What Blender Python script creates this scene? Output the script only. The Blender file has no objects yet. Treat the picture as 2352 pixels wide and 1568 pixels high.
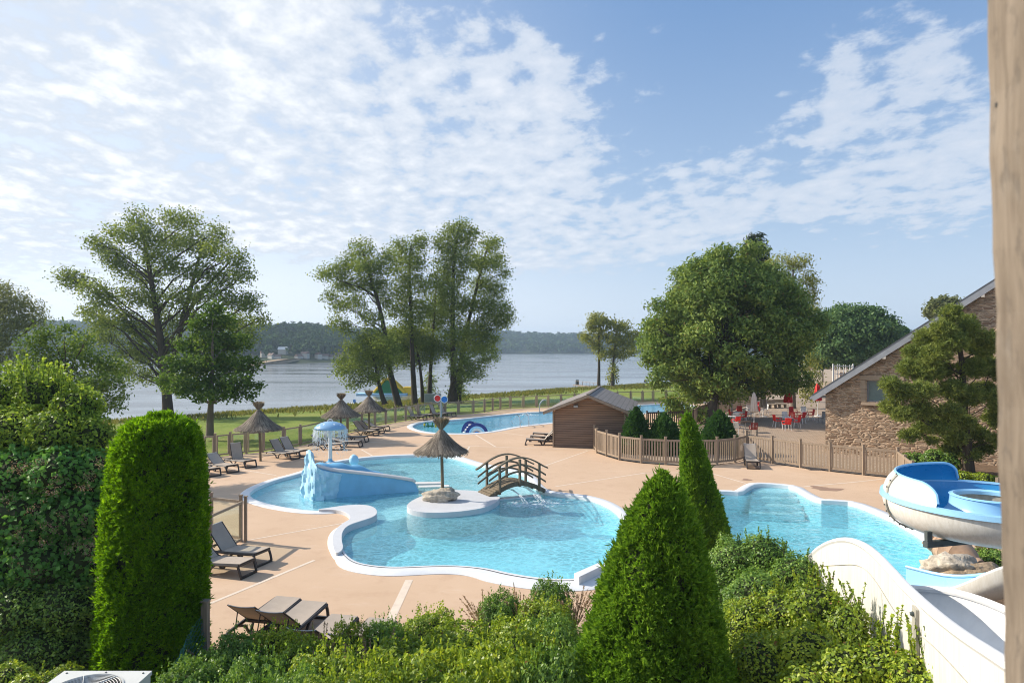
import bpy, bmesh, math, random
import numpy as np
from mathutils import Vector, Matrix
from mathutils.geometry import tessellate_polygon

random.seed(7)
rng = np.random.default_rng(7)
SC = bpy.context.scene
COL = SC.collection
PI = math.pi

# ------------------------------------------------------------------ survey
# The place was surveyed from the photograph: a sight line (x, y) meets level z at sight(x, y, z).
F, CX, HY, CH = 1568.0, 1176.0, 800.0, 5.8


def G(x, y, z=0.0):
    Y = F * (CH - z) / (y - HY)
    return Vector(((x - CX) * Y / F, Y, z))


def AT(x, y, Y):
    return Vector(((x - CX) * Y / F, Y, CH - (y - HY) * Y / F))


# ------------------------------------------------------------------ nodes
class NT:
    """tiny helper that writes shader node graphs"""

    def __init__(s, tree):
        s.t = tree
        s.n = tree.nodes
        s.l = tree.links

    def node(s, kind, **kw):
        n = s.n.new(kind)
        for k, v in kw.items():
            if k.startswith('i_'):
                s.set(n, k[2:].replace('_', ' '), v)
            else:
                setattr(n, k, v)
        return n

    def set(s, n, key, v):
        sock = n.inputs[int(key)] if key.isdigit() else n.inputs[key]
        if isinstance(v, bpy.types.NodeSocket):
            s.l.new(v, sock)
        else:
            if hasattr(sock.default_value, '__len__') and not isinstance(v, str):
                v = tuple(v)
                if len(sock.default_value) == 4 and len(v) == 3:
                    v = v + (1.0,)
            sock.default_value = v

    def m(s, op, a, b=None, c=None, clamp=False):
        n = s.n.new('ShaderNodeMath')
        n.operation = op
        n.use_clamp = clamp
        for i, v in enumerate((a, b, c)):
            if v is not None:
                s.set(n, str(i), v)
        return n.outputs[0]

    def smooth(s, v, lo, hi):
        n = s.n.new('ShaderNodeMapRange')
        n.interpolation_type = 'SMOOTHSTEP'
        s.set(n, '0', v)
        n.inputs[1].default_value = lo
        n.inputs[2].default_value = hi
        return n.outputs[0]

    def mix(s, f, a, b, mode='MIX'):
        n = s.n.new('ShaderNodeMix')
        n.data_type = 'RGBA'
        n.blend_type = mode
        for k, v in ((0, f), (6, a), (7, b)):
            if isinstance(v, bpy.types.NodeSocket):
                s.l.new(v, n.inputs[k])
            elif k == 0:
                n.inputs[k].default_value = v
            else:
                n.inputs[k].default_value = tuple(v) + (1.0,) if len(v) == 3 else v
        return n.outputs[2]

    def coord(s, out='Object', scale=(1, 1, 1), rot=(0, 0, 0)):
        tc = s.n.new('ShaderNodeTexCoord')
        mp = s.n.new('ShaderNodeMapping')
        mp.inputs['Scale'].default_value = scale
        mp.inputs['Rotation'].default_value = rot
        s.l.new(tc.outputs[out], mp.inputs[0])
        return mp.outputs[0]

    def world(s, scale=(1, 1, 1)):
        g = s.n.new('ShaderNodeNewGeometry')
        mp = s.n.new('ShaderNodeMapping')
        mp.inputs['Scale'].default_value = scale
        s.l.new(g.outputs['Position'], mp.inputs[0])
        return mp.outputs[0]

    def noise(s, vec, scale, detail=4.0, rough=0.55, dist=0.0, out=0):
        n = s.n.new('ShaderNodeTexNoise')
        s.l.new(vec, n.inputs['Vector'])
        n.inputs['Scale'].default_value = scale
        n.inputs['Detail'].default_value = detail
        n.inputs['Roughness'].default_value = rough
        n.inputs['Distortion'].default_value = dist
        return n.outputs[out]

    def vor(s, vec, scale, feature='F1', out='Distance', rnd=1.0):
        n = s.n.new('ShaderNodeTexVoronoi')
        n.feature = feature
        s.l.new(vec, n.inputs['Vector'])
        n.inputs['Scale'].default_value = scale
        n.inputs['Randomness'].default_value = rnd
        return n.outputs[out]

    def ramp(s, f, stops):
        n = s.n.new('ShaderNodeValToRGB')
        e = n.color_ramp.elements
        while len(e) > 1:
            e.remove(e[-1])
        for i, (p, c) in enumerate(stops):
            el = e[0] if i == 0 else e.new(p)
            el.position = p
            el.color = tuple(c) + (1.0,) if len(c) == 3 else c
        s.l.new(f, n.inputs[0])
        return n.outputs[0]

    def bump(s, h, strength=0.5, dist=0.02):
        n = s.n.new('ShaderNodeBump')
        n.inputs['Strength'].default_value = strength
        n.inputs['Distance'].default_value = dist
        s.l.new(h, n.inputs['Height'])
        return n.outputs[0]


def material(name):
    m = bpy.data.materials.new(name)
    m.use_nodes = True
    nt = NT(m.node_tree)
    b = m.node_tree.nodes['Principled BSDF']
    return m, nt, b


def plain(name, c, rough=0.6, var=0.12, scale=6.0, bump=0.15, bscale=40.0, bdist=0.01, spec=0.4, metal=0.0, coat=0.0):
    """one colour with blotches of wear and a fine grain"""
    m, n, b = material(name)
    v = n.coord('Object')
    f = n.noise(v, scale, 5, 0.6)
    lo = tuple(x * (1 - var) for x in c)
    hi = tuple(min(1, x * (1 + var)) for x in c)
    n.set(b, 'Base Color', n.ramp(f, [(0.3, lo), (0.7, hi)]))
    n.set(b, 'Roughness', n.m('MULTIPLY_ADD', n.noise(v, scale * 2.3, 3), 0.2, max(0.02, rough - 0.1)))
    b.inputs['Specular IOR Level'].default_value = spec
    b.inputs['Metallic'].default_value = metal
    b.inputs['Coat Weight'].default_value = coat
    if bump:
        n.set(b, 'Normal', n.bump(n.noise(v, bscale, 3), bump, bdist))
    return m


def woody(name, dark, light, axis='Z', fine=30.0, rough=0.75, bump=0.4):
    m, n, b = material(name)
    sc = {'X': (0.06, 1, 1), 'Y': (1, 0.06, 1), 'Z': (1, 1, 0.06)}[axis]
    v = n.coord('Object', scale=sc)
    f = n.noise(v, fine, 6, 0.65, 0.4)
    w = n.noise(n.coord('Object'), 1.7, 3)
    c = n.ramp(f, [(0.25, dark), (0.75, light)])
    c = n.mix(n.m('MULTIPLY', w, 0.35), c, tuple(x * 0.55 for x in dark))
    n.set(b, 'Base Color', c)
    b.inputs['Roughness'].default_value = rough
    b.inputs['Specular IOR Level'].default_value = 0.25
    n.set(b, 'Normal', n.bump(f, bump, 0.006))
    return m


def leafy(name, dark, mid, light, trans=0.35, rough=0.5, spec=0.35, odd=None, odd_at=0.97, patch=0.6, sheen=0.45):
    """each leaf its own tone, blotches of tone through the plant, some light coming through"""
    m, n, b = material(name)
    g = n.node('ShaderNodeNewGeometry')
    r = g.outputs['Random Per Island']
    p = n.noise(n.world(), patch, 3)
    f = n.m('ADD', n.m('MULTIPLY', r, 0.62), n.m('MULTIPLY_ADD', p, 0.9, -0.26), clamp=True)
    c = n.ramp(f, [(0.05, dark), (0.5, mid), (0.95, light)])
    if odd:
        c = n.mix(n.m('GREATER_THAN', r, odd_at), c, odd)
    n.set(b, 'Base Color', c)
    b.inputs['Roughness'].default_value = min(.9, rough + .12)
    b.inputs['Specular IOR Level'].default_value = spec * sheen
    tr = n.node('ShaderNodeBsdfTranslucent')
    n.set(tr, 'Color', n.mix(0.6, c, (1.0, 0.95, 0.25), 'MULTIPLY'))
    mx = n.node('ShaderNodeMixShader')
    mx.inputs[0].default_value = min(.58, trans + .15)
    n.l.new(b.outputs[0], mx.inputs[1])
    n.l.new(tr.outputs[0], mx.inputs[2])
    out = n.n['Material Output']
    n.l.new(mx.outputs[0], out.inputs['Surface'])
    return m


M = {}


def make_materials():
    # pool deck: warm concrete
    m, n, b = material('beige concrete')
    v = n.world()
    big = n.noise(v, 0.22, 4, 0.6)
    mid = n.noise(v, 1.4, 5, 0.65)
    fine = n.noise(v, 60, 2)
    c = n.ramp(big, [(0.3, (0.52, 0.36, 0.238)), (0.7, (0.595, 0.425, 0.292))])
    c = n.mix(n.m('MULTIPLY', n.smooth(mid, 0.50, 0.72), 0.34), c, (0.43, 0.275, 0.18))
    c = n.mix(n.m('MULTIPLY', n.smooth(n.noise(n.world((1, 2.5, 1)), 0.55, 5, 0.7), 0.56, 0.70), 0.30), c, (0.62, 0.48, 0.37))
    c = n.mix(n.m('MULTIPLY', n.smooth(n.noise(v, 7.0, 3, 0.6), 0.68, 0.76), 0.35), c, (0.36, 0.23, 0.15))
    c = n.mix(n.m('MULTIPLY', fine, 0.12), c, (0.36, 0.24, 0.16))
    n.set(b, 'Base Color', c)
    b.inputs['Roughness'].default_value = 0.8
    b.inputs['Specular IOR Level'].default_value = 0.25
    n.set(b, 'Normal', n.bump(fine, 0.15, 0.004))
    M['deck'] = m
    M['joint'] = plain('cream joint', (0.66, 0.55, 0.44), 0.8, 0.1, 3)
    M['drain'] = plain('dark drain grate', (0.06, 0.05, 0.05), 0.6)
    M['stain'] = plain('dark damp stain', (0.30, 0.19, 0.13), 0.7)
    M['coping'] = plain('white pool coping', (0.66, 0.67, 0.68), 0.55, 0.07, 2.5, 0.1, 30)
    M['plateau'] = plain('pale grey render', (0.54, 0.545, 0.56), 0.65, 0.05, 2, 0.1, 60)
    M['liner'] = plain('pale blue pool liner', (0.42, 0.74, 0.86), 0.5, 0.04, 1)
    M['liner_deep'] = plain('blue pool liner', (0.34, 0.80, 0.91), 0.5, 0.05, 0.6)
    M['liner_far'] = plain('bright blue pool liner', (0.20, 0.66, 0.88), 0.5, 0.05, 0.6)
    M['liner_shallow'] = plain('whitish shallow liner', (0.66, 0.87, 0.92), 0.5, 0.05, 0.7)

    # pool water: a film that mirrors the sky and lets the sun through, caustic ripples painted in
    def water(name, tint, amount, scale=1.0, cloudy=0.30, milk=(0.46, 0.86, 0.95)):
        m, n, b = material(name)
        n.n.remove(b)
        v = n.world((1, 1, 1))
        warp = n.noise(v, 1.1 * scale, 3, 0.5, 0.0, 1)
        vv = n.node('ShaderNodeVectorMath', operation='MULTIPLY_ADD')
        n.l.new(warp, vv.inputs[0])
        vv.inputs[1].default_value = (0.7, 0.7, 0.0)
        n.l.new(v, vv.inputs[2])
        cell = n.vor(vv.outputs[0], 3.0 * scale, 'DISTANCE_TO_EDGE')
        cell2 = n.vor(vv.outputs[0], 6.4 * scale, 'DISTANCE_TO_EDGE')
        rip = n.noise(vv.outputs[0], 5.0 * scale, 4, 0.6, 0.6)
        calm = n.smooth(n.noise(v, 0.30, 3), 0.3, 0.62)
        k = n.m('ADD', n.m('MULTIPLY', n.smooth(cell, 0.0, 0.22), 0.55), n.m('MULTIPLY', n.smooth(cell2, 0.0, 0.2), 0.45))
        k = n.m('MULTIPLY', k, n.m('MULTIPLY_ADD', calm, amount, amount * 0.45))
        shade = n.mix(k, (1, 1, 1), tuple(0.45 * t for t in tint))  # caustic net as colour, multiplied into both tint and milk
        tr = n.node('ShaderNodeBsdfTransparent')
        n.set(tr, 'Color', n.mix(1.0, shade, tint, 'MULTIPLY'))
        gl = n.node('ShaderNodeBsdfGlossy')
        gl.inputs['Roughness'].default_value = 0.06
        h = n.m('ADD', n.m('MULTIPLY', cell, 0.5), rip)
        bp = n.bump(h, 0.5, 0.05)
        n.l.new(bp, gl.inputs['Normal'])
        fr = n.node('ShaderNodeLayerWeight')
        n.l.new(bp, fr.inputs['Normal'])
        mx = n.node('ShaderNodeMixShader')
        n.l.new(n.m('MULTIPLY_ADD', n.m('POWER', fr.outputs['Facing'], 5.0), 0.9, 0.02, clamp=True), mx.inputs[0])
        df = n.node('ShaderNodeBsdfDiffuse')
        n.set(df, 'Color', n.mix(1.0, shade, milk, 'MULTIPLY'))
        body = n.node('ShaderNodeMixShader')
        body.inputs[0].default_value = cloudy
        n.l.new(tr.outputs[0], body.inputs[1])
        n.l.new(df.outputs[0], body.inputs[2])
        n.l.new(body.outputs[0], mx.inputs[1])
        n.l.new(gl.outputs[0], mx.inputs[2])
        n.l.new(mx.outputs[0], n.n['Material Output'].inputs['Surface'])
        return m
    M['water'] = water('pool water', (0.82, 0.985, 1.0), 0.48, milk=(0.36, 0.83, 0.95))
    M['water_far'] = water('far pool water', (0.66, 0.94, 1.0), 0.35, 0.8, 0.42, (0.24, 0.74, 0.95))

    # lake
    m, n, b = material('lake water')
    v = n.world((0.35, 1, 1))
    h = n.noise(v, 0.9, 5, 0.6)
    h2 = n.noise(n.world((0.02, 0.06, 1)), 1.0, 3)
    n.set(b, 'Base Color', (0.135, 0.15, 0.158))
    n.set(b, 'Roughness', n.m('MULTIPLY_ADD', n.smooth(h2, 0.40, 0.60), 0.14, 0.12))
    b.inputs['IOR'].default_value = 1.33
    n.set(b, 'Normal', n.bump(h, 0.07, 0.08))
    M['lake'] = m

    # grass
    m, n, b = material('lawn')
    v = n.world()
    a = n.noise(v, 0.16, 5, 0.65)
    f = n.noise(v, 5.0, 6, 0.8)
    g = n.noise(n.world((1, 0.4, 1)), 22.0, 3, 0.8)
    c = n.ramp(a, [(0.25, (0.12, 0.19, 0.03)), (0.5, (0.21, 0.265, 0.05)), (0.75, (0.34, 0.32, 0.10))])
    c = n.mix(n.m('MULTIPLY', n.smooth(f, 0.4, 0.7), 0.5), c, (0.07, 0.10, 0.02))
    c = n.mix(n.m('MULTIPLY', n.smooth(g, 0.5, 0.75), 0.4), c, (0.28, 0.26, 0.10))
    n.set(b, 'Base Color', c)
    b.inputs['Roughness'].default_value = 0.9
    b.inputs['Specular IOR Level'].default_value = 0.1
    n.set(b, 'Normal', n.bump(f, 0.9, 0.08))
    M['lawn'] = m
    M['soil'] = plain('dry soil', (0.17, 0.115, 0.075), 0.95, 0.35, 3, 0.8, 18, 0.04, 0.1)
    M['gravel'] = plain('pale gravel', (0.38, 0.30, 0.22), 0.95, 0.25, 1.2, 0.7, 30, 0.02, 0.1)
    M['sand'] = plain('sandy shore', (0.42, 0.31, 0.20), 0.95, 0.2, 0.2, 0.4, 6, 0.05, 0.1)
    M['hill'] = plain('wooded slope', (0.045, 0.06, 0.03), 0.95, 0.4, 0.02, 0.6, 0.3, 1.0, 0.05)
    M['field'] = plain('dry field', (0.34, 0.27, 0.14), 0.95, 0.2, 0.02, 0.2, 0.5, 0.2, 0.05)

    # terrace paving
    m, n, b = material('terrace paving')
    br = n.node('ShaderNodeTexBrick')
    n.l.new(n.world(), br.inputs['Vector'])
    br.inputs['Scale'].default_value = 1.0
    br.inputs['Brick Width'].default_value = 0.42
    br.inputs['Row Height'].default_value = 0.21
    br.inputs['Mortar Size'].default_value = 0.022
    br.inputs['Color1'].default_value = (0.46, 0.345, 0.245, 1)
    br.inputs['Color2'].default_value = (0.38, 0.285, 0.20, 1)
    br.inputs['Mortar'].default_value = (0.16, 0.115, 0.08, 1)
    c = n.mix(n.m('MULTIPLY', n.noise(n.world(), 0.7, 4), 0.4), br.outputs[0], (0.24, 0.17, 0.12))
    n.set(b, 'Base Color', c)
    b.inputs['Roughness'].default_value = 0.85
    n.set(b, 'Normal', n.bump(br.outputs['Fac'], 0.5, -0.01))
    M['paving'] = m

    # rubble stone wall
    m, n, b = material('rubble stone')
    v = n.coord('Object')
    wv = n.node('ShaderNodeVectorMath', operation='MULTIPLY_ADD')
    n.l.new(n.noise(v, 2.2, 3, 0.5, 0, 1), wv.inputs[0])
    wv.inputs[1].default_value = (0.10, 0.10, 0.12)
    n.l.new(v, wv.inputs[2])
    sc = n.node('ShaderNodeVectorMath', operation='MULTIPLY')
    n.l.new(wv.outputs[0], sc.inputs[0])
    sc.inputs[1].default_value = (2.7, 2.7, 9.0)
    edge = n.vor(sc.outputs[0], 1.0, 'DISTANCE_TO_EDGE', 'Distance', 0.95)
    cellc = n.vor(sc.outputs[0], 1.0, 'F1', 'Color', 0.95)
    sp = n.node('ShaderNodeSeparateColor')
    n.l.new(cellc, sp.inputs[0])
    stone = n.ramp(sp.outputs[0], [(0.0, (0.26, 0.165, 0.11)), (0.25, (0.42, 0.275, 0.18)), (0.55, (0.54, 0.37, 0.245)),
                                   (0.8, (0.62, 0.45, 0.315)), (1.0, (0.30, 0.22, 0.16))])
    grain = n.noise(v, 9, 6, 0.75)
    stone = n.mix(n.m('MULTIPLY', n.smooth(grain, 0.4, 0.75), 0.55), stone, (0.20, 0.13, 0.085))
    mort = n.smooth(edge, 0.02, 0.14)
    c = n.mix(mort, (0.52, 0.385, 0.27), stone)
    n.set(b, 'Base Color', c)
    b.inputs['Roughness'].default_value = 0.9
    b.inputs['Specular IOR Level'].default_value = 0.15
    hgt = n.m('ADD', n.m('MULTIPLY', n.smooth(edge, 0.0, 0.2), n.m('MULTIPLY_ADD', sp.outputs[1], 0.7, 0.4)), n.m('MULTIPLY', grain, 0.6))
    n.set(b, 'Normal', n.bump(hgt, 1.0, 0.09))
    M['stone'] = m
    M['dressed'] = plain('dressed stone', (0.36, 0.27, 0.19), 0.85, 0.15, 3, 0.4, 25)

    # slates
    m, n, b = material('slate')
    br = n.node('ShaderNodeTexBrick')
    n.l.new(n.coord('UV'), br.inputs['Vector'])
    br.inputs['Scale'].default_value = 1.0
    br.inputs['Brick Width'].default_value = 0.33
    br.inputs['Row Height'].default_value = 0.28
    br.inputs['Mortar Size'].default_value = 0.016
    br.inputs['Color1'].default_value = (0.235, 0.205, 0.185, 1)
    br.inputs['Color2'].default_value = (0.165, 0.145, 0.135, 1)
    br.inputs['Mortar'].default_value = (0.05, 0.045, 0.04, 1)
    c = n.mix(n.m('MULTIPLY', n.noise(n.coord('UV'), 2.2, 5, 0.7), 0.7), br.outputs[0], (0.30, 0.26, 0.225))
    n.set(b, 'Base Color', c)
    b.inputs['Roughness'].default_value = 0.7
    n.set(b, 'Normal', n.bump(br.outputs['Fac'], 0.8, -0.02))
    M['slate'] = m
    M['darkslate'] = plain('dark slate', (0.09, 0.095, 0.105), 0.6, 0.2, 4)
    M['verge'] = plain('weathered lead verge', (0.30, 0.31, 0.33), 0.6, 0.12, 3)

    # boards
    m, n, b = material('horizontal timber boards')
    v = n.coord('Object')
    sx = n.node('ShaderNodeSeparateXYZ')
    n.l.new(v, sx.inputs[0])
    row = n.m('MULTIPLY', sx.outputs[2], 1 / 0.135)
    fr = n.m('FRACT', row)
    gap = n.m('LESS_THAN', fr, 0.13)
    wn = n.node('ShaderNodeTexWhiteNoise', noise_dimensions='1D')
    n.l.new(n.m('FLOOR', row), wn.inputs['W'])
    grain = n.noise(n.coord('Object', scale=(0.5, 0.5, 9)), 8, 5, 0.7)
    up = n.smooth(n.m('ADD', sx.outputs[2], n.m('MULTIPLY', n.noise(v, 1.2, 3), 1.2)), 1.6, 3.2)
    c = n.ramp(grain, [(0.3, (0.14, 0.098, 0.075)), (0.7, (0.235, 0.170, 0.128))])
    c = n.mix(n.m('MULTIPLY', up, 0.65), c, (0.34, 0.185, 0.09))
    c = n.mix(n.m('MULTIPLY', wn.outputs[0], 0.35), c, (0.12, 0.08, 0.06))
    c = n.mix(gap, c, (0.03, 0.02, 0.015))
    n.set(b, 'Base Color', c)
    b.inputs['Roughness'].default_value = 0.75
    n.set(b, 'Normal', n.bump(n.m('SUBTRACT', fr, n.m('MULTIPLY', gap, 0.6)), 0.7, 0.03))
    M['boards'] = m

    M['fencewood'] = woody('weathered fence timber', (0.225, 0.165, 0.115), (0.41, 0.32, 0.235))
    M['darkfence'] = woody('dark brown fence timber', (0.045, 0.028, 0.018), (0.085, 0.055, 0.038))
    M['glassfence'] = woody('greyed timber frame', (0.27, 0.21, 0.15), (0.43, 0.35, 0.265))
    M['bridge'] = woody('mossy grey timber', (0.10, 0.082, 0.055), (0.22, 0.185, 0.135), 'Z', 24)
    M['bridgedeck'] = woody('mossy deck boards', (0.12, 0.09, 0.055), (0.29, 0.235, 0.165), 'Y', 18, 0.85, 0.6)
    M['pole'] = woody('round timber pole', (0.14, 0.11, 0.07), (0.24, 0.19, 0.125))
    M['postwood'] = woody('pale rough post', (0.11, 0.085, 0.062), (0.34, 0.28, 0.215), 'Z', 42, 0.85, 0.8)
    pn = NT(M['postwood'].node_tree)
    pb = pn.n['Principled BSDF']
    old = pb.inputs['Base Color'].links[0].from_socket
    pv = pn.coord('Object', scale=(1, 1, .35))
    cc = pn.mix(pn.m('MULTIPLY', pn.smooth(pn.noise(pv, 55, 4, .7), .52, .68), .75), old, (0.12, 0.10, 0.08))
    cc = pn.mix(pn.m('MULTIPLY', pn.smooth(pn.noise(pv, 14, 4, .7), .5, .7), .55), cc, (0.22, 0.19, 0.155))
    pn.set(pb, 'Base Color', cc)
    M['bark'] = woody('grey brown bark', (0.035, 0.027, 0.020), (0.105, 0.082, 0.06), 'Z', 9, 0.9, 0.9)
    M['bark_pale'] = woody('pale bark', (0.10, 0.08, 0.06), (0.22, 0.18, 0.14), 'Z', 9, 0.9, 0.8)
    M['thatch'] = woody('reed thatch', (0.115, 0.092, 0.072), (0.36, 0.30, 0.24), 'Z', 34, 0.9, 0.8)
    M['rafter'] = plain('orange rafter', (0.40, 0.20, 0.08), 0.7)

    M['textile'] = plain('taupe mesh fabric', (0.40, 0.335, 0.275), 0.75, 0.06, 5, 0.35, 220, 0.003, 0.2)
    M['plastic'] = plain('dark brown plastic', (0.030, 0.024, 0.024), 0.42, 0.15, 6, 0.05, 60, 0.003, 0.45)
    M['piping'] = plain('light piping', (0.62, 0.62, 0.62), 0.6)
    M['red'] = plain('red fabric', (0.76, 0.03, 0.022), 0.6, 0.12, 5)
    M['darkred'] = plain('dark red plastic', (0.20, 0.025, 0.02), 0.5)
    M['cream'] = plain('off white canvas', (0.62, 0.55, 0.47), 0.75, 0.08, 5)
    M['whitep'] = plain('white plastic', (0.72, 0.71, 0.69), 0.45, 0.06, 4)
    M['metal'] = plain('grey metal', (0.36, 0.36, 0.36), 0.4, 0.1, 6, 0.05, metal=0.6)
    M['chrome'] = plain('polished steel', (0.62, 0.64, 0.66), 0.22, 0.05, 6, 0.0, metal=1.0)
    M['darkmetal'] = plain('dark green grey steel', (0.07, 0.085, 0.085), 0.5)

    M['slideblue'] = plain('blue painted concrete', (0.17, 0.43, 0.64), 0.5, 0.10, 1.8, 0.25, 12, 0.012)
    M['slidepale'] = plain('pale blue painted rock', (0.36, 0.60, 0.74), 0.5, 0.12, 2.4, 0.4, 6, 0.03)
    M['slidecream'] = plain('cream slide floor', (0.62, 0.60, 0.57), 0.5, 0.06, 2)
    M['flumeblue'] = plain('blue gel coat', (0.022, 0.245, 0.52), 0.28, 0.06, 1.5, 0.04, 8, 0.01, 0.5, 0, 0.3)
    M['flumelight'] = plain('light blue gel coat', (0.30, 0.58, 0.82), 0.3, 0.05, 1.5, 0.04, 8, 0.01, 0.5, 0, 0.3)
    m, n, b = material('white gel coat')
    v = n.coord('Object')
    streak = n.noise(n.coord('Object', scale=(6, 6, 0.35)), 3.0, 5, 0.7)
    spot = n.noise(v, 22, 3, 0.6)
    c = n.ramp(streak, [(0.3, (0.62, 0.59, 0.52)), (0.62, (0.74, 0.72, 0.67))])
    c = n.mix(n.m('MULTIPLY', n.smooth(spot, 0.70, 0.76), 0.7), c, (0.16, 0.13, 0.10))
    n.set(b, 'Base Color', c)
    b.inputs['Roughness'].default_value = 0.4
    n.set(b, 'Normal', n.bump(n.noise(v, 5, 3), 0.1, 0.02))
    M['flumewhite'] = m
    M['flange'] = plain('grey joint flange', (0.36, 0.34, 0.29), 0.6, 0.2, 8)
    m, n, b = material('mushroom cap')
    v = n.coord('Object')
    d = n.vor(v, 3.6, 'F1', 'Distance', 0.55)
    n.set(b, 'Base Color', n.mix(n.m('LESS_THAN', d, 0.19), (0.22, 0.40, 0.60), (0.78, 0.84, 0.88)))
    b.inputs['Roughness'].default_value = 0.3
    M['cap'] = m
    m, n, b = material('falling water')
    b.inputs['Base Color'].default_value = (0.86, 0.91, 0.94, 1)
    b.inputs['Roughness'].default_value = 0.15
    b.inputs['Alpha'].default_value = 0.6
    n.set(b, 'Alpha', n.m('MULTIPLY_ADD', n.noise(n.coord('Object'), 7, 2), 0.8, 0.15, clamp=True))
    M['drops'] = m

    m, n, b = material('pane glass')
    n.n.remove(b)
    tr = n.node('ShaderNodeBsdfTransparent')
    n.set(tr, 'Color', (0.92, 0.95, 0.92))
    gl = n.node('ShaderNodeBsdfGlossy')
    gl.inputs['Roughness'].default_value = 0.05
    fr = n.node('ShaderNodeLayerWeight')
    mx = n.node('ShaderNodeMixShader')
    n.l.new(n.m('MULTIPLY_ADD', n.m('POWER', fr.outputs['Facing'], 5.0), 0.9, 0.04, clamp=True), mx.inputs[0])
    n.l.new(tr.outputs[0], mx.inputs[1])
    n.l.new(gl.outputs[0], mx.inputs[2])
    n.l.new(mx.outputs[0], n.n['Material Output'].inputs['Surface'])
    M['glass'] = m
    M['windowglass'] = plain('grey window glass', (0.16, 0.21, 0.21), 0.12, 0.25, 1.2, 0.0, spec=0.8)
    M['rock'] = plain('rough limestone', (0.44, 0.385, 0.31), 0.9, 0.45, 5, 0.9, 9, 0.05, 0.15)
    M['rockbrown'] = plain('brown weathered rock', (0.30, 0.225, 0.15), 0.9, 0.5, 5, 0.9, 9, 0.05, 0.15)
    M['clay'] = plain('terracotta', (0.38, 0.25, 0.165), 0.75, 0.25, 3, 0.3, 20)
    M['acwhite'] = plain('cream metal casing', (0.60, 0.60, 0.57), 0.45, 0.07, 2)
    M['black'] = plain('flat black', (0.015, 0.015, 0.015), 0.7)
    M['navy'] = plain('dark blue plastic', (0.012, 0.04, 0.21), 0.35)
    M['skyblue'] = plain('light blue plastic', (0.35, 0.62, 0.82), 0.35)
    M['bluep'] = plain('blue plastic', (0.03, 0.20, 0.55), 0.35)
    M['peach'] = plain('peach plastic', (0.70, 0.42, 0.30), 0.4)
    M['green'] = plain('green pvc', (0.01, 0.17, 0.06), 0.4, 0.1, 0.5)
    M['yellow'] = plain('yellow pvc', (0.72, 0.47, 0.02), 0.4, 0.1, 0.5)
    M['orange'] = plain('orange pvc', (0.65, 0.20, 0.02), 0.4)
    M['wire'] = plain('green wire', (0.04, 0.16, 0.11), 0.5)
    M['houses'] = plain('pale house render', (0.56, 0.52, 0.46), 0.8)
    M['tiles'] = plain('brown roof tiles', (0.20, 0.13, 0.10), 0.8)

    # foliage
    M['poplar'] = leafy('poplar leaves', (0.087, 0.132, 0.029), (0.182, 0.246, 0.050), (0.370, 0.432, 0.090), 0.30, patch=0.25)
    M['maple'] = leafy('maple leaves', (0.041, 0.088, 0.015), (0.094, 0.174, 0.026), (0.205, 0.293, 0.046), 0.34, patch=0.4)
    M['cherry'] = leafy('cherry leaves', (0.048, 0.096, 0.023), (0.110, 0.188, 0.038), (0.243, 0.317, 0.067), 0.34, patch=0.4)
    M['chestnut'] = leafy('chestnut leaves', (0.084, 0.153, 0.034), (0.179, 0.261, 0.058), (0.389, 0.459, 0.102), 0.22, 0.45, 0.4, (0.20, 0.15, 0.05), 0.985, 0.3)
    M['willow'] = leafy('willow leaves', (0.093, 0.112, 0.052), (0.179, 0.205, 0.093), (0.307, 0.325, 0.153), 0.3, patch=0.3)
    M['ash'] = leafy('round tree leaves', (0.053, 0.115, 0.041), (0.110, 0.199, 0.069), (0.200, 0.291, 0.110), 0.25, patch=0.3)
    M['birch'] = leafy('birch leaves', (0.136, 0.170, 0.037), (0.274, 0.297, 0.075), (0.456, 0.433, 0.119), 0.3)
    M['pine'] = leafy('pine needles', (0.092, 0.136, 0.032), (0.198, 0.250, 0.059), (0.365, 0.393, 0.103), 0.18, patch=0.8)
    M['fir'] = leafy('fir needles', (0.012, 0.026, 0.012), (0.025, 0.045, 0.02), (0.05, 0.07, 0.03), 0.1)
    M['thuja'] = leafy('thuja sprays', (0.061, 0.152, 0.006), (0.144, 0.314, 0.009), (0.332, 0.553, 0.019), 0.42, 0.5, 0.3, patch=1.6)
    M['thujadark'] = leafy('conifer sprays', (0.064, 0.148, 0.014), (0.145, 0.288, 0.024), (0.332, 0.515, 0.053), 0.32, 0.5, 0.3, patch=2.2)
    M['dwarf'] = leafy('dwarf conifer sprays', (0.029, 0.074, 0.021), (0.053, 0.137, 0.033), (0.124, 0.229, 0.052), 0.25, 0.5, 0.3)
    M['core'] = plain('dark shade core', (0.030, 0.042, 0.012), 0.95, 0.3, 8)  # dark colour stands in for the shade inside plants
    M['box'] = leafy('boxwood leaves', (0.100, 0.178, 0.019), (0.253, 0.361, 0.032), (0.589, 0.652, 0.058), 0.26, 0.33, 0.55, (0.30, 0.16, 0.05), 0.988, 1.3, sheen=0.8)
    M['boxdark'] = leafy('dark boxwood leaves', (0.069, 0.152, 0.027), (0.155, 0.283, 0.049), (0.356, 0.506, 0.086), 0.24, 0.33, 0.55, patch=1.3, sheen=0.8)
    M['laurel'] = leafy('thicket leaves', (0.102, 0.187, 0.031), (0.244, 0.362, 0.051), (0.585, 0.719, 0.096), 0.32, 0.38, 0.5, patch=0.8)
    M['bramble'] = leafy('bramble leaves', (0.059, 0.159, 0.035), (0.125, 0.304, 0.061), (0.249, 0.484, 0.103), 0.25, 0.42, 0.45, patch=0.9)
    M['bloom'] = leafy('faded pink blooms', (0.20, 0.13, 0.09), (0.32, 0.22, 0.17), (0.45, 0.34, 0.29), 0.2)
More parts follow.
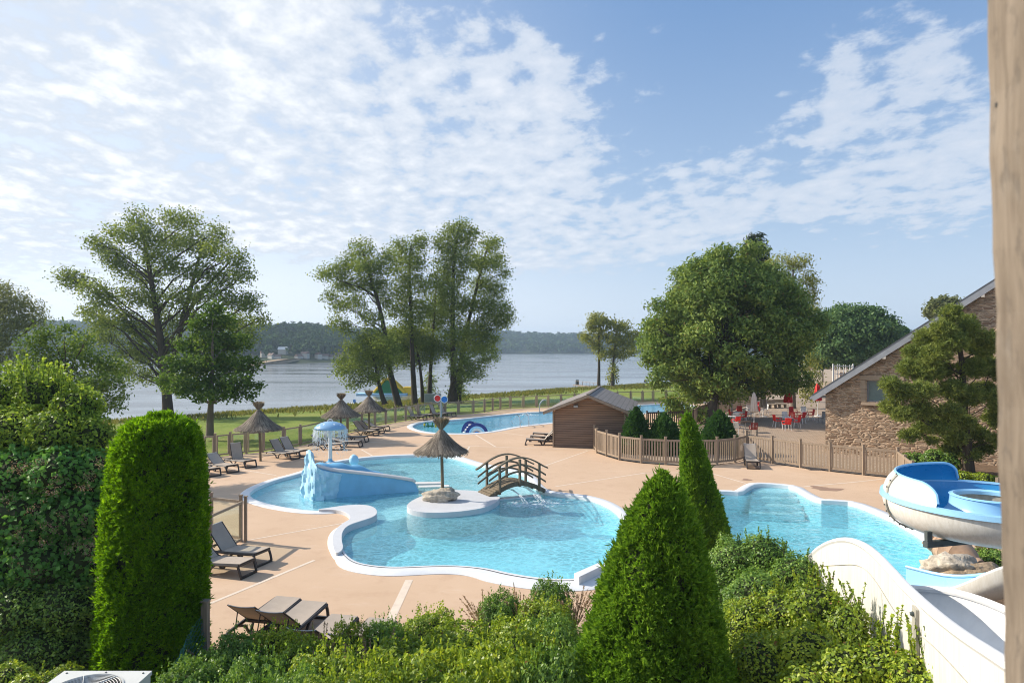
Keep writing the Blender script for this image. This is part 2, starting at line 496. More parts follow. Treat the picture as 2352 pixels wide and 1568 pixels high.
    M['plume'] = leafy('pink grass plumes', (0.312, 0.192, 0.144), (0.432, 0.288, 0.216), (0.552, 0.396, 0.312), 0.3)
    M['reeds'] = leafy('reed stalks', (0.09, 0.070, 0.052), (0.24, 0.195, 0.150), (0.50, 0.42, 0.33), 0.08, patch=1.5)
    M['straw'] = leafy('dry grass', (0.14, 0.12, 0.04), (0.24, 0.21, 0.08), (0.36, 0.30, 0.14), 0.3)
    M['reed'] = leafy('shore grass', (0.10, 0.13, 0.03), (0.18, 0.19, 0.05), (0.32, 0.27, 0.10), 0.3)
    M['forest'] = leafy('far forest', (0.023, 0.050, 0.019), (0.041, 0.080, 0.029), (0.073, 0.124, 0.046), 0.1, 0.8, 0.1, patch=0.03)


make_materials()


# ------------------------------------------------------------------ objects
def tag(o, label=None, cat=None, group=None, kind=None):
    if label:
        o['label'] = label
    if cat:
        o['category'] = cat
    if group:
        o['group'] = group
    if kind:
        o['kind'] = kind
    return o


def thing(name, label, cat, base=(0, 0, 0), rz=0.0, group=None):
    o = bpy.data.objects.new(name, None)
    o.empty_display_size = 0.3
    o.location = base
    o.rotation_euler = (0, 0, rz)
    COL.objects.link(o)
    return tag(o, label, cat, group)


def link_mesh(name, me, mat, parent, base):
    o = bpy.data.objects.new(name, me)
    if mat is not None:
        for mm in (mat if isinstance(mat, (list, tuple)) else [mat]):
            me.materials.append(mm)
    COL.objects.link(o)
    if parent is not None:
        o.parent = parent
    else:
        o.location = base
    return o


class MB:
    """collects shapes and links them as ONE mesh object"""

    def __init__(s):
        s.v, s.f, s.mi, s.uv = [], [], [], {}
        s.cur = 0

    def add(s, vs, fs):
        k = len(s.v)
        s.v.extend([tuple(p) for p in vs])
        for f in fs:
            s.f.append(tuple(i + k for i in f))
            s.mi.append(s.cur)
        return s

    def box(s, c, d, rz=0.0, mat=None):
        x, y, z = d[0] / 2, d[1] / 2, d[2] / 2
        vs = [(-x, -y, -z), (x, -y, -z), (x, y, -z), (-x, y, -z), (-x, -y, z), (x, -y, z), (x, y, z), (-x, y, z)]
        R = mat if mat is not None else Matrix.Rotation(rz, 3, 'Z')
        c = Vector(c)
        return s.add([R @ Vector(p) + c for p in vs],
                     [(0, 3, 2, 1), (4, 5, 6, 7), (0, 1, 5, 4), (1, 2, 6, 5), (2, 3, 7, 6), (3, 0, 4, 7)])

    def bar(s, p, q, w, h, up=(0, 0, 1)):
        """a rectangular bar from p to q, h along up"""
        p, q = Vector(p), Vector(q)
        d = q - p
        L = d.length
        if L < 1e-6:
            return s
        d.normalize()
        u = Vector(up)
        if abs(d.dot(u)) > 0.98:
            u = Vector((1, 0, 0)) if abs(d.x) < 0.9 else Vector((0, 1, 0))
        sd = d.cross(u).normalized()
        u = sd.cross(d).normalized()
        R = Matrix((sd, d, u)).transposed()
        return s.box((p + q) / 2, (w, L, h), mat=R)

    def tube(s, pts, rad, n=8, cap=True, flat=1.0):
        pts = [Vector(p) for p in pts]
        if not hasattr(rad, '__len__'):
            rad = [rad] * len(pts)
        rings = []
        ref = None
        for i, p in enumerate(pts):
            a = pts[max(0, i - 1)]
            b = pts[min(len(pts) - 1, i + 1)]
            d = (b - a)
            d = d.normalized() if d.length > 1e-9 else Vector((0, 0, 1))
            if ref is None:
                ref = Vector((1, 0, 0)) if abs(d.x) < 0.8 else Vector((0, 1, 0))
            u = (ref - d * ref.dot(d))
            u = u.normalized() if u.length > 1e-6 else d.orthogonal().normalized()
            w = d.cross(u)
            ref = u
            rings.append([p + (u * math.cos(2 * PI * k / n) + w * (flat * math.sin(2 * PI * k / n))) * rad[i] for k in range(n)])
        vs = [q for r in rings for q in r]
        fs = []
        for i in range(len(rings) - 1):
            for k in range(n):
                fs.append((i * n + k, i * n + (k + 1) % n, (i + 1) * n + (k + 1) % n, (i + 1) * n + k))
        if cap:
            fs.append(tuple(range(n - 1, -1, -1)))
            e = (len(rings) - 1) * n
            fs.append(tuple(range(e, e + n)))
        return s.add(vs, fs)

    def lathe(s, prof, c=(0, 0, 0), n=24, a0=0.0, a1=2 * PI, wob=None):
        full = abs(a1 - a0 - 2 * PI) < 1e-6
        m = n if full else n + 1
        vs, fs = [], []
        for (r, z) in prof:
            for k in range(m):
                a = a0 + (a1 - a0) * k / n
                rr = r * (wob(a, z) if wob else 1.0)
                vs.append((c[0] + rr * math.cos(a), c[1] + rr * math.sin(a), c[2] + z))
        for i in range(len(prof) - 1):
            for k in range(n):
                k2 = (k + 1) % m
                fs.append((i * m + k, i * m + k2, (i + 1) * m + k2, (i + 1) * m + k))
        return s.add(vs, fs)

    def prism(s, poly, z0, z1):
        """poly: list of (x, y) seen from above; solid between z0 and z1"""
        pts = [(p[0], p[1]) for p in poly]
        ar = sum(pts[i][0] * pts[(i + 1) % len(pts)][1] - pts[(i + 1) % len(pts)][0] * pts[i][1] for i in range(len(pts)))
        if ar < 0:
            pts = pts[::-1]
        n = len(pts)
        vs = [(x, y, z0) for x, y in pts] + [(x, y, z1) for x, y in pts]
        fs = [(i, (i + 1) % n, n + (i + 1) % n, n + i) for i in range(n)]
        tri = tessellate_polygon([[Vector((x, y, 0)) for x, y in pts]])
        for t in tri:
            a, b, c = [pts[i] for i in t]
            t = t if (b[0] - a[0]) * (c[1] - a[1]) - (c[0] - a[0]) * (b[1] - a[1]) > 0 else t[::-1]
            fs.append(tuple(i + n for i in t))
            fs.append(tuple(t[::-1]))
        return s.add(vs, fs)

    def sheet(s, outer, holes=(), z=0.0):
        loops = [[Vector((p[0], p[1], 0)) for p in outer]] + [[Vector((p[0], p[1], 0)) for p in h] for h in holes]
        flat = [q for l in loops for q in l]
        fs = []
        for t in tessellate_polygon(loops):
            a, b, c = [flat[i] for i in t]
            fs.append(t if (b.x - a.x) * (c.y - a.y) - (c.x - a.x) * (b.y - a.y) > 0 else t[::-1])
        return s.add([(q.x, q.y, z) for q in flat], fs)

    def wall(s, loop, z0, z1, closed=True, flip=False):
        n = len(loop)
        vs = [(p[0], p[1], z0) for p in loop] + [(p[0], p[1], z1) for p in loop]
        fs = []
        for i in range(n if closed else n - 1):
            j = (i + 1) % n
            f = (i, j, n + j, n + i)
            fs.append(f[::-1] if flip else f)
        return s.add(vs, fs)

    def ring(s, inner, outer, zi, zo):
        n = len(inner)
        vs = [(p[0], p[1], zi) for p in inner] + [(p[0], p[1], zo) for p in outer]
        return s.add(vs, [(i, (i + 1) % n, n + (i + 1) % n, n + i) for i in range(n)])

    def loft(s, rows, closed=False):
        """rows of equally long point lists"""
        m = len(rows[0])
        vs = [p for r in rows for p in r]
        fs = []
        for i in range(len(rows) - 1):
            for k in range(m if closed else m - 1):
                fs.append((i * m + k, i * m + (k + 1) % m, (i + 1) * m + (k + 1) % m, (i + 1) * m + k))
        return s.add(vs, fs)

    def ico(s, c, r, sub=1, rough=0.0, seed=0):
        bm = bmesh.new()
        bmesh.ops.create_icosphere(bm, subdivisions=sub, radius=1.0)
        rr = random.Random(seed)
        if not hasattr(r, '__len__'):
            r = (r, r, r)
        vs = []
        ph = [rr.uniform(0, 6.28) for _ in range(12)]
        for v in bm.verts:
            p = v.co
            k = 1.0
            if rough:
                k += rough * (math.sin(3.1 * p.x + ph[0] + 2.2 * p.z) * 0.5 + math.sin(5.3 * p.y + ph[1] + 3 * p.x) * 0.35
                              + math.sin(9.1 * p.z + ph[2] + 6 * p.y) * 0.3 + math.sin(14 * p.x + ph[3] + 9 * p.z) * 0.22 + rr.uniform(-0.25, 0.25))
            vs.append((c[0] + p.x * r[0] * k, c[1] + p.y * r[1] * k, c[2] + p.z * r[2] * k))
        fs = [tuple(v.index for v in f.verts) for f in bm.faces]
        bm.free()
        return s.add(vs, fs)

    def build(s, name, mat, parent=None, base=(0, 0, 0), smooth=False, bevel=0.0, recalc=False):
        b = Vector(base)
        me = bpy.data.meshes.new(name)
        me.from_pydata([(p[0] - b.x, p[1] - b.y, p[2] - b.z) for p in s.v], [], s.f)
        o = link_mesh(name, me, mat, parent, base)
        if max(s.mi, default=0) > 0:
            me.polygons.foreach_set('material_index', s.mi)
        if recalc:
            bm = bmesh.new()
            bm.from_mesh(me)
            bmesh.ops.recalc_face_normals(bm, faces=bm.faces)
            bm.to_mesh(me)
            bm.free()
        if smooth:
            me.polygons.foreach_set('use_smooth', [True] * len(me.polygons))
            if smooth != 'all':
                me.set_sharp_from_angle(angle=math.radians(40 if smooth is True else smooth))
        if bevel:
            md = o.modifiers.new('edge', 'BEVEL')
            md.width = bevel
            md.segments = 2
            md.limit_method = 'ANGLE'
        me.update()
        return o


def copy_tree(o, parent=None):
    c = o.copy()
    COL.objects.link(c)
    if parent is not None:
        c.parent = parent
    for ch in list(o.children):
        copy_tree(ch, c)
    return c


def quads_object(name, V, mat, parent=None, base=(0, 0, 0), matidx=None):
    """V: (N, 4, 3) array of leaf corners"""
    N = V.shape[0]
    me = bpy.data.meshes.new(name)
    v = (V.reshape(-1, 3) - np.array(base, dtype=float)).astype(np.float32)
    me.vertices.add(N * 4)
    me.vertices.foreach_set('co', v.ravel())
    me.loops.add(N * 4)
    me.loops.foreach_set('vertex_index', np.arange(N * 4, dtype=np.int32))
    me.polygons.add(N)
    me.polygons.foreach_set('loop_start', np.arange(0, N * 4, 4, dtype=np.int32))
    me.polygons.foreach_set('loop_total', np.full(N, 4, dtype=np.int32))
    if matidx is not None:
        me.polygons.foreach_set('material_index', matidx.astype(np.int32))
    me.update(calc_edges=True)
    return link_mesh(name, me, mat, parent, base)


def unit(a):
    return a / np.maximum(np.linalg.norm(a, axis=1, keepdims=True), 1e-9)


def leaf_quads(C, out, L, W, up=0.3, rand=0.9, fold=0.25, droop=0.0):
    """rhombic leaves at C; their faces turn towards `out`, blade length L and width W"""
    n = C.shape[0]
    nor = unit(out + rng.normal(0, rand, (n, 3)) + np.array([0, 0, up]))
    t = rng.normal(0, 1, (n, 3))
    t[:, 2] -= droop
    u = unit(t - nor * np.sum(t * nor, axis=1, keepdims=True))
    w = np.cross(nor, u)
    Ls = (L * rng.uniform(0.7, 1.3, n))[:, None] * 0.5
    Ws = (W * rng.uniform(0.75, 1.25, n))[:, None] * 0.5
    k = nor * (Ws * fold)
    return np.stack([C - u * Ls, C + w * Ws + k - u * Ls * 0.1, C + u * Ls, C - w * Ws + k - u * Ls * 0.1], axis=1)


def blob_points(blobs, per, clump, n_leaf, shell=0.5):
    """leaf centres in clumps through ellipsoids (x, y, z, rx, ry, rz[, density])"""
    Cs, Os = [], []
    for bl in blobs:
        c = np.array(bl[:3])
        r = np.array(bl[3:6])
        dens = bl[6] if len(bl) > 6 else 1.0
        k = max(3, int(per * dens * (r[0] * r[1] + r[1] * r[2] + r[0] * r[2]) / 3.0))
        d = unit(rng.normal(0, 1, (k, 3)))
        rad = shell + (1 - shell) * rng.uniform(0, 1, k) ** 0.6
        rad *= rng.uniform(0.82, 1.12, k)
        P = c + d * rad[:, None] * r
        o = unit(d / r)
        P = np.repeat(P, n_leaf, axis=0) + rng.normal(0, 1, (k * n_leaf, 3)) * clump * np.array([1, 1, 0.8])
        Cs.append(P)
        Os.append(np.repeat(o, n_leaf, axis=0))
    return np.concatenate(Cs), np.concatenate(Os)


def curve_pts(p, q, n=6, sag=0.0, wob=0.0, r=random):
    p, q = Vector(p), Vector(q)
    L = (q - p).length
    out = []
    off = Vector((0, 0, 0))
    for i in range(n + 1):
        t = i / n
        a = p.lerp(q, t)
        a.z += sag * L * math.sin(PI * t)
        if 0 < i < n:
            off = Vector((r.uniform(-1, 1), r.uniform(-1, 1), r.uniform(-1, 1))) * wob * L
            a += off
        out.append(a)
    return out


def smooth_loop(pts, it=2, keep=()):
    """Chaikin rounding of a closed loop of (x, y)"""
    pts = [(p[0], p[1]) for p in pts]
    for _ in range(it):
        out = []
        for i, p in enumerate(pts):
            q = pts[(i + 1) % len(pts)]
            out.append((p[0] * .75 + q[0] * .25, p[1] * .75 + q[1] * .25))
            out.append((p[0] * .25 + q[0] * .75, p[1] * .25 + q[1] * .75))
        pts = out
    return pts


def smooth_line(pts, it=2):
    pts = [Vector(p) for p in pts]
    for _ in range(it):
        out = [pts[0]]
        for a, b in zip(pts[:-1], pts[1:]):
            out.append(a * .75 + b * .25)
            out.append(a * .25 + b * .75)
        out.append(pts[-1])
        pts = out
    return pts


def offset_loop(pts, d):
    """move a counter-clockwise loop outwards by d"""
    n = len(pts)
    out = []
    for i in range(n):
        a = Vector(pts[i - 1]).to_2d()
        b = Vector(pts[(i + 1) % n]).to_2d()
        t = (b - a)
        t = t.normalized() if t.length > 1e-9 else Vector((1, 0))
        nn = Vector((t.y, -t.x))
        out.append((pts[i][0] + nn.x * d, pts[i][1] + nn.y * d))
    return out


def ccw(pts):
    a = sum(pts[i][0] * pts[(i + 1) % len(pts)][1] - pts[(i + 1) % len(pts)][0] * pts[i][1] for i in range(len(pts)))
    return pts if a > 0 else pts[::-1]


# ------------------------------------------------------------------ camera, sky, sun
SUN = Vector((-0.95, 0.314, 0.62)).normalized()
SUN_EL = math.asin(SUN.z)
SUN_AZ = math.atan2(SUN.x, SUN.y)          # from +Y towards +X


def make_view():
    cam = bpy.data.cameras.new('camera')
    cam.sensor_width = 36
    cam.lens = 36 * F / 2352
    cam.shift_y = (HY - 784) / 2352
    cam.clip_start = 0.05
    cam.clip_end = 9000
    cam.dof.use_dof = True
    cam.dof.focus_distance = 26
    cam.dof.aperture_fstop = 5.6
    o = bpy.data.objects.new('camera', cam)
    o.location = (0, 0, CH)
    o.rotation_euler = (PI / 2, 0, 0)
    COL.objects.link(o)
    SC.camera = o

    sun = bpy.data.lights.new('sun', 'SUN')
    sun.energy = 3.7
    sun.angle = math.radians(0.55)
    sun.color = (1.0, 0.91, 0.78)
    so = bpy.data.objects.new('sun', sun)
    so.rotation_euler = SUN.to_track_quat('Z', 'Y').to_euler()
    so.location = (-60, 20, 60)
    COL.objects.link(so)

    w = bpy.data.worlds.new('World')
    SC.world = w
    w.use_nodes = True
    n = NT(w.node_tree)
    bg = w.node_tree.nodes['Background']
    sky = n.node('ShaderNodeTexSky', sky_type='NISHITA')
    sky.sun_disc = False
    sky.sun_elevation = SUN_EL
    sky.sun_rotation = SUN_AZ
    sky.air_density = 1.0
    sky.dust_density = 1.0
    sky.ozone_density = 2.0
    tc = n.node('ShaderNodeTexCoord')
    sx = n.node('ShaderNodeSeparateXYZ')
    n.l.new(tc.outputs['Generated'], sx.inputs[0])
    x, y, z = sx.outputs
    az = n.m('ARCTAN2', x, y)
    el = n.m('ARCSINE', z)
    # cloud layer: the ray meets a flat layer overhead
    zz = n.m('ADD', n.m('MAXIMUM', z, 0.0), 0.15)
    cx = n.node('ShaderNodeCombineXYZ')
    n.l.new(n.m('DIVIDE', x, zz), cx.inputs[0])
    n.l.new(n.m('DIVIDE', y, zz), cx.inputs[1])
    p = cx.outputs[0]
    rot = n.node('ShaderNodeMapping')
    rot.inputs['Rotation'].default_value = (0, 0, 0.5)
    rot.inputs['Scale'].default_value = (1.0, 0.8, 1)
    n.l.new(p, rot.inputs[0])
    q = rot.outputs[0]
    big = n.noise(q, 2.0, 4, 0.55, 0.3)
    puff = n.noise(q, 9.0, 8, 0.64, 0.15)
    cell = n.vor(q, 15.0, 'SMOOTH_F1')
    cover = None
    for (px, py, rx, ry, tilt, amp) in CLOUDS:
        u, v = (px - CX) / F, (HY - py) / F
        a0 = math.atan(u)
        e0 = math.atan(v * math.cos(a0))
        da = n.m('SUBTRACT', az, a0)
        de = n.m('SUBTRACT', el, e0)
        ct, st = math.cos(math.radians(tilt)), math.sin(math.radians(tilt))
        d1 = n.m('ADD', n.m('MULTIPLY', da, ct * F / rx), n.m('MULTIPLY', de, st * F / rx))
        d2 = n.m('SUBTRACT', n.m('MULTIPLY', de, ct * F / ry), n.m('MULTIPLY', da, st * F / ry))
        r2 = n.m('ADD', n.m('MULTIPLY', d1, d1), n.m('MULTIPLY', d2, d2))
        g = n.m('MULTIPLY', n.m('EXPONENT', n.m('MULTIPLY', r2, -0.8)), amp)
        cover = g if cover is None else n.m('ADD', cover, g)
    cover = n.m('MINIMUM', cover, 1.0)
    streak = n.noise(q, 4.2, 4, 0.55, 0.4)
    body = n.m('ADD', n.m('MULTIPLY', n.m('SUBTRACT', puff, 0.5), 2.6), n.m('MULTIPLY', n.m('SUBTRACT', big, 0.5), 1.2))
    body = n.m('ADD', body, n.m('MULTIPLY', n.m('SUBTRACT', streak, 0.5), 1.0))
    body = n.m('ADD', body, n.m('MULTIPLY', n.m('SUBTRACT', 0.40, cell), 0.75))
    f = n.m('ADD', body, n.m('MULTIPLY_ADD', cover, 1.22, -0.70))
    dens = n.smooth(f, -0.08, 0.46)
    thick = n.smooth(f, 0.25, 1.25)
    dens = n.m('MULTIPLY', dens, n.smooth(el, 0.03, 0.14))
    # thin veil of high haze on the sun's side of the sky
    veil = n.m('MULTIPLY', n.smooth(az, 0.30, -0.80), n.m('MULTIPLY_ADD', n.noise(q, 0.8, 4), 0.45, 0.25))
    lit = n.mix(n.smooth(az, 0.40, -0.70), (5.6, 5.75, 6.1), (7.2, 7.3, 7.4))
    ccol = n.mix(thick, tuple(0.80 * c for c in (5.7, 6.25, 7.1)), lit)
    blue = n.mix(n.smooth(el, 0.02, 0.55), (3.2, 4.2, 5.5), (1.10, 2.15, 4.1))
    skyc = n.mix(0.82, sky.outputs[0], blue)
    skyc = n.mix(veil, skyc, (7.6, 7.9, 8.2))
    hz = n.m('MULTIPLY', n.smooth(el, 0.20, 0.0), n.m('MULTIPLY_ADD', n.smooth(az, 0.5, -0.6), 0.5, 0.25))
    skyc = n.mix(hz, skyc, (7.1, 7.3, 7.7))
    out = n.mix(n.m('MULTIPLY', dens, n.m('MULTIPLY_ADD', n.smooth(az, 0.35, -0.35), 0.24, 0.70)), skyc, ccol)
    n.l.new(out, bg.inputs['Color'])
    bg.inputs['Strength'].default_value = 0.084
    w.cycles.sampling_method = 'MANUAL'
    w.cycles.sample_map_resolution = 512

    SC.view_settings.view_transform = 'Standard'
    SC.view_settings.look = 'None'
    SC.view_settings.gamma = 1.0
    SC.view_settings.use_curve_mapping = False
    SC.view_settings.exposure = 0.92
    SC.cycles.use_denoising = True
    SC.cycles.pixel_filter_type = 'BLACKMAN_HARRIS'
    SC.cycles.filter_width = 1.05
    SC.cycles.max_bounces = 8
    SC.cycles.diffuse_bounces = 3
    SC.cycles.glossy_bounces = 3
    SC.cycles.transmission_bounces = 3
    SC.cycles.transparent_max_bounces = 12
    SC.cycles.volume_bounces = 0
    SC.cycles.sample_clamp_indirect = 6.0


CLOUDS = [  # x, y, half width, half height, tilt, amount (directions as seen from the balcony)
    (760, 300, 470, 230, 8, 0.95), (300, 330, 300, 190, 10, 0.75), (560, 60, 330, 110, 0, 0.8), (1010, 470, 330, 110, -6, 0.75),
    (1230, 220, 170, 130, 20, 0.55), (20, 230, 150, 200, 0, 0.95), (120, 60, 200, 90, 0, 0.6), (1330, 400, 160, 90, 0, 0.4), (1260, 560, 260, 55, -4, 0.6),
    (1760, 480, 420, 48, 10, 0.8), (2220, 410, 260, 75, 16, 0.8), (1980, 240, 230, 100, 32, 0.55), (2220, 190, 190, 90, 12, 0.45),
    (800, 540, 260, 45, 0, 0.45), (1560, 440, 160, 40, 12, 0.35), (1480, 540, 300, 38, 8, 0.45), (1700, 350, 170, 50, 18, 0.38), (1950, 90, 120, 70, 20, 0.35), (-300, 250, 400, 400, 0, 0.7), (2700, 250, 300, 300, 0, 0.5)]
make_view()

# ------------------------------------------------------------------ the setting
WZ = -0.085                                             # pool water level
LAKE_Z = -2.0


def P2(l, z=0.0):
    return [tuple(G(x, y, z))[:2] for x, y in l]


POOL_IN = [(572, 1138), (577, 1130), (593, 1119), (634, 1103), (687, 1090), (740, 1071), (765, 1063), (826, 1053), (888, 1048), (941, 1046),
           (995, 1046), (1035, 1048), (1062, 1055), (1093, 1066), (1136, 1074), (1185, 1082), (1212, 1094), (1222, 1112), (1240, 1128), (1262, 1133), (1294, 1137),
           (1347, 1143), (1388, 1156), (1417, 1175), (1426, 1190), (1429, 1210), (1422, 1240), (1405, 1275), (1380, 1305), (1345, 1327),
           (1316, 1332), (1252, 1331), (1178, 1320), (1123, 1307), (1068, 1301), (1010, 1300), (957, 1302), (905, 1304), (861, 1301), (821, 1294), (797, 1279),
           (789, 1264), (782, 1250), (783, 1229), (797, 1213), (829, 1202), (858, 1193), (866, 1183), (858, 1172), (834, 1167), (791, 1169),
           (764, 1174), (722, 1175), (674, 1170), (620, 1160), (583, 1148)]
pool_in = ccw(smooth_loop(P2(POOL_IN), 2))
n_ = len(pool_in)


def var_offset(loop, fn):
    out = []
    n = len(loop)
    for i in range(n):
        a, b = Vector(loop[i - 1]), Vector(loop[(i + 1) % n])
        t = (b - a).normalized()
        d = fn(loop[i][0], loop[i][1])
        out.append((loop[i][0] + t.y * d, loop[i][1] - t.x * d))
    return out


def front_wide(x, y):
    d = 0.38
    if y < 18.9:
        d += min(0.42, (18.9 - y) * 0.35)
    return d


pool_out = var_offset(pool_in, front_wide)
POOL2_IN = [(1600, 1150), (1618, 1138), (1641, 1131), (1672, 1131), (1703, 1133.5), (1722, 1120), (1738, 1113), (1780, 1114.5), (1822, 1119), (1842, 1133), (1877, 1151), (1915, 1153),
            (1958, 1156), (2008, 1175), (2060, 1199), (2112, 1229), (2145, 1258), (2166, 1283), (2178, 1318), (2150, 1344), (2080, 1352), (1960, 1342),
            (1860, 1312), (1775, 1284), (1700, 1268), (1640, 1240), (1606, 1195)]
pool2_in = ccw(smooth_loop(P2(POOL2_IN), 1))
pool2_out = offset_loop(pool2_in, 0.36)
POOL3_IN = [(946, 982), (950, 976), (962, 971.5), (990, 966.5), (1037, 965), (1070, 962), (1107, 958), (1173, 951), (1227, 946.5), (1300, 944), (1380, 938), (1440, 932), (1496, 929),
            (1557, 926.5), (1584, 929.5), (1590, 936), (1574, 942), (1525, 947), (1466, 950), (1400, 957), (1330, 964), (1267, 971), (1187, 979), (1133, 990.5), (1080, 996), (1013, 995.5), (973, 991.5)]
pool3_in = ccw(smooth_loop(P2(POOL3_IN), 2))
pool3_out = offset_loop(pool3_in, 0.42)

FENCE_FAR = [(494, 1049.5), (529, 1045), (566, 1041.5), (603, 1038), (652, 1030), (690, 1023), (748, 1008), (798, 995), (831, 986.5), (861, 979), (886, 974), (908, 970), (932, 966),
             (960, 961), (990, 957), (1022, 954), (1053, 951.5), (1087, 949.5), (1113, 946.5), (1131.5, 943.5), (1149, 941), (1172, 938.5), (1201.6, 937), (1232, 935.5),
             (1259, 934.3), (1288.6, 932.5), (1320, 930.7), (1350, 929), (1385, 927), (1418, 925), (1449, 923.3), (1476, 922.8), (1500, 922.2), (1530, 921.6), (1560, 921)]
SHORE = [(-700, 1010), (-200, 988), (60, 978), (240, 972), (460, 961), (600, 948), (740, 936), (820, 929), (900, 922), (1000, 915), (1130, 905), (1300, 893), (1480, 882), (1700, 874), (1800, 872)]


def make_setting():
    # ---- pool deck
    deck = [(360, 1086), (440, 1058)] + FENCE_FAR + [(1620, 920), (1700, 936), (1640, 958), (1606, 969), (1590, 983), (1490, 985), (1420, 1000),
            (1371, 1040), (1394, 1048), (1423, 1056.5), (1473, 1063.5), (1529, 1067.5), (1590, 1069), (1647, 1067.5), (1688, 1062.5), (1715, 1054.5), (1774, 1064), (1838, 1074), (1907, 1082.5),
            (1985, 1091), (2062, 1099), (2200, 1112), (2500, 1150), (2560, 1290), (2300, 1320), (2200, 1420), (1800, 1440), (1500, 1470), (1300, 1500), (1100, 1545), (900, 1580), (600, 1600), (480, 1620),
            (470, 1480), (430, 1330), (400, 1235), (360, 1150)]
    MB().sheet(P2(deck), [pool_out, pool2_out, pool3_out], 0.0).build('pool_deck', M['deck'])['kind'] = 'structure'
    # ---- ground round the deck
    outer = [(-90, -40), (-90, 30)] + [tuple(G(x, y))[:2] for x, y in [(360, 1062)] + FENCE_FAR + [(1660, 912)]] + [(48, 120), (62, 185), (150, 300), (420, 300), (420, -40)]
    MB().sheet(outer, [offset_loop(pool_out, -.1), offset_loop(pool2_out, -.1), offset_loop(pool3_out, -.1)], -0.03).build('ground', M['soil'])['kind'] = 'structure'
    # ---- lawn falling to the shore
    fl = [Vector((-90, 30, 0)), G(360, 1062)] + [G(x, y) for x, y in FENCE_FAR] + [G(1660, 912), Vector((49, 125, 0))]
    sh = [G(x, y, LAKE_Z) for x, y in SHORE] + [Vector((64, 186, 0))]

    def resample(l, n):
        d = [0]
        for a, b in zip(l[:-1], l[1:]):
            d.append(d[-1] + (b - a).length)
        out = []
        for i in range(n):
            t = d[-1] * i / (n - 1)
            k = max(j for j in range(len(d)) if d[j] <= t + 1e-9)
            k = min(k, len(l) - 2)
            out.append(l[k].lerp(l[k + 1], (t - d[k]) / max(1e-9, d[k + 1] - d[k])))
        return out
    N = 150
    A, B = resample(fl, N), resample(sh, N)
    rows = []
    for j in range(25):
        t = j / 24
        row = []
        for i in range(N):
            q = A[i].lerp(B[i], t * 1.05)
            z = -0.028 + (LAKE_Z - 0.12) * (t ** 1.15)
            if 0 < j:
                z += 0.10 * math.sin(i * .7 + j) * t * (1 - t) + rng.normal(0, .03) * t
                if j > 18:
                    k = rng.normal(0, .35)
                    q = q + Vector((k * .3, k, 0))
            row.append((q.x, q.y, z))
        rows.append(row)
    MB().loft(rows).build('lawn', M['lawn'], smooth='all', recalc=True)['kind'] = 'structure'
    lawn_rows.extend(rows)
    # ---- lake
    L = MB()
    L.add([(-1900, 20, LAKE_Z), (1900, 20, LAKE_Z), (1900, 2300, LAKE_Z), (-1900, 2300, LAKE_Z)], [(0, 1, 2, 3)])
    L.build('lake', M['lake'])['kind'] = 'structure'
    MB().add([(-1950, -60, LAKE_Z - 1.2), (1950, -60, LAKE_Z - 1.2), (1950, 2400, LAKE_Z - 1.2), (-1950, 2400, LAKE_Z - 1.2)], [(0, 1, 2, 3)]).build('lake_bed', M['soil'])['kind'] = 'structure'
    # ---- terrace, drive, bed
    terrace = P2([(1592, 1068), (1647, 1066), (1688, 1061.5), (1715, 1053.5), (1774, 1063), (1838, 1073), (1907, 1081.5), (2062, 1098), (2300, 1115), (2700, 1130), (2400, 930), (2020, 905), (1860, 905), (1760, 912), (1700, 938), (1606, 970), (1600, 1010)])
    MB().sheet(terrace, [], 0.004).build('terrace', M['paving'])['kind'] = 'structure'
    drive = [(24, 62), (40, 60), (52, 70), (80, 110), (95, 190), (60, 185), (46, 115), (30, 80)]
    MB().sheet(drive, [], -0.012).build('drive', M['gravel'])['kind'] = 'structure'
    bed = P2([(1373, 1039), (1395, 1047), (1424, 1055.5), (1474, 1062.5), (1530, 1066.5), (1594, 1068), (1610, 1010), (1606, 971), (1590, 984), (1490, 986), (1440, 1000)])
    MB().sheet(bed, [], 0.010).build('planting_bed', M['gravel'])['kind'] = 'structure'
    bed2 = P2([(2066, 1097), (2330, 1122), (2600, 1110), (2500, 1066), (2150, 1066)])
    MB().sheet(bed2, [], 0.012).build('wall_bed', M['soil'])['kind'] = 'structure'

    # ---- joints in the deck
    J = MB()
    for (a, b, c, d, w) in [(722, 1286, 479, 1386.7, .10), (573, 1239.5, 800, 1199, .07), (940, 1331, 896, 1424, .19), (532, 1075, 634.5, 1091, .08), (840, 1014.5, 959, 1019.6, .08),
                            (959, 1019.6, 1080, 1024, .08), (1080, 1024, 1366, 1034, .08), (1092, 997.5, 1138.7, 1026, .1), (1064, 1050, 1078.5, 1025, .1), (1144, 991.5, 1219, 1002, .08),
                            (1350, 1035, 1238, 1074, .08), (1482, 1085.5, 1275, 1117, .08), (1627, 1084.7, 1713, 1109.5, .08), (1846, 1117, 1964, 1106.5, .08), (1964, 1106.5, 2040, 1098, .08), (830, 1032, 855, 1046, .1),
                            (1482, 1085.5, 1627, 1084.7, .08), (458, 1176, 556, 1168, .07)]:
        p, q = G(a, b, 0), G(c, d, 0)
        t = (q - p).normalized()
        s = Vector((t.y, -t.x, 0)) * w / 2
        J.add([(p + s) + Vector((0, 0, .004)), (q + s) + Vector((0, 0, .004)), (q - s) + Vector((0, 0, .004)), (p - s) + Vector((0, 0, .004))], [(0, 1, 2, 3)])
    J.build('deck_joints', M['joint'], recalc=True)['kind'] = 'structure'
    S = MB()
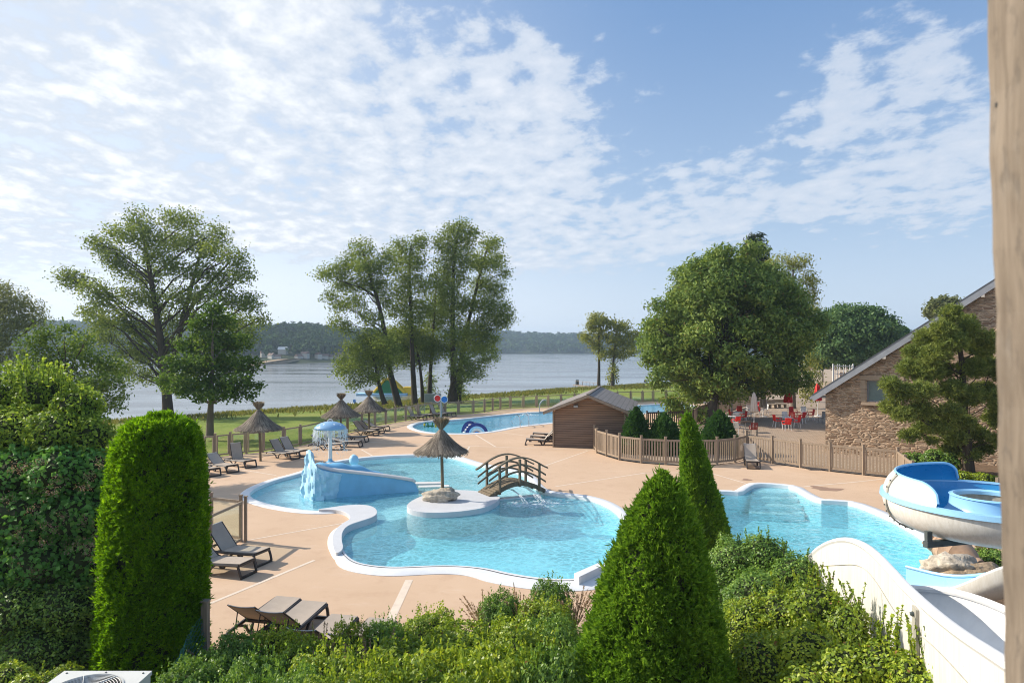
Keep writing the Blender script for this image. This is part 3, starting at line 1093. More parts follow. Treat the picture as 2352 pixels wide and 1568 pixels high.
    for (x, y, rx, ry, sd) in [(1900, 1123, .55, .16, 1), (1880, 1119, .3, .12, 2), (1715, 1067 + 34, .2, .08, 3)]:
        c = G(x, y)
        lp = [(c.x + rx * math.cos(a) * (1 + .3 * math.sin(3 * a + sd)), c.y + ry * 2.4 * math.sin(a) * (1 + .3 * math.cos(2 * a + sd))) for a in [k * 2 * PI / 24 for k in range(24)]]
        S.sheet(lp, [], 0.0045 + sd * .001)
    S.build('damp_patches', M['stain'])['kind'] = 'structure'

    # ---- pools
    def pool(name, label, inn, out, depth, liner, wat, lip=0.05, group='swimming pools'):
        c = (sum(p[0] for p in inn) / len(inn), sum(p[1] for p in inn) / len(inn), 0)
        t = thing(name, label, 'pool', c, 0, group)
        k = MB()
        mid_o = [(a[0] * .12 + b[0] * .88, a[1] * .12 + b[1] * .88) for a, b in zip(inn, out)]
        mid_i = [(a[0] * .9 + b[0] * .1, a[1] * .9 + b[1] * .1) for a, b in zip(inn, out)]
        n = len(inn)
        rows = [[(p[0], p[1], -.03) for p in out], [(p[0], p[1], .012) for p in out], [(p[0], p[1], lip * .75) for p in mid_o], [(p[0], p[1], lip) for p in mid_i],
                [(p[0], p[1], lip - .015) for p in inn], [(p[0], p[1], WZ - .05) for p in inn]]
        k.loft(rows, closed=True)
        k.build('coping', M['coping'], t, c, smooth=True)
        k = MB()
        k.wall(inn, -depth, WZ - .05, flip=True)
        k.sheet(inn, [], -depth)
        k.build('basin', liner, t, c)
        k = MB()
        k.sheet(inn, [], WZ)
        k.build('water', wat, t, c)
        return t, c
    t, c = pool('leisure_pool', 'large curved turquoise pool with a round island and an arched footbridge', pool_in, pool_out, .80, M['liner_deep'], M['water'])
    sh_ = P2([(540, 1138), (560, 1120), (640, 1085), (760, 1045), (940, 1034), (1060, 1040), (1240, 1070), (1262, 1112), (1242, 1133), (1200, 1137), (1150, 1141), (1100, 1152), (1000, 1166), (935, 1162), (905, 1172), (868, 1182), (800, 1180), (640, 1186), (550, 1152)])
    MB().prism(ccw(smooth_loop(sh_, 1)), -1.2, -0.36).build('shallow_floor', M['liner_shallow'], t, c)
    # raised arm between the two basins
    arm = P2([(722, 1178), (764, 1177.5), (786, 1181), (801, 1189), (805, 1199.5), (789, 1208), (770, 1224), (761, 1243), (767, 1278), (779, 1280), (790, 1268), (785, 1250), (786, 1230),
              (799, 1214.5), (831, 1204), (861, 1194), (868, 1183.5), (860, 1171), (834, 1165.5), (791, 1167.5), (760, 1172.5)])
    MB().prism(ccw(smooth_loop(arm, 2)), -0.5, 0.13).build('raised_arm', M['plateau'], t, c, bevel=.03)
    blk = P2([(1318, 1338), (1376, 1312), (1384, 1320), (1330, 1347)])
    MB().prism(ccw(blk), -.3, .24).build('end_wall', M['coping'], t, c, bevel=.02)
    fr = [(a, b) for a, b in zip(pool_in, pool_out) if a[1] < 19.6]
    k = MB()
    for u0, u1, z in ((.20, .225, .0535), (.225, .25, .0525)):
        row0 = [(a[0] * (1 - u0) + b[0] * u0, a[1] * (1 - u0) + b[1] * u0, z) for a, b in fr]
        row1 = [(a[0] * (1 - u1) + b[0] * u1, a[1] * (1 - u1) + b[1] * u1, z - .0005) for a, b in fr]
        k.loft([row0, row1])
    k.build('overflow_slot', M['drain'], t, c)
    wr = P2([(1146, 1139), (1242, 1131), (1243, 1135), (1147, 1143.5)])
    MB().prism(ccw(wr), -1.15, WZ + .035).build('weir', M['coping'], t, c)
    isl = P2([(932.6, 1160), (938, 1168), (960, 1174), (990, 1177), (1026, 1176), (1070, 1172.5), (1120, 1164), (1149, 1147), (1147, 1137), (1101, 1127), (1053, 1124), (1010, 1126), (972.8, 1136), (945, 1149)], .1)
    MB().prism(ccw(smooth_loop(isl, 2)), -1.15, .1).build('island', M['plateau'], t, c, bevel=.03)
    t, c = pool('swimming_pool', 'blue pool with white entry steps in front of the picket fence', pool2_in, pool2_out, .95, M['liner_deep'], M['water'], .07)
    for k, (y0, z) in enumerate([(1123, -.13), (1128, -.28), (1134, -.46), (1140, -.66)]):
        st = P2([(1720, 1113), (1745, 1108), (1815, 1110), (1838, 1119), (1836 + k * 4, y0), (1790, y0 + 2.5), (1732 - k * 4, y0 - 1)])
        MB().prism(ccw(st), -1.3, z).build('step', M['liner_shallow'], t, c)
    t, c = pool('lagoon_pool', 'long bright blue pool reaching behind the timber shed by the glass fence', pool3_in, pool3_out, .9, M['liner_far'], M['water_far'], .04)
    tod = P2([(930, 985), (950, 965), (1050, 960), (1100, 955), (1130, 985), (1110, 1000), (1000, 1002), (950, 995)])
    MB().prism(ccw(smooth_loop(tod, 1)), -.95, -.32).build('shallow_floor', M['liner'], t, c)


lawn_rows = []
make_setting()


# ------------------------------------------------------------------ far shore
def interp(l, x):
    for (a, b), (c, d) in zip(l[:-1], l[1:]):
        if a <= x <= c:
            return b + (d - b) * (x - a) / (c - a)
    return l[0][1] if x < l[0][0] else l[-1][1]


def hill(name, ridge, yb0, Yb, Yr, x0, x1, nx, mat, beyond=200):
    """a wooded slope: shore at depth Yb, crest at depth Yr, crest line as surveyed"""
    rows = []
    xs = [x0 + (x1 - x0) * i / (nx - 1) for i in range(nx)]
    nr = 12
    for j in range(nr + 3):
        row = []
        for i, x in enumerate(xs):
            yb, yr = Yb(x), Yr(x)
            if j <= nr:
                t = j / nr
                Y = yb + (yr - yb) * t
                zc = CH - (interp(ridge, x) + 4 - HY) * yr / F
                z = (LAKE_Z - .4) + (zc - LAKE_Z + .4) * (math.sin(t * PI / 2) ** 1.2)
                z += math.sin(x * .021 + j * .9) * .02 * (zc + 2) * math.sin(PI * t)
            else:
                k = j - nr
                Y = yr + beyond * k * .5
                zc = CH - (interp(ridge, x) + 4 - HY) * yr / F
                z = zc * (1 - .6 * k)
            row.append(((x - CX) / F * yb * (1 + (Y / yb - 1) * .96), Y, z))
        rows.append(row)
    o = MB().loft(rows).build(name, mat, smooth='all')
    o['kind'] = 'structure'
    return rows


def wood(name, rows, count, h, per, size, r0=1, r1=13, seed=3, clear=None):
    """the trees of a far wood: one mass"""
    rg = np.random.default_rng(seed)
    R = np.array(rows)
    nr, nx = R.shape[:2]
    j = rg.uniform(r0, min(r1, nr - 1.01), count)
    i = rg.uniform(0, nx - 1.01, count)
    j0, i0 = j.astype(int), i.astype(int)
    fj, fi = (j - j0)[:, None], (i - i0)[:, None]
    P = (R[j0, i0] * (1 - fi) + R[j0, i0 + 1] * fi) * (1 - fj) + (R[j0 + 1, i0] * (1 - fi) + R[j0 + 1, i0 + 1] * fi) * fj
    if clear is not None:
        P = P[clear(P)]
    n = len(P)
    H = h * rg.uniform(.6, 1.25, n)
    conifer = rg.uniform(0, 1, n) < .3
    C = np.repeat(P, per, axis=0)
    Hh = np.repeat(H, per)
    con = np.repeat(conifer, per)
    d = unit(rg.normal(0, 1, (n * per, 3)))
    rad = np.where(con, .2, .36) * Hh
    t = d[:, 2] * .5 + .5
    rad = rad * np.where(con, 1.25 - t, 1.0)
    C = C + np.stack([d[:, 0] * rad, d[:, 1] * rad, Hh * (.25 + .7 * t)], axis=1)
    q = leaf_quads(C, d, size, size * .8, .2, .7)
    o = quads_object(name, q, M['forest'])
    tag(o, kind='stuff')
    return o


def make_far():
    r_left = [(-700, 768), (-300, 758), (0, 752), (100, 753), (180, 753), (260, 754), (400, 757), (560, 766), (640, 770), (760, 784), (900, 797)]
    rowsL = hill('far_hill', r_left, 845, lambda x: 560.0, lambda x: 900.0, -900, 880, 70, M['hill'])
    wood('far_ridge_wood', rowsL, 3600, 11, 12, 5.5, 0.3, 13.5, 3)
    r_mid = [(430, 806), (470, 796), (520, 784), (560, 774), (600, 768), (650, 763), (700, 764), (760, 771), (800, 777), (860, 784), (920, 794), (1000, 808)]
    rowsM = hill('near_hill', r_mid, 836, lambda x: 345 + max(0, x - 640) * .25, lambda x: 560.0, 430, 1000, 60, M['hill'])
    wood('village_hill_wood', rowsM, 1500, 8.5, 22, 2.8, 1.6, 13.0, 5, clear=lambda P: ~((P[:, 1] < 392) & (P[:, 0] > -150) & (P[:, 0] < -92) & (np.sin(P[:, 0] * .9) + np.sin(P[:, 1] * .7) > -.25)))
    r_right = [(640, 775), (760, 770), (800, 766), (870, 765), (1000, 768), (1140, 769), (1200, 774), (1250, 775.5), (1330, 777), (1400, 782), (1480, 779), (1600, 775), (1800, 772), (2400, 770), (3200, 768)]
    rowsR = hill('right_hill', r_right, 813, lambda x: 980.0, lambda x: 1350.0, 640, 3200, 110, M['hill'])
    wood('lake_end_wood', rowsR, 6500, 12, 10, 7.0, 0.25, 13.5, 6)
    # dry field between the woods
    fp = [AT(795, 771, 1190), AT(880, 771.5, 1190), AT(900, 766, 1290), AT(810, 765.5, 1290)]
    MB().add([p + Vector((0, 0, 6)) for p in fp], [(0, 1, 2, 3)]).build('dry_field', M['field'])['kind'] = 'structure'
    # beach
    b0 = [G(x, y, LAKE_Z + .03) for x, y in [(560, 840), (590, 839), (630, 836), (690, 832.5), (770, 830)]]
    b1 = [p + Vector((0, 14 if i < 3 else 5, 1.3 if i < 3 else .7)) for i, p in enumerate(b0)]
    b2 = [p + Vector((0, 30 if i < 3 else 12, 1.0)) for i, p in enumerate(b1)]
    MB().loft([b0, b1, b2]).build('beach', M['sand'])['kind'] = 'structure'
    # village
    vill = [(652, 808, 5.6, 'large white gabled house above the far beach', 395), (610, 815, 4.6, None, 388), (626, 819, 4.2, None, 383), (640, 822, 4.0, None, 380), (688, 822, 4.5, None, 386), (703, 816, 4.6, None, 396), (719, 812, 5.0, None, 402),
            (733, 818, 4.6, None, 395), (748, 821, 4.4, None, 392), (763, 823, 4.5, None, 392), (780, 819, 4.8, None, 400)]
    names = ['', 'small pale house at the left end of the far beach village', 'low pale house right of the leftmost village house', 'lowest pale house nearest the far beach sand', 'pale house at the left of the right hand village cluster',
             'pale house second from left in the right hand village cluster', 'highest pale house of the right hand village cluster', 'pale house in the middle of the right hand village cluster',
             'pale house right of the middle of the far shore cluster', 'pale house lowest at the right of the far shore cluster', 'rightmost pale house of the far shore village']
    RM = np.array(rowsM)

    def on_slope(x, y):
        for k in range(400):
            Y = 350 + k * .5
            p = AT(x, y, Y)
            d = np.abs(RM[:, :, 0] - p.x) + np.abs(RM[:, :, 1] - p.y)
            if p.z <= RM[:, :, 2].flat[int(d.argmin())]:
                return p
        return AT(x, y, 380)
    for i, (x, y, w, lb, Y) in enumerate(vill):
        p = on_slope(x, y + 3)
        w *= .84
        base = (p.x, p.y - 1.5, p.z + .2)
        t = thing('house', lb or names[i], 'house', base, [0, .5, -.6, .2, 1.1, -.3, .7, -.8, .3, 1.3, -.5][i], 'houses on the far shore')
        ht = w * .42
        MB().box((base[0], base[1], base[2] + ht / 2 - .8), (w, w * .7, ht + 1.6)).build('wall', M['houses'], t, base)
        r = MB()
        x0, x1, y0, y1, z0, z1 = base[0] - w * .56, base[0] + w * .56, base[1] - w * .42, base[1] + w * .42, base[2] + ht - .05, base[2] + ht + w * .32
        r.add([(x0, y0, z0), (x1, y0, z0), (x1, y1, z0), (x0, y1, z0), (x0, (y0 + y1) / 2, z1), (x1, (y0 + y1) / 2, z1)], [(0, 1, 5, 4), (2, 3, 4, 5), (0, 4, 3), (1, 2, 5), (0, 3, 2, 1)])
        r.build('roof', M['whitep'] if i == 0 else M['tiles'], t, base)
    # wind turbines on the ridge
    lab = ['leftmost tiny wind turbine on the far ridge', 'second tiny wind turbine from the left on the ridge', 'third tiny wind turbine from the left on the ridge', 'rightmost tiny wind turbine left of the slim twin trees']
    for i, (x, y) in enumerate([(1162, 775), (1208.7, 778), (1254.8, 779), (1304, 780)]):
        base = AT(x, y, 1420)
        base.z -= 4
        t = thing('wind_turbine', lab[i], 'wind turbine', base, 0, 'wind turbines on the ridge')
        top = base + Vector((0, 0, 15))
        MB().tube([base, top], [.55, .3], 6).build('tower', M['whitep'], t, base)
        MB().box(top + Vector((0, -.4, 0)), (.7, 1.8, .7)).build('nacelle', M['whitep'], t, base)
        for k in range(3):
            a = i * .7 + k * 2 * PI / 3
            MB().tube([top + Vector((0, -1.4, 0)), top + Vector((math.sin(a) * 6.5, -1.4, math.cos(a) * 6.5))], [.4, .12], 5).build('blade', M['whitep'], t, base)
    # the air over the lake
    hz = MB().box((0, 1120, 34), (3990, 2640, 76))
    o = hz.build('haze', None)
    o['kind'] = 'stuff'
    m = bpy.data.materials.new('haze air')
    m.use_nodes = True
    nt = m.node_tree
    nt.nodes.clear()
    out = nt.nodes.new('ShaderNodeOutputMaterial')
    vol = nt.nodes.new('ShaderNodeVolumePrincipled')
    vol.inputs['Color'].default_value = (0.62, 0.80, 1.0, 1)
    vol.inputs['Density'].default_value = HAZE
    vol.inputs['Anisotropy'].default_value = 0.25
    nt.links.new(vol.outputs[0], out.inputs['Volume'])
    o.data.materials.append(m)


HAZE = 0.00034
make_far()


# ------------------------------------------------------------------ sun loungers
def lounger(base, rz, ang, label):
    """foot end at the base point, head towards local +x"""
    t = thing('sun_lounger', label, 'sun lounger', base, rz, 'sun loungers on the pool deck')
    f = MB()
    for s in (-1, 1):
        f.tube([(.02, s * .30, .335), (.5, s * .305, .315), (1.1, s * .305, .30), (1.72, s * .29, .285), (1.86, s * .27, .27), (1.90, s * .27, .20)], [.034, .036, .036, .034, .032, .028], 6)
    f.bar((.03, -.3, .33), (.03, .3, .33), .05, .06)
    f.bar((.62, -.3, .30), (.62, .3, .30), .05, .04)
    f.bar((1.14, -.3, .29), (1.14, .3, .29), .05, .05)
    f.bar((1.84, -.27, .27), (1.84, .27, .27), .05, .05)
    f.build('frame', M['plastic'], t, smooth=True)
    for s in (-1, 1):
        k = MB()
        k.tube([(.05, s * .30, .33), (-.0, s * .305, .20), (-.05, s * .295, .03)], [.036, .034, .034], 6)
        k.build('front_leg', M['plastic'], t, smooth=True)
        k = MB()
        k.tube([(.72, s * .305, .30), (.86, s * .30, .20), (.95, s * .29, .03), (1.06, s * .29, .03), (1.16, s * .30, .19), (1.42, s * .305, .285)], [.03, .03, .032, .032, .03, .03], 6)
        k.build('middle_leg', M['plastic'], t, smooth=True)
    MB().bar((-.045, -.3, .03), (-.045, .3, .03), .06, .055).build('foot_bar', M['plastic'], t)
    k = MB()
    rows = []
    for i in range(9):
        x = .0 + 1.13 * i / 8
        rows.append([(x, y, .385 - .05 * x - .022 * math.sin(PI * i / 8) * math.cos(y * 4.8)) for y in (-.285, -.15, 0, .15, .285)])
    k.loft(rows)
    k.loft([[(p[0], p[1], p[2] - .014) for p in r] for r in rows[::-1]])
    k.loft([[(p[0], p[1], p[2]) for p in (r[0],)] + [(r[0][0], r[0][1], r[0][2] - .03)] for r in rows])
    k.loft([[(r[-1][0], r[-1][1], r[-1][2] - .03), r[-1]] for r in rows])
    k.build('seat', M['textile'], t, smooth='all')
    ca, sa = math.cos(ang), math.sin(ang)

    def bp(u, y, w=0.0):
        return (1.13 + u * ca - w * sa, y, .335 + u * sa + w * ca)
    k = MB()
    rows = [[bp(.79 * i / 6, y, .006 - .03 * math.cos(y * 5.2) * (0.3 + .7 * i / 6)) for y in (-.285, -.15, 0, .15, .285)] for i in range(7)]
    k.loft(rows)
    k.loft([[Vector(p) + Vector((.012 * sa, 0, -.012 * ca)) for p in r] for r in rows[::-1]])
    b = k.build('backrest', M['textile'], t, smooth='all')
    for s in (-1, 1):
        MB().tube([bp(0, s * .288), bp(.4, s * .288), bp(.80, s * .285)], .017, 6).build('side_rail', M['plastic'], b, smooth=True)
    k = MB()
    k.tube([bp(.80, y, .006 - .032 * math.cos(y * 5.2)) for y in (-.285, -.15, 0, .15, .285)], .010, 5)
    k.build('piping', M['piping'], b, smooth=True)
    for s in (-1, 1):
        MB().tube([bp(.45, s * .25, -.02), (1.13 + .45 * ca + .10, s * .24, .30)], .012, 5).build('prop', M['plastic'], b)
    return t


def make_loungers():
    d = math.degrees
    spots = [
        # foot end (x, y), head end (x, y) in world metres, back angle, label
        ((-13.50, 30.95), (-15.1, 32.1), 56, 'upright lounger half hidden by the tall left conifer, leftmost of the row of three'),
        ((-13.04, 31.85), (-14.7, 33.05), 33, 'sun lounger with low reclined back between two others left of the first straw parasol'),
        ((-12.71, 33.17), (-14.3, 34.4), 74, 'sun lounger with almost vertical back just left of the first straw parasol pole'),
        ((-11.36, 35.70), (-12.9, 36.65), 50, 'near lounger of the pair between the first straw parasol and the whale slide'),
        ((-11.12, 36.55), (-12.7, 37.5), 52, 'far lounger of the pair between the first straw parasol and the whale slide'),
        ((-9.06, 45.40), (-10.8, 46.15), 47, 'lounger with raised back, nearest of three under the third straw parasol by the fence'),
        ((-8.89, 46.55), (-10.65, 47.2), 36, 'middle lounger of three under the third straw parasol by the fence'),
        ((-8.75, 47.90), (-10.5, 48.5), 28, 'farthest lounger of three under the third straw parasol by the fence'),
        ((-9.02, 42.30), (-10.9, 42.6), 12, 'lounger lying flat just behind the mushroom fountain spray'),
        ((-8.93, 40.20), (-10.8, 40.4), 14, 'lounger lying flat, seen right beside the falling water of the mushroom'),
        ((-9.75, 39.20), (-11.6, 39.3), 40, 'lounger seen through the falling water of the mushroom fountain'),
        ((-7.05, 55.20), (-8.7, 55.9), 62, 'leftmost upright lounger of four by the fence left of the disc pole'),
        ((-6.65, 56.40), (-8.3, 57.1), 62, 'second lounger from left of four by the glass fence left of the disc pole'),
        ((-5.55, 57.20), (-7.0, 57.9), 64, 'third upright lounger from left by the glass fence, directly behind the disc pole'),
        ((-4.95, 58.00), (-6.3, 58.8), 64, 'rightmost upright lounger of four by the glass fence behind the disc pole'),
        ((.85, 41.20), (2.75, 41.1), 50, 'nearest of three loungers lined up against the timber shed'),
        ((1.15, 42.70), (3.05, 42.6), 42, 'middle one of three loungers lined up against the timber shed'),
        ((1.35, 44.20), (3.25, 44.1), 36, 'farthest of three loungers lined up against the timber shed'),
        ((11.62, 32.85), (12.05, 34.75), 58, 'single lounger facing the camera at the corner of the picket fence'),
        ((-6.70, 18.35), (-8.49, 18.99), 50, 'raised lounger by the low corner fence, upper one of the near left pair'),
        ((-6.76, 17.43), (-8.58, 17.98), 42, 'lounger half behind the tall left conifer, lower one of the near left pair'),
        ((-4.88, 14.91), (-5.26, 13.05), 38, 'left rearmost lounger seen from behind in the front group above the box bushes'),
        ((-4.24, 14.65), (-4.62, 12.79), 38, 'middle lounger seen from behind in the front group above the box bushes'),
        ((-3.41, 13.90), (-3.79, 12.04), 36, 'third lounger from left in the front group, half covered by box bushes'),
        ((-2.60, 13.72), (-2.98, 11.86), 34, 'rightmost lounger of the front group, only its foot showing above the box bush'),
    ]
    for (f, h, a, lb) in spots:
        lounger((f[0], f[1], 0.002), math.atan2(h[1] - f[1], h[0] - f[0]), math.radians(a), lb)


make_loungers()


# ------------------------------------------------------------------ straw parasols
def parasol(base, r, zr, label, lean=(0, 0), tuft=1.0, pole_z0=0.0, seed=1):
    rr = np.random.default_rng(seed)
    t = thing('straw_parasol', label, 'parasol', base, 0, 'straw parasols round the pools')
    b = Vector(base)
    za = zr + r * .82
    top = b + Vector((lean[0], lean[1], za))
    MB().tube([b + Vector((0, 0, pole_z0)), b.lerp(top, .5), top], [.062, .058, .05], 10).build('pole', M['pole'], t, base, smooth=True)
    cx, cy = top.x, top.y
    # thatch: a solid flared cone under a coat of reeds
    prof = [(.06, za), (r * .15, za - .12 * r), (r * .42, za - .42 * r), (r * .74, za - .69 * r), (r * .97, zr), (r * .95, zr - .03), (r * .55, zr + .20 * r), (.08, zr + .5 * r)]
    MB().lathe(prof, (cx, cy, b.z), 40, wob=lambda a, z: 1 + .012 * math.sin(a * 17 + z * 3)).build('thatch', M['thatch'], t, base, smooth=True)

    def rz(q):
        return np.interp(q, [0.05, .15, .42, .74, 1.0, 1.06], [za, za - .12 * r, za - .42 * r, za - .69 * r, zr, zr - .045])
    n = 1700
    a = rr.uniform(0, 2 * PI, n)
    q0 = rr.uniform(.08, .92, n)
    q1 = np.minimum(q0 + rr.uniform(.16, .34, n), 1.0 + rr.uniform(-.03, .05, n))
    da = rr.normal(0, .05, n)
    lift = rr.uniform(.006, .045, n)
    w = rr.uniform(.007, .019, n)

    def ring(q, ang, l):
        return np.stack([cx + np.cos(ang) * q * r, cy + np.sin(ang) * q * r, b.z + rz(q) + l], axis=1)
    p0, p1 = ring(q0, a, lift), ring(q1, a + da, lift * .7 + .004)
    sd = np.stack([-np.sin(a), np.cos(a), np.zeros(n)], axis=1) * w[:, None]
    Q = np.stack([p0 - sd, p0 + sd, p1 + sd, p1 - sd], axis=1)
    m = 420
    a2 = rr.uniform(0, 2 * PI, m)
    rim0, rim1 = ring(np.full(m, .93), a2, 0.012), ring(1.0 + rr.uniform(-.02, .045, m), a2 + rr.normal(0, .03, m), rr.uniform(-.09, .01, m))
    sd2 = np.stack([-np.sin(a2), np.cos(a2), np.zeros(m)], axis=1) * .016
    Q = np.concatenate([Q, np.stack([rim0 - sd2, rim0 + sd2, rim1 + sd2, rim1 - sd2], axis=1)])
    quads_object('reed_coat', Q, M['reeds'], t, base)
    # tuft tied above the thatch
    m = 620
    a = rr.uniform(0, 2 * PI, m)
    k = rr.uniform(0, 1, m) ** .6
    k = k ** .6
    hgt = (.26 + .17 * rr.uniform(0, 1, m) ** 1.5) * tuft
    out = (.05 + .27 * k) * tuft
    c0 = np.stack([cx + np.cos(a) * .04, cy + np.sin(a) * .04, np.full(m, b.z + za - .03)], axis=1)
    c1 = np.stack([cx + np.cos(a) * out, cy + np.sin(a) * out, b.z + za + hgt], axis=1)
    sd = np.stack([-np.sin(a), np.cos(a), np.zeros(m)], axis=1) * .010
    tf = quads_object('tuft', np.stack([c0 - sd * .6, c0 + sd * .6, c1 + sd, c1 - sd], axis=1), M['reeds'], t, base)
    MB().tube([(cx, cy, b.z + za - .10), (cx, cy, b.z + za + .04)], [.10, .075], 10).build('binding', M['thatch'], tf, base)
    return t


def make_parasols():
    p = G(1017, 1146, .1)
    parasol((p.x, p.y, .1), 1.03, 1.80, 'straw parasol standing in a rock on the round pool island', (-.06, 0), 1.1, 0.0, 1)
    p = G(598.5, 1058.5)
    parasol((p.x, p.y, 0), 1.20, 1.66, 'straw parasol by the fence left of the mushroom fountain', (-.1, 0), 1.0, 0.0, 2)
    p = G(782, 1016)
    parasol((p.x, p.y, 0), 1.20, 1.66, 'straw parasol partly hidden behind the mushroom cap', (.05, 0), 1.0, 0.0, 3)
    p = G(847.6, 994.6)
    parasol((p.x, p.y, 0), 1.20, 1.55, 'straw parasol farthest away, standing over three loungers by the glass fence', (0, 0), 1.0, 0.0, 4)
    r = G(1008, 1150, .1)
    MB().ico((r.x + .05, r.y + .1, .25), (.60, .42, .30), 4, .22, 5).build('parasol_rock', M['rock'], base=(r.x, r.y, .1), smooth='all')
    tag(bpy.data.objects['parasol_rock'], 'pale rough rock at the foot of the parasol on the pool island', 'rock')


make_parasols()


# ------------------------------------------------------------------ fences
def glass_panel(t, base, p, q, h, inset=.09):
    p, q = Vector(p), Vector(q)
    d = (q - p)
    L = d.length
    d.normalize()
    a, b = p + d * inset, q - d * inset
    z = Vector((0, 0, 1))
    f = MB()
    f.bar(a + z * (h - .06), b + z * (h - .06), .05, .075)
    f.bar(a + z * .11, b + z * .11, .05, .075)
    for c in (a + d * .03, b - d * .03):
        f.bar(c + z * .15, c + z * (h - .10), .05, .06, d)
    fr = f.build('panel_frame', M['glassfence'], t, base)
    MB().bar(a + z * (h * .5 + .02) + d * .06, b + z * (h * .5 + .02) - d * .06, .008, h - .26).build('glass_pane', M['glass'], fr, base)


def fence_post(t, base, p, h, mat, w=.085, cap=True):
    k = MB()
    p = Vector(p)
    k.box(p + Vector((0, 0, h / 2)), (w, w, h))
    if cap:
        k.box(p + Vector((0, 0, h + .012)), (w + .03, w + .03, .024))
    return k.build('post', mat, t, base)


def make_fences():
    pts = [G(x, y) for x, y in [(440, 1058), (466, 1053.5)] + FENCE_FAR]
    base = tuple(pts[12])
    t = thing('glass_fence', 'long timber framed glass fence between the pool deck and the lake lawn', 'fence', base)
    for i, p in enumerate(pts):
        fence_post(t, base, p, 1.25, M['glassfence'], .10)
        if i:
            glass_panel(t, base, pts[i - 1], p, 1.18)
    # corner piece in front, beside the tall conifer
    a, b, c = Vector((-9.32, 21.0, 0)), Vector((-8.07, 20.5, 0)), Vector((-8.29, 18.6, 0))
    e = Vector((-9.6, 18.1, 0))
    t = thing('glass_fence', 'short timber and glass fence corner right of the tall left conifer', 'fence', tuple(b))
    for p in (a, b, c, e):
        for s in (-.07, .07):
            fence_post(t, tuple(b), p + Vector((s, 0, 0)), 1.35 + (.04 if s < 0 else 0), M['fencewood'], .075)
    for p, q in ((a, b), (b, c), (c, e)):
        glass_panel(t, tuple(b), p, q, 1.26)
    # post with green wire netting
    p, q = Vector((-5.39, 12.0, 0)), Vector((-5.2, 9.2, 0))
    t = thing('wire_fence', 'brown post with sagging green wire netting at the foot of the tall left conifer', 'fence', tuple(p))
    fence_post(t, tuple(p), p, 1.36, M['fencewood'], .11)
    k = MB()
    n = 13
    for i in range(-n, n):
        for s in (1, -1):
            path = []
            for j in range(n * 2 + 1):
                u = j / (n * 2)
                v = i / n + s * u * 1.0 + (0 if s > 0 else 1)
                if 0 <= v <= 1:
                    c = p.lerp(q, u)
                    path.append(c + Vector((.06 * math.sin(u * 7 + v * 4), 0, v * (1.15 - .45 * u) + .02 * math.sin(j * 2.1))))
            if len(path) > 2:
                k.tube(path, .0035, 3, cap=False)
    k.build('wire_netting', M['wire'], t, tuple(p))

    # curved picket fence
    def pickets(t, base, p, q, h, mat, gap=.135, w=.075, low=.10):
        p, q = Vector(p), Vector(q)
        d = q - p
        L = d.length
        d.normalize()
        z = Vector((0, 0, 1))
        nrm = Vector((d.y, -d.x, 0))
        f = MB()
        a, b = p + d * .05, q - d * .05
        f.bar(a + z * (h - .05), b + z * (h - .05), .045, .10)
        f.bar(a + z * (low + .05), b + z * (low + .05), .045, .10)
        n = max(2, int((L - .1) / gap))
        for i in range(n):
            c = a + (b - a) * ((i + .5) / n)
            f.bar(c + z * (low + .10), c + z * (h - .10), w, .022, nrm)
        f.build('picket_panel', mat, t, base)

    fr = [G(x, y) for x, y in [(1365, 1031), (1371.5, 1040), (1393.7, 1047.7), (1423, 1056.3), (1473, 1063.2), (1529, 1067), (1588, 1069), (1647, 1067), (1688, 1062.4), (1715, 1054.5), (1774, 1064), (1838.4, 1073.6), (1906.6, 1082), (1983, 1090.5), (2062, 1098.5)]]
    base = tuple(fr[9])
    t = thing('picket_fence', 'curved weathered picket fence from the timber shed to the stone house', 'fence', base)
    for i, p in enumerate(fr):
        fence_post(t, base, p, 1.38 if i != 9 else 1.52, M['fencewood'], .10 if i != 9 else .14)
        if i:
            pickets(t, base, fr[i - 1], p, 1.26, M['fencewood'])
    end = [fr[-1], Vector((16.65, 28.95, 0)), Vector((16.1, 27.45, 0))]
    for a, b in zip(end[:-1], end[1:]):
        pickets(t, base, a, b, 1.22, M['fencewood'], .10, .085)
        fence_post(t, base, b, 1.28, M['fencewood'], .10)
    # dark fence behind the dwarf conifers, and the one running to the big tree
    fr = [G(x, y) for x, y in [(1486, 985), (1512, 984.5), (1540, 984), (1568, 983), (1592, 981)]]
    t = thing('picket_fence', 'straight dark brown picket fence behind the dwarf conifers', 'fence', tuple(fr[2]))
    for i, p in enumerate(fr):
        fence_post(t, tuple(fr[2]), p, 1.3, M['darkfence'], .09)
        if i:
            pickets(t, tuple(fr[2]), fr[i - 1], p, 1.22, M['darkfence'], .15)
    fr = [G(x, y) for x, y in [(1592, 981), (1606, 970), (1626, 962.5), (1650, 955), (1675, 947), (1700, 939), (1726, 931)]]
    t = thing('picket_fence', 'brown picket fence running back under the chestnut tree beside the terrace', 'fence', tuple(fr[3]))
    for i, p in enumerate(fr[1:]):
        fence_post(t, tuple(fr[3]), p, 1.35, M['fencewood'], .09)
        pickets(t, tuple(fr[3]), fr[i], p, 1.27, M['fencewood'], .15)
    # low timber edging behind the blue flume
    e = [Vector((20.3, 28.6, 0)), Vector((22.4, 29.0, 0)), Vector((26, 29.3, 0))]
    t = thing('timber_edging', 'low pale timber edging with a short post behind the blue flume', 'edging', tuple(e[0]))
    for a, b in zip(e[:-1], e[1:]):
        MB().bar(a + Vector((0, 0, .2)), b + Vector((0, 0, .2)), .12, .40).build('board', M['postwood'], t, tuple(e[0]))
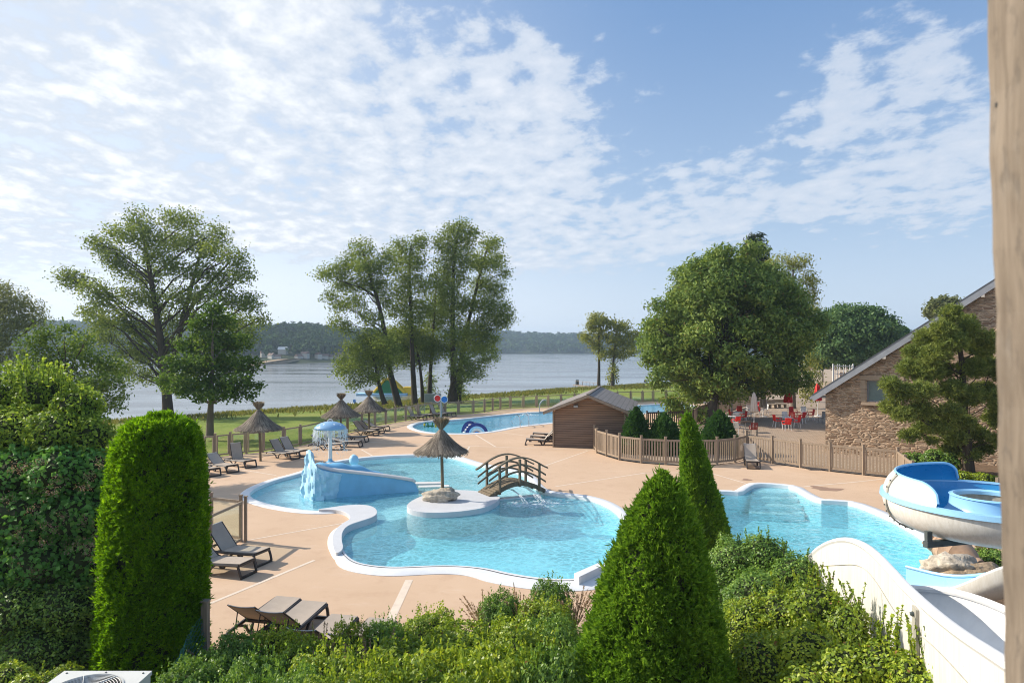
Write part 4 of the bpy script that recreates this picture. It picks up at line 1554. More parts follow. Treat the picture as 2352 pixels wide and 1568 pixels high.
    MB().box(e[1] + Vector((0, -.1, .28)), (.18, .1, .62)).build('post', M['postwood'], t, tuple(e[0]))


make_fences()


# ------------------------------------------------------------------ timber shed
def make_shed():
    fl = G(1271.2, 1026.3)
    ax = Vector((math.cos(math.radians(-12)), math.sin(math.radians(-12)), 0))      # along the gable front
    dp = Vector((-ax.y, ax.x, 0))                                                   # along the ridge
    W, D, zE, zR = 4.15, 7.6, 2.28, 3.10
    t = thing('timber_shed', 'brown timber boarded shed with a grey slated gable roof beside the lagoon pool', 'shed', tuple(fl))
    rzz = math.radians(-12)
    t.rotation_euler.z = rzz

    def loc(x, y, z):
        return (x, y, z)
    mid = W / 2
    zw = lambda x: zR - .12 - abs(x - mid) * (zR - zE) / mid
    k = MB()
    k.add([(0, 0, 0), (W, 0, 0), (W, 0, zw(W)), (mid, 0, zw(mid)), (0, 0, zw(0))], [(0, 1, 2, 3, 4)])
    k.add([(0, D, 0), (W, D, 0), (W, D, zw(W)), (mid, D, zw(mid)), (0, D, zw(0))], [(4, 3, 2, 1, 0)])
    k.add([(0, 0, 0), (0, 0, zw(0)), (0, D, zw(0)), (0, D, 0)], [(0, 1, 2, 3)])
    k.add([(W, 0, 0), (W, 0, zw(W)), (W, D, zw(W)), (W, D, 0)], [(3, 2, 1, 0)])
    k.build('wall', M['boards'], t)
    for x in (0.0, W):
        MB().box((x, -.015, zw(x) / 2), (.09, .09, zw(x))).build('corner_board', M['fencewood'], t)
    ov, ex = .55, .50
    sl = (zR - zE) / mid
    r = MB()
    for s in (-1, 1):
        xe = mid + s * (mid + ov)
        ze = zR - (mid + ov) * sl
        p = [(mid, -ex, zR), (xe, -ex, ze), (xe, D + .45, ze), (mid, D + .45, zR)]
        up = Vector((0, 0, .055))
        a = [Vector(q) for q in p]
        b = [q + up for q in a]
        r.add(a + b, [(0, 1, 2, 3) if s > 0 else (3, 2, 1, 0), (7, 6, 5, 4) if s > 0 else (4, 5, 6, 7), (0, 4, 5, 1), (1, 5, 6, 2), (2, 6, 7, 3)])
    o = r.build('roof', M['slate'], t, recalc=True)
    uv = o.data.uv_layers.new(name='UVMap')
    for pl in o.data.polygons:
        for li in pl.loop_indices:
            c = o.data.vertices[o.data.loops[li].vertex_index].co
            uv.data[li].uv = (c.y, abs(c.x - mid) * 1.06)
    fb = MB()
    for s in (-1, 1):
        xe = mid + s * (mid + ov)
        ze = zR - (mid + ov) * sl
        fb.bar((mid, -ex - .012, zR - .05), (xe, -ex - .012, ze - .05), .025, .14)
    fb.build('fascia', M['fencewood'], o)
    MB().bar((mid, -ex - .03, zR + .065), (mid, D + .48, zR + .065), .18, .035).build('ridge_cap', M['slate'], o)
    for x, z in ((mid, zR - .13), (.12, zE - .10), (W - .12, zE - .10), (.95, 2.62), (W - .95, 2.62)):
        MB().bar((x, -ex + .05, z), (x, .15, z), .09, .11).build('purlin_end', M['rafter'], t)
    k = MB()
    k.box((1.33, -.09, 2.42), (.26, .16, .14))
    k.build('floodlight', M['metal'], t, bevel=.02)


make_shed()


# ------------------------------------------------------------------ footbridge
def make_bridge():
    a, b = Vector((-1.12, 26.68, .10)), Vector((1.12, 27.98, .07))
    d = b - a
    L = d.length
    dx = d.normalized()
    sd = Vector((-dx.y, dx.x, 0)).normalized()
    hw = .47
    t = thing('footbridge', 'small arched wooden footbridge from the round island to the pool edge', 'footbridge', tuple(a))

    def pt(u, side, h):
        s = .44 * math.sin(PI * u)
        q = a + d * u + sd * (side * hw)
        return Vector((q.x, q.y, .08 + s + h))
    k = MB()
    n = 22
    for i in range(n):
        u = (i + .5) / n
        p, q = pt(u, -1.02, .03), pt(u, 1.02, .03)
        tan = (pt(min(1, u + .02), 0, 0) - pt(max(0, u - .02), 0, 0)).normalized()
        k.bar(p, q, L / n * .92, .035, Vector((0, 0, 1)) if abs(tan.z) < .05 else sd.cross(tan) * -1)
    k.build('deck_boards', M['bridgedeck'], t, tuple(a))
    for s in (-1, 1):
        k = MB()
        us = [i / 14 for i in range(15)]
        k.loft([[pt(u, s * .97, -.14), pt(u, s * .97, .012), pt(u, s * 1.06, .012), pt(u, s * 1.06, -.14)] for u in us], closed=True)
        k.build('arch_beam', M['bridge'], t, tuple(a), recalc=True)
        for u in (.17, .52, .87):
            k = MB()
            p = pt(u, s * 1.12, -.16)
            k.bar(p, p + Vector((0, 0, .98 + .10)), .085, .085, dx)
            k.build('post', M['bridge'], t, tuple(a))
        for h, w in ((.90, .12), (.60, .075), (.33, .075)):
            k = MB()
            us = [-.02 + 1.04 * i / 14 for i in range(15)]
            e = 1.0 if h > .8 else .0
            rows = []
            for u in us:
                uu = u if h > .8 else .02 + u * .96
                rise = .30 * math.sin(PI * max(0, min(1, uu))) - .30
                q = a + d * uu + sd * (s * hw * (1.12 if h > .8 else 1.02))
                z = .08 + .44 * math.sin(PI * max(0, min(1, uu))) + h + .06 + (rise * .25)
                c = Vector((q.x, q.y, z))
                rows.append([c - sd * w / 2, c + sd * w / 2, c + sd * w / 2 + Vector((0, 0, .055)), c - sd * w / 2 + Vector((0, 0, .055))] if h > .8 else
                            [c - sd * .02, c + sd * .02, c + sd * .02 + Vector((0, 0, w)), c - sd * .02 + Vector((0, 0, w))])
            k.loft(rows, closed=True)
            k.add(rows[0] + rows[-1], [(0, 1, 2, 3), (7, 6, 5, 4)])
            k.build('handrail' if h > .8 else 'rail', M['bridge'], t, tuple(a), recalc=True)
    # two jets of water under the bridge
    for i, ((x0, y0), (x1, y1), lb) in enumerate([((1173, 1123), (1210, 1157), 'left thin water jet falling from the weir under the footbridge'), ((1203, 1117), (1249, 1157), 'right thin water jet falling from the weir under the footbridge')]):
        p, q = G(x0, y0, .18), G(x1, y1, WZ)
        k = MB()
        for s in range(9):
            o0 = Vector((random.uniform(-.09, .09), random.uniform(-.05, .05), 0))
            o1 = Vector((random.uniform(-.16, .16), random.uniform(-.12, .12), 0))
            path = []
            for j in range(10):
                u = j / 9
                c = (p + o0).lerp(q + o1, u)
                c.z = p.z * (1 - u * u) + q.z * u * u + .12 * u * (1 - u)
                path.append(c)
            k.tube(path, [random.uniform(.006, .013) for _ in path], 4)
        for s in range(70):
            u = random.uniform(.5, 1.0)
            c = p.lerp(q, u)
            c.z = p.z * (1 - u * u) + q.z * u * u + .12 * u * (1 - u)
            c += Vector((random.gauss(0, .10), random.gauss(0, .10), abs(random.gauss(0, .05))))
            k.ico(c, random.uniform(.006, .016), 0)
        o = k.build('water_jet', M['drops'], base=tuple(q))
        tag(o, lb, 'water jet', 'water jets under the footbridge')
    # foam where the jets land
    k = MB()
    for s in range(260):
        c = G(1222, 1157, WZ) + Vector((random.gauss(0, .55), random.gauss(0, .30), 0))
        r = random.uniform(.012, .05)
        k.ico((c.x, c.y, WZ), (r * 1.6, r, .012), 0)
    tag(k.build('foam', M['drops']), kind='stuff')


make_bridge()


# ------------------------------------------------------------------ whale slide and mushroom fountain
def make_slide():
    A, B, C = G(723, 1147, WZ), G(961.5, 1128.4, WZ), G(684.4, 1137.8, WZ)
    base = (A.x, A.y, WZ)
    t = thing('water_slide', 'pale blue concrete slide with a rocky end standing in the shallow pool', 'water slide', base)
    d = (B - A).normalized()
    nb = Vector((-d.y, d.x, 0))                       # away from the camera
    L = (B - A).length
    prof = [(-.02, 1.26), (.06, 1.12), (.16, .98), (.30, .87), (.45, .76), (.60, .65), (.75, .53), (.88, .42), (.95, .34), (.985, .22), (1.0, -.02)]

    def topz(u):
        return interp([(a, b) for a, b in prof], u)
    us = [i / 40 for i in range(41)]
    # front wall, slightly bellied
    k = MB()
    rows = []
    for u in us:
        q = A + d * (u * L) + nb * (.10 * math.sin(PI * u))
        z = topz(u)
        th = .16
        lean = .10
        rows.append([Vector((q.x, q.y, -.5)), Vector((q.x, q.y, 0)) , q + nb * (lean * .5) + Vector((0, 0, z * .5 - WZ)), q + nb * lean + Vector((0, 0, z - .04 - WZ)), q + nb * (lean + .05) + Vector((0, 0, z - WZ)),
                     q + nb * (lean + th) + Vector((0, 0, z - WZ)), q + nb * (lean + th + .02) + Vector((0, 0, max(z - .3, -.3) - WZ)), q + nb * (lean + th + .1) + Vector((0, 0, -.4))])
    k.loft(rows)
    k.add(rows[-1], [tuple(range(8))])
    k.build('front_wall', M['slideblue'], t, base, smooth=True, recalc=True)
    # cream rim along the top of the wall
    k = MB()
    k.tube([(r[4] + r[5]) * .5 + nb * .02 + Vector((0, 0, .02)) for r in rows[1:-1]], .155, 10, flat=.40)
    k.build('rim', M['slidecream'], t, base, smooth='all', recalc=True)
    # sliding floor
    k = MB()
    fr = []
    for u in us[:-2]:
        q = A + d * (u * L)
        z0 = topz(u) - .18
        w = .95 + .15 * math.sin(PI * u)
        row = []
        for j in range(7):
            v = j / 6
            row.append(q + nb * (.26 + w * v) + Vector((0, 0, z0 - .10 * math.sin(PI * v) - WZ + .10 * v)))
        fr.append(row)
    k.loft(fr)
    k.build('slide_floor', M['slidecream'], t, base, smooth='all', recalc=True)
    # far flank: a long blue back with a hump
    k = MB()
    rows2 = []
    for i in range(37):
        u = i / 36 * .98
        q = A + d * (u * L * .98 - .15) + nb * (1.45 + .1 * u)
        h = max(.02, interp([(0, .90), (.12, 1.0), (.25, 1.0), (.5, .86), (.75, .48), (.95, .13), (1, .0)], u))
        wd = 1.15 * (1 - .6 * u)
        row = []
        for j in range(9):
            a = PI * j / 8
            lump = 1 + .05 * math.sin(5 * u * 6 + j)
            row.append(q + nb * (wd * .5 * (1 - math.cos(a)) - .02) + Vector((0, 0, (h * math.sin(a) ** .7 if 0 < j < 8 else -.35) * lump - WZ)))
        row[0] = q + nb * -.02 + Vector((0, 0, -.4))
        rows2.append(row)
    k.loft(rows2)
    k.add(rows2[0], [tuple(range(9))])
    k.add(rows2[-1], [tuple(range(9))])
    k.build('far_flank', M['slideblue'], t, base, smooth='all', recalc=True)
    hp = AT(813, 1060, 30.2)
    MB().ico((hp.x, hp.y, .86), (.22, .22, .26), 3, .10, 4).build('hump', M['slidepale'], t, base, smooth='all')
    # rocky end rising to a horn
    k = MB()
    peak = AT(716.5, 1026, 27.9)
    rr = random.Random(8)
    rows3 = []
    nseg = 34
    path = [A + d * 1.05 + nb * .16, A + d * .75 + nb * .0, A + d * .45 - nb * .12, A + d * .15 - nb * .22, A - d * .10 - nb * .28, A - nb * .16 - d * .26, A.lerp(C, .5) - d * .16, C, C + nb * .5 + d * .05, C + nb * 1.0 + d * .3, C + nb * 1.3 + d * .8]
    path = smooth_line(path, 2)

    def at_path(v):
        f = v * (len(path) - 1)
        i = min(int(f), len(path) - 2)
        return path[i].lerp(path[i + 1], f - i)
    ctr = A.lerp(C, .5) + nb * .75 + d * .45
    for i in range(nseg + 1):
        v = i / nseg
        q = at_path(v)
        hz = interp([(0, .80), (.1, .88), (.2, .98), (.30, 1.10), (.40, 1.34), (.50, 1.60), (.57, 1.78), (.64, 1.72), (.72, 1.45), (.85, 1.1), (1, .8)], v)
        row = []
        for j in range(15):
            s = j / 14
            c = q.lerp(Vector((ctr.x, ctr.y, q.z)), (.10 + .34 * s ** 1.3 if j else .06) * interp([(0, .0), (.3, .02), (.52, 1), (1, 1)], v))
            e = math.sin(v * 47 + s * 4) * .5 + math.sin(v * 83 - s * 9) * .35 + math.sin(s * 23 + v * 31) * .4 + rr.uniform(-.5, .5)
            out = (q - Vector((ctr.x, ctr.y, q.z)))
            out.normalize()
            amp = .085 * interp([(0, 0), (.12, .35), (.25, .8), (.4, 1), (1, 1)], v)
            c = c + out * e * amp
            row.append(Vector((c.x, c.y, -.45 + (hz + .45) * s)))
        rows3.append(row)
    k.loft(rows3)
    top = [r[-1] for r in rows3]
    k.loft([top, [p.lerp(Vector((ctr.x, ctr.y, p.z - .35)), .55) for p in top], [Vector((ctr.x, ctr.y, .75)) for p in top]])
    k.build('rocky_end', M['slidepale'], t, base, smooth=12, recalc=True)
    # white steps at the foot of the slide
    for i in range(3):
        p = G(952 + 16 * i, 1105 + 5 * i, -.0)
        MB().box((p.x + .55, p.y - .1, -.16 - .05 * i), (1.35, .42, .26), .12).build('step', M['slidecream'], t, base, bevel=.03)


make_slide()


def make_mushroom():
    p = G(758.5, 1066, WZ)
    base = (p.x, p.y, WZ)
    t = thing('mushroom_fountain', 'blue mushroom fountain with white spots and water falling from its cap', 'fountain', base)
    MB().tube([p + Vector((0, 0, -.4)), p + Vector((0, 0, 1.95))], [.105, .095], 14).build('stem', M['whitep'], t, base, smooth=True)
    R = .80
    z0 = 1.80
    MB().lathe([(.02, z0 - .02), (R * .55, z0 - .03), (R * .93, z0 - .01), (R, z0 + .05), (R * .97, z0 + .10), (R * .82, z0 + .21), (R * .6, z0 + .30), (R * .32, z0 + .365), (.14, z0 + .385), (.01, z0 + .39)], tuple(p), 40).build('cap', M['cap'], t, base, smooth='all')
    k = MB()
    k.tube([p + Vector((-.13, 0, z0 + .37)), p + Vector((-.10, 0, z0 + .46)), p + Vector((0, 0, z0 + .49)), p + Vector((.10, 0, z0 + .46)), p + Vector((.13, 0, z0 + .37))], .022, 6)
    k.build('lifting_ring', M['whitep'], t, base, smooth=True)
    # curtain of falling water
    k = MB()
    for i in range(150):
        a = random.uniform(0, 2 * PI)
        r = R * random.uniform(.93, 1.0)
        drift = random.uniform(0, .12)
        ln = random.uniform(.15, .75)
        z = z0 + random.uniform(-.05, .02)
        c = p + Vector((math.cos(a) * r, math.sin(a) * r, z))
        e = p + Vector((math.cos(a) * (r + drift), math.sin(a) * (r + drift), z - ln))
        mid = (c + e) / 2 + Vector((random.gauss(0, .02), random.gauss(0, .02), 0))
        k.tube([c, mid, e], [random.uniform(.008, .016), random.uniform(.005, .012), .003], 4)
    for i in range(900):
        a = random.uniform(0, 2 * PI)
        r = R * random.uniform(.85, 1.12)
        z = z0 - abs(random.gauss(0, .62))
        if z < .02:
            continue
        s = random.uniform(.006, .017)
        k.ico(p + Vector((math.cos(a) * r, math.sin(a) * r, z)), (s, s, s * random.uniform(1.0, 3.5)), 0)
    k.build('water_curtain', M['drops'], t, base)
    k = MB()
    k.lathe([(.32, -.3), (.30, .05), (.24, .13), (.12, .18), (.10, .30)], tuple(p), 20)
    k.build('foot', M['slideblue'], t, base, smooth=True)


make_mushroom()


# ------------------------------------------------------------------ toys and fittings of the lagoon pool
def make_toys():
    # rainbow slide
    c = G(1086, 994, -.1)
    base = tuple(c)
    t = thing('toddler_slide', 'small dark blue rainbow shaped slide in the lagoon pool', 'water slide', base)

    def arch(cx, y0, y1, r0, r1, mat, name, sx=1.0, a0=0, a1=PI):
        k = MB()
        n = 20
        rows = []
        for i in range(n + 1):
            a = a0 + (a1 - a0) * i / n
            ca, sa = math.cos(a) * sx, math.sin(a)
            ex = 1.0 + (.5 * max(0, -ca) ** 2 if False else 0)
            rows.append([(cx + ca * r0, y0, c.z - .1 + sa * r0), (cx + ca * r1 * ex, y0, c.z - .1 + sa * r1), (cx + ca * r1 * ex, y1, c.z - .1 + sa * r1), (cx + ca * r0, y1, c.z - .1 + sa * r0)])
        k.loft(rows, closed=True)
        return k.build(name, mat, t, base, recalc=True, smooth=True)
    x = c.x
    arch(x - .12 + .40, c.y, c.y + .10, .58, .80, M['navy'], 'side_panel', 1.0)
    arch(x + .28, c.y - .01, c.y + .09, .44, .575, M['skyblue'], 'side_panel')
    arch(x + .28, c.y - .015, c.y + .085, .30, .435, M['whitep'], 'side_panel')
    arch(x + .28, c.y - .02, c.y + .08, .22, .295, M['peach'], 'side_panel')
    arch(x + .28, c.y - .025, c.y + .075, .01, .215, M['bluep'], 'side_panel')
    arch(x - .25, c.y + .75, c.y + .88, .02, .86, M['navy'], 'back_panel', .72)
    k = MB()
    for i in range(4):
        k.box((x - .62 + .13 * i, c.y + .42, c.z - .05 + .17 * i), (.2, .62, .16))
    k.build('step', M['whitep'], t, base)
    k = MB()
    k.loft([[(x + .15 + u * .95, c.y + .12, c.z + .72 - .75 * u ** .7 if u else c.z + .72), (x + .15 + u * .95, c.y + .73, c.z + .72 - .75 * u ** .7 if u else c.z + .72)] for u in [i / 10 for i in range(11)]])
    k.build('slide_bed', M['navy'], t, base)
    # green and yellow see-saw toy
    c = G(988, 981, -.1)
    t = thing('spring_toy', 'small green and yellow riding toy in the shallow end of the lagoon pool', 'pool toy', tuple(c))
    k = MB()
    for s in (-.28, .28):
        k.tube([c + Vector((s - .14, 0, 0)), c + Vector((s - .10, 0, .34)), c + Vector((s + .10, 0, .34)), c + Vector((s + .14, 0, 0))], .055, 6)
    k.tube([c + Vector((-.3, 0, .1)), c + Vector((.3, 0, .1))], .05, 6)
    k.build('frame', M['green'], t, tuple(c))
    MB().box(c + Vector((.42, 0, .14)), (.16, .2, .26)).build('seat', M['yellow'], t, tuple(c), bevel=.03)
    MB().box(c + Vector((-.42, 0, .2)), (.14, .2, .16)).build('seat', M['yellow'], t, tuple(c), bevel=.03)
    # spray pole with red and blue discs
    c = G(1012.7, 973, -.1)
    t = thing('spray_pole', 'slim steel pole with a red and a blue dish at its top', 'water feature', tuple(c))
    MB().tube([c + Vector((0, 0, -.5)), c + Vector((0, 0, 2.1))], [.09, .075], 10).build('pole', M['metal'], t, tuple(c), smooth=True)
    for s, mt, dz in ((-.26, 'red', 2.0), (.28, 'bluep', 1.92)):
        q = c + Vector((s, -.05, dz))
        k = MB()
        n = 24
        prof = [(.01, .06), (.15, .05), (.235, -.03), (.25, -.06), (.25, .02), (.15, .10), (.01, .11)]
        rows = [[(q.x + r * math.cos(2 * PI * i / n), q.y + y, q.z + r * math.sin(2 * PI * i / n)) for i in range(n)] for r, y in prof]
        k.loft(rows, closed=True)
        dsh = k.build('dish', M[mt], t, tuple(c), smooth=True, recalc=True)
        k = MB()
        k.tube([(q.x + .262 * math.cos(2 * PI * i / 24), q.y - .04, q.z + .262 * math.sin(2 * PI * i / 24)) for i in range(25)], .026, 6)
        k.build('rim', M['whitep'], dsh, tuple(c), smooth=True)
    # ladder: pair of handrails, each a thing
    for i, (x0, y0, x1, y1, lb) in enumerate([(1178.5, 973, 1194.5, 982, 'left looped steel handrail at the edge of the lagoon pool'), (1200, 972, 1214.8, 979.5, 'right looped steel handrail at the edge of the lagoon pool')]):
        p, q = G(x0, y0, -.1), G(x1, y1, 0)
        k = MB()
        pts = [p + Vector((.06, 0, -.15)), p + Vector((-.12, 0, .12)), p + Vector((-.10, 0, .42)), p.lerp(q, .35) + Vector((0, 0, .80)), p.lerp(q, .75) + Vector((0, 0, .84)), q + Vector((0, 0, .70)), q]
        k.tube(smooth_line(pts, 2), .03, 7)
        o = k.build('pool_handrail', M['chrome'], base=tuple(q), smooth=True)
        tag(o, lb, 'handrail', 'steel handrails of the lagoon pool')
    # swan-neck water spout on the far edge
    c = G(1238, 946)
    k = MB()
    rows = []
    for i in range(14):
        u = i / 13
        a = PI * .62 * u
        x = .25 - .25 * math.cos(a) + (.30 * max(0, u - .35)) * 1.6
        z = .10 + 1.05 * math.sin(min(a, PI / 2)) if a < PI / 2 else 1.15 - .22 * (1 - math.sin(a)) * 4
        rows.append([(c.x + x, c.y - .3, z), (c.x + x, c.y + .35, z), (c.x + x + .05, c.y + .35, z - .05), (c.x + x + .05, c.y - .3, z - .05)])
    rows[0] = [(p[0], p[1], 0.0) for p in rows[0]]
    k.loft(rows, closed=True)
    o = k.build('water_spout', M['metal'], base=tuple(c), recalc=True, smooth=True)
    tag(o, 'curved grey swan neck spout on the far edge of the lagoon pool', 'water spout')
    k = MB()
    q = G(1211, 955, WZ)
    for i in range(120):
        a = random.uniform(0, 2 * PI)
        r = abs(random.gauss(0, .25))
        s = random.uniform(.02, .06)
        k.ico((q.x + r * 1.8 * math.cos(a), q.y + r * math.sin(a), WZ + abs(random.gauss(0, .14)) * math.exp(-r)), s, 0)
    tag(k.build('bubbling_water', M['drops']), kind='stuff')
    # framed board behind the loungers
    c = G(985, 951)
    t = thing('framed_board', 'grey metal frame with a dull panel beyond the glass fence left of the disc pole', 'board', (c.x, c.y + 3, -.1))
    b = (c.x, c.y + 3, -.1)
    k = MB()
    for x in (-.75, .75):
        k.bar((b[0] + x, b[1], b[2]), (b[0] + x, b[1], b[2] + 1.75), .06, .06)
    k.bar((b[0] - .75, b[1], b[2] + 1.72), (b[0] + .75, b[1], b[2] + 1.72), .06, .06)
    k.bar((b[0] - .75, b[1], b[2] + .9), (b[0] + .75, b[1], b[2] + .9), .06, .06)
    k.build('frame', M['metal'], t, b)
    MB().box((b[0], b[1], b[2] + 1.31), (1.42, .03, .74)).build('panel', M['windowglass'], t, b)
    # drain grate on the deck
    c = G(1875, 1078.5)
    k = MB()
    for i in range(9):
        k.box((c.x - .35 + .0875 * i, c.y, .006), (.05, .34, .008), .25)
    o = k.build('drain_grate', M['drain'], base=tuple(c))
    tag(o, 'dark slotted drain grate in the deck by the picket fence', 'drain')


make_toys()


# ------------------------------------------------------------------ flumes
def make_flumes():
    c = Vector((9.80, 14.0, 2.72))
    base = tuple(c)
    t = thing('flume_bowl', 'raised blue and white turning flume with a high guard wall', 'water slide', base)
    R, r = 1.90, .70
    rm, rs = (R + r) / 2, (R - r) / 2

    def ring(rad, z, n=72, a0=0.0, a1=2 * PI):
        return [(c.x + rad * math.cos(a0 + (a1 - a0) * i / n), c.y + rad * math.sin(a0 + (a1 - a0) * i / n), c.z + z) for i in range(n if a1 - a0 > 6.28 else n + 1)]
    k = MB()
    sec = [(rm + rs * math.cos(a), -rs * .78 * math.sin(a) ** .8) for a in [PI * i / 14 for i in range(15)]]
    k.loft([ring(a, b) for a, b in sec[:11]], closed=True)
    k.build('trough', M['flumeblue'], t, base, smooth='all')
    k = MB()
    k.loft([ring(a, b) for a, b in sec[10:]] + [ring(r + .0, .06)], closed=True)
    k.build('inner_wall', M['flumelight'], t, base, smooth='all')
    k = MB()
    k.loft([ring(r + .02, .05), ring(r - .06, .075), ring(r - .10, .04), ring(r - .10, -.03)], closed=True)
    k.build('inner_rim', M['flumelight'], t, base, smooth=True)
    k = MB()
    k.loft([ring(r - .07, -.02), ring(r - .05, -.55)], closed=True)
    k.build('hub_skirt', M['flange'], t, base)
    k = MB()
    sec2 = [(rm + (rs + .05) * math.cos(a), -.02 - (rs + .05) * math.sin(a) ** .85) for a in [PI * i / 16 for i in range(17)]]
    k.loft([ring(a, b) for a, b in sec2], closed=True)
    k.build('shell', M['flumewhite'], t, base, smooth='all')
    k = MB()
    k.loft([ring(R - .015, .0), ring(R - .01, .045), ring(R + .085, .035), ring(R + .10, -.06), ring(R + .03, -.075)], closed=True)
    k.build('rim', M['flumelight'], t, base, smooth=True)
    # guard wall
    n = 60
    a0, a1 = math.radians(74), math.radians(209)

    def hh(a):
        u = (a - a0) / (a1 - a0)
        e = min(1, u / .10, (1 - u) / .13)
        e = max(0, e)
        return .06 + .37 * math.sqrt(max(0, 1 - (1 - e) ** 2)) * (1 - .12 * u)
    for nm, dr, mt in (('guard_inside', -.03, 'flumeblue'), ('guard_outside', .02, 'flumewhite')):
        rows = []
        for j in range(7):
            v = j / 6
            rows.append([(c.x + (R + dr - .20 * v * v * hh(a) / .4) * math.cos(a), c.y + (R + dr - .20 * v * v * hh(a) / .4) * math.sin(a), c.z + .03 + hh(a) * v) for a in [a0 + (a1 - a0) * i / n for i in range(n + 1)]])
        k = MB()
        k.loft(rows)
        k.build(nm, M[mt], t, base, smooth='all')
    k = MB()
    k.tube([(c.x + (R - .005 - .20 * hh(a) / .4) * math.cos(a), c.y + (R - .005 - .20 * hh(a) / .4) * math.sin(a), c.z + .03 + hh(a)) for a in [a0 + (a1 - a0) * i / n for i in range(n + 1)]], .03, 6)
    k.build('guard_rim', M['flumelight'], t, base, smooth=True)
    # bolted joint
    a = math.radians(168)
    ca, sa = math.cos(a), math.sin(a)
    tn = Vector((-sa, ca, 0))
    k = MB()
    path = [Vector((c.x + (R + .035 - .20 * v * v) * ca, c.y + (R + .035 - .20 * v * v) * sa, c.z + .03 + .40 * v)) for v in (1, .66, .33)] + \
           [Vector((c.x + (q + .02) * ca, c.y + (q + .02) * sa, c.z + z - .02)) for q, z in sec2[1:14]]
    for p, q in zip(path[:-1], path[1:]):
        out = (q - p).cross(tn).normalized()
        k.bar(p, q, .10, .03, out)
    fl = k.build('joint_flange', M['flange'], t, base)
    k = MB()
    for p in path[::1]:
        k.ico(p + (p - Vector((c.x + rm * ca, c.y + rm * sa, c.z))).normalized() * .025, .018, 1)
    k.build('bolt', M['darkmetal'], fl, base)
    k = MB()
    k.bar((8.02, 13.25, 2.0), (10.7, 14.2, 1.92), .10, .12)
    k.bar((8.10, 13.28, 2.04), (8.10, 13.28, 2.25), .10, .10)
    k.build('support_arm', M['darkmetal'], t, base)
    MB().tube([(10.75, 14.2, 0), (10.75, 14.2, 2.15)], .14, 12).build('support_post', M['darkmetal'], t, base)

    # white open flume in front
    Lr = [AT(2420, 1600, 4.2), AT(2306.8, 1523.8, 5.0), AT(2209, 1461, 6.0), AT(2140, 1405.6, 7.0), AT(2084, 1353.4, 7.9), AT(2056, 1322, 8.5), AT(2018, 1280, 9.3), AT(1983, 1252, 10.0), AT(1948, 1240.4, 10.6), AT(1910, 1245.6, 11.2), AT(1875.5, 1266, 11.7), AT(1851, 1298, 12.0), AT(1845, 1335, 12.1)]
    Rr = [Vector((4.6, 4.3, 3.2)), Vector((5.0, 5.2, 3.05)), Vector((5.35, 6.2, 2.93)), Vector((5.62, 7.0, 2.82)), Vector((5.83, 7.7, 2.72)), Vector((5.97, 8.3, 2.63)), Vector((6.13, 9.0, 2.50)), Vector((6.24, 9.8, 2.32)), Vector((6.22, 10.5, 2.10)), Vector((6.15, 11.2, 1.9)), Vector((6.0, 11.8, 1.65)), Vector((5.75, 12.4, 1.45)), Vector((5.6, 12.8, 1.3))]
    Lr, Rr = smooth_line(Lr, 2), smooth_line(Rr, 2)
    base = tuple(Lr[20])
    t = thing('white_flume', 'big white open flume with rust streaks sweeping past the box hedge', 'water slide', base)
    ins, outs = [], []
    for a, b in zip(Lr, Rr):
        row, row2 = [], []
        floor_z = min(a.z, b.z) - .50
        sdir = Vector((b.x - a.x, b.y - a.y, 0)).normalized()
        for j in range(17):
            v = j / 16
            ang = PI * v
            cc = a.lerp(b, .5 - .5 * math.cos(ang))
            top = a.z + (b.z - a.z) * (.5 - .5 * math.cos(ang))
            z = top + (floor_z - top) * math.sin(ang) ** .75
            p = Vector((cc.x, cc.y, z))
            row.append(p)
            dd = -sdir * math.cos(ang) * .045 + Vector((0, 0, -.05 * math.sin(ang)))
            row2.append(p + dd)
        ins.append(row)
        outs.append(row2)
    MB().loft(ins).build('trough', M['whitep'], t, base, smooth='all')
    # outer side: a skirt hanging below the left rim
    k = MB()
    k.loft([[r[0], r[0] + Vector((0, 0, -.25)), r[0].lerp(r[2], .2) + Vector((0, 0, -.6)), r[0].lerp(r[4], .35) + Vector((0, 0, -.85)), r[0].lerp(r[6], .6) + Vector((0, 0, -.92))] for r in outs])
    k.build('outer_wall', M['flumewhite'], t, base, smooth='all')
    MB().loft([[p for p in r[5:]] for r in outs]).build('underside', M['flumewhite'], t, base, smooth='all')
    MB().tube([p + Vector((0, 0, .01)) for p in Lr], .062, 8, flat=.8).build('rim', M['whitep'], t, base, smooth=True)
    MB().tube([p + Vector((0, 0, .01)) for p in Rr], .05, 8).build('rim', M['whitep'], t, base, smooth=True)
    MB().tube([r[0] + (r[0] - r[8]).normalized() * .012 + Vector((0, 0, -.34 - .05 * math.sin(j * .4))) for j, r in enumerate(outs)][6:], .005, 4).build('seam', M['flange'], t, base)
    i = 15
    p = outs[i][0]
    k = MB()
    tn = (Lr[i + 1] - Lr[i - 1]).normalized()
    on = Vector((tn.y, -tn.x, 0))
    on = on if on.dot(Lr[i] - Rr[i]) > 0 else -on
    for a, b in ((p + Vector((0, 0, -.05)), p + Vector((0, 0, -.28))), (p + Vector((0, 0, -.28)), outs[i][0].lerp(outs[i][2], .2) + Vector((0, 0, -.62)))):
        k.bar(a + on * .02, b + on * .02, .15, .03, on)
    fl = k.build('joint_flange', M['flange'], t, base)
    k = MB()
    k.ico(p + on * .05 + Vector((0, 0, -.12)), .03, 1)
    k.build('bolt', M['darkmetal'], fl, base)
    MB().tube([(5.5, 8.6, 0), (5.5, 8.6, 2.1)], .13, 12).build('support_post', M['darkmetal'], t, base)
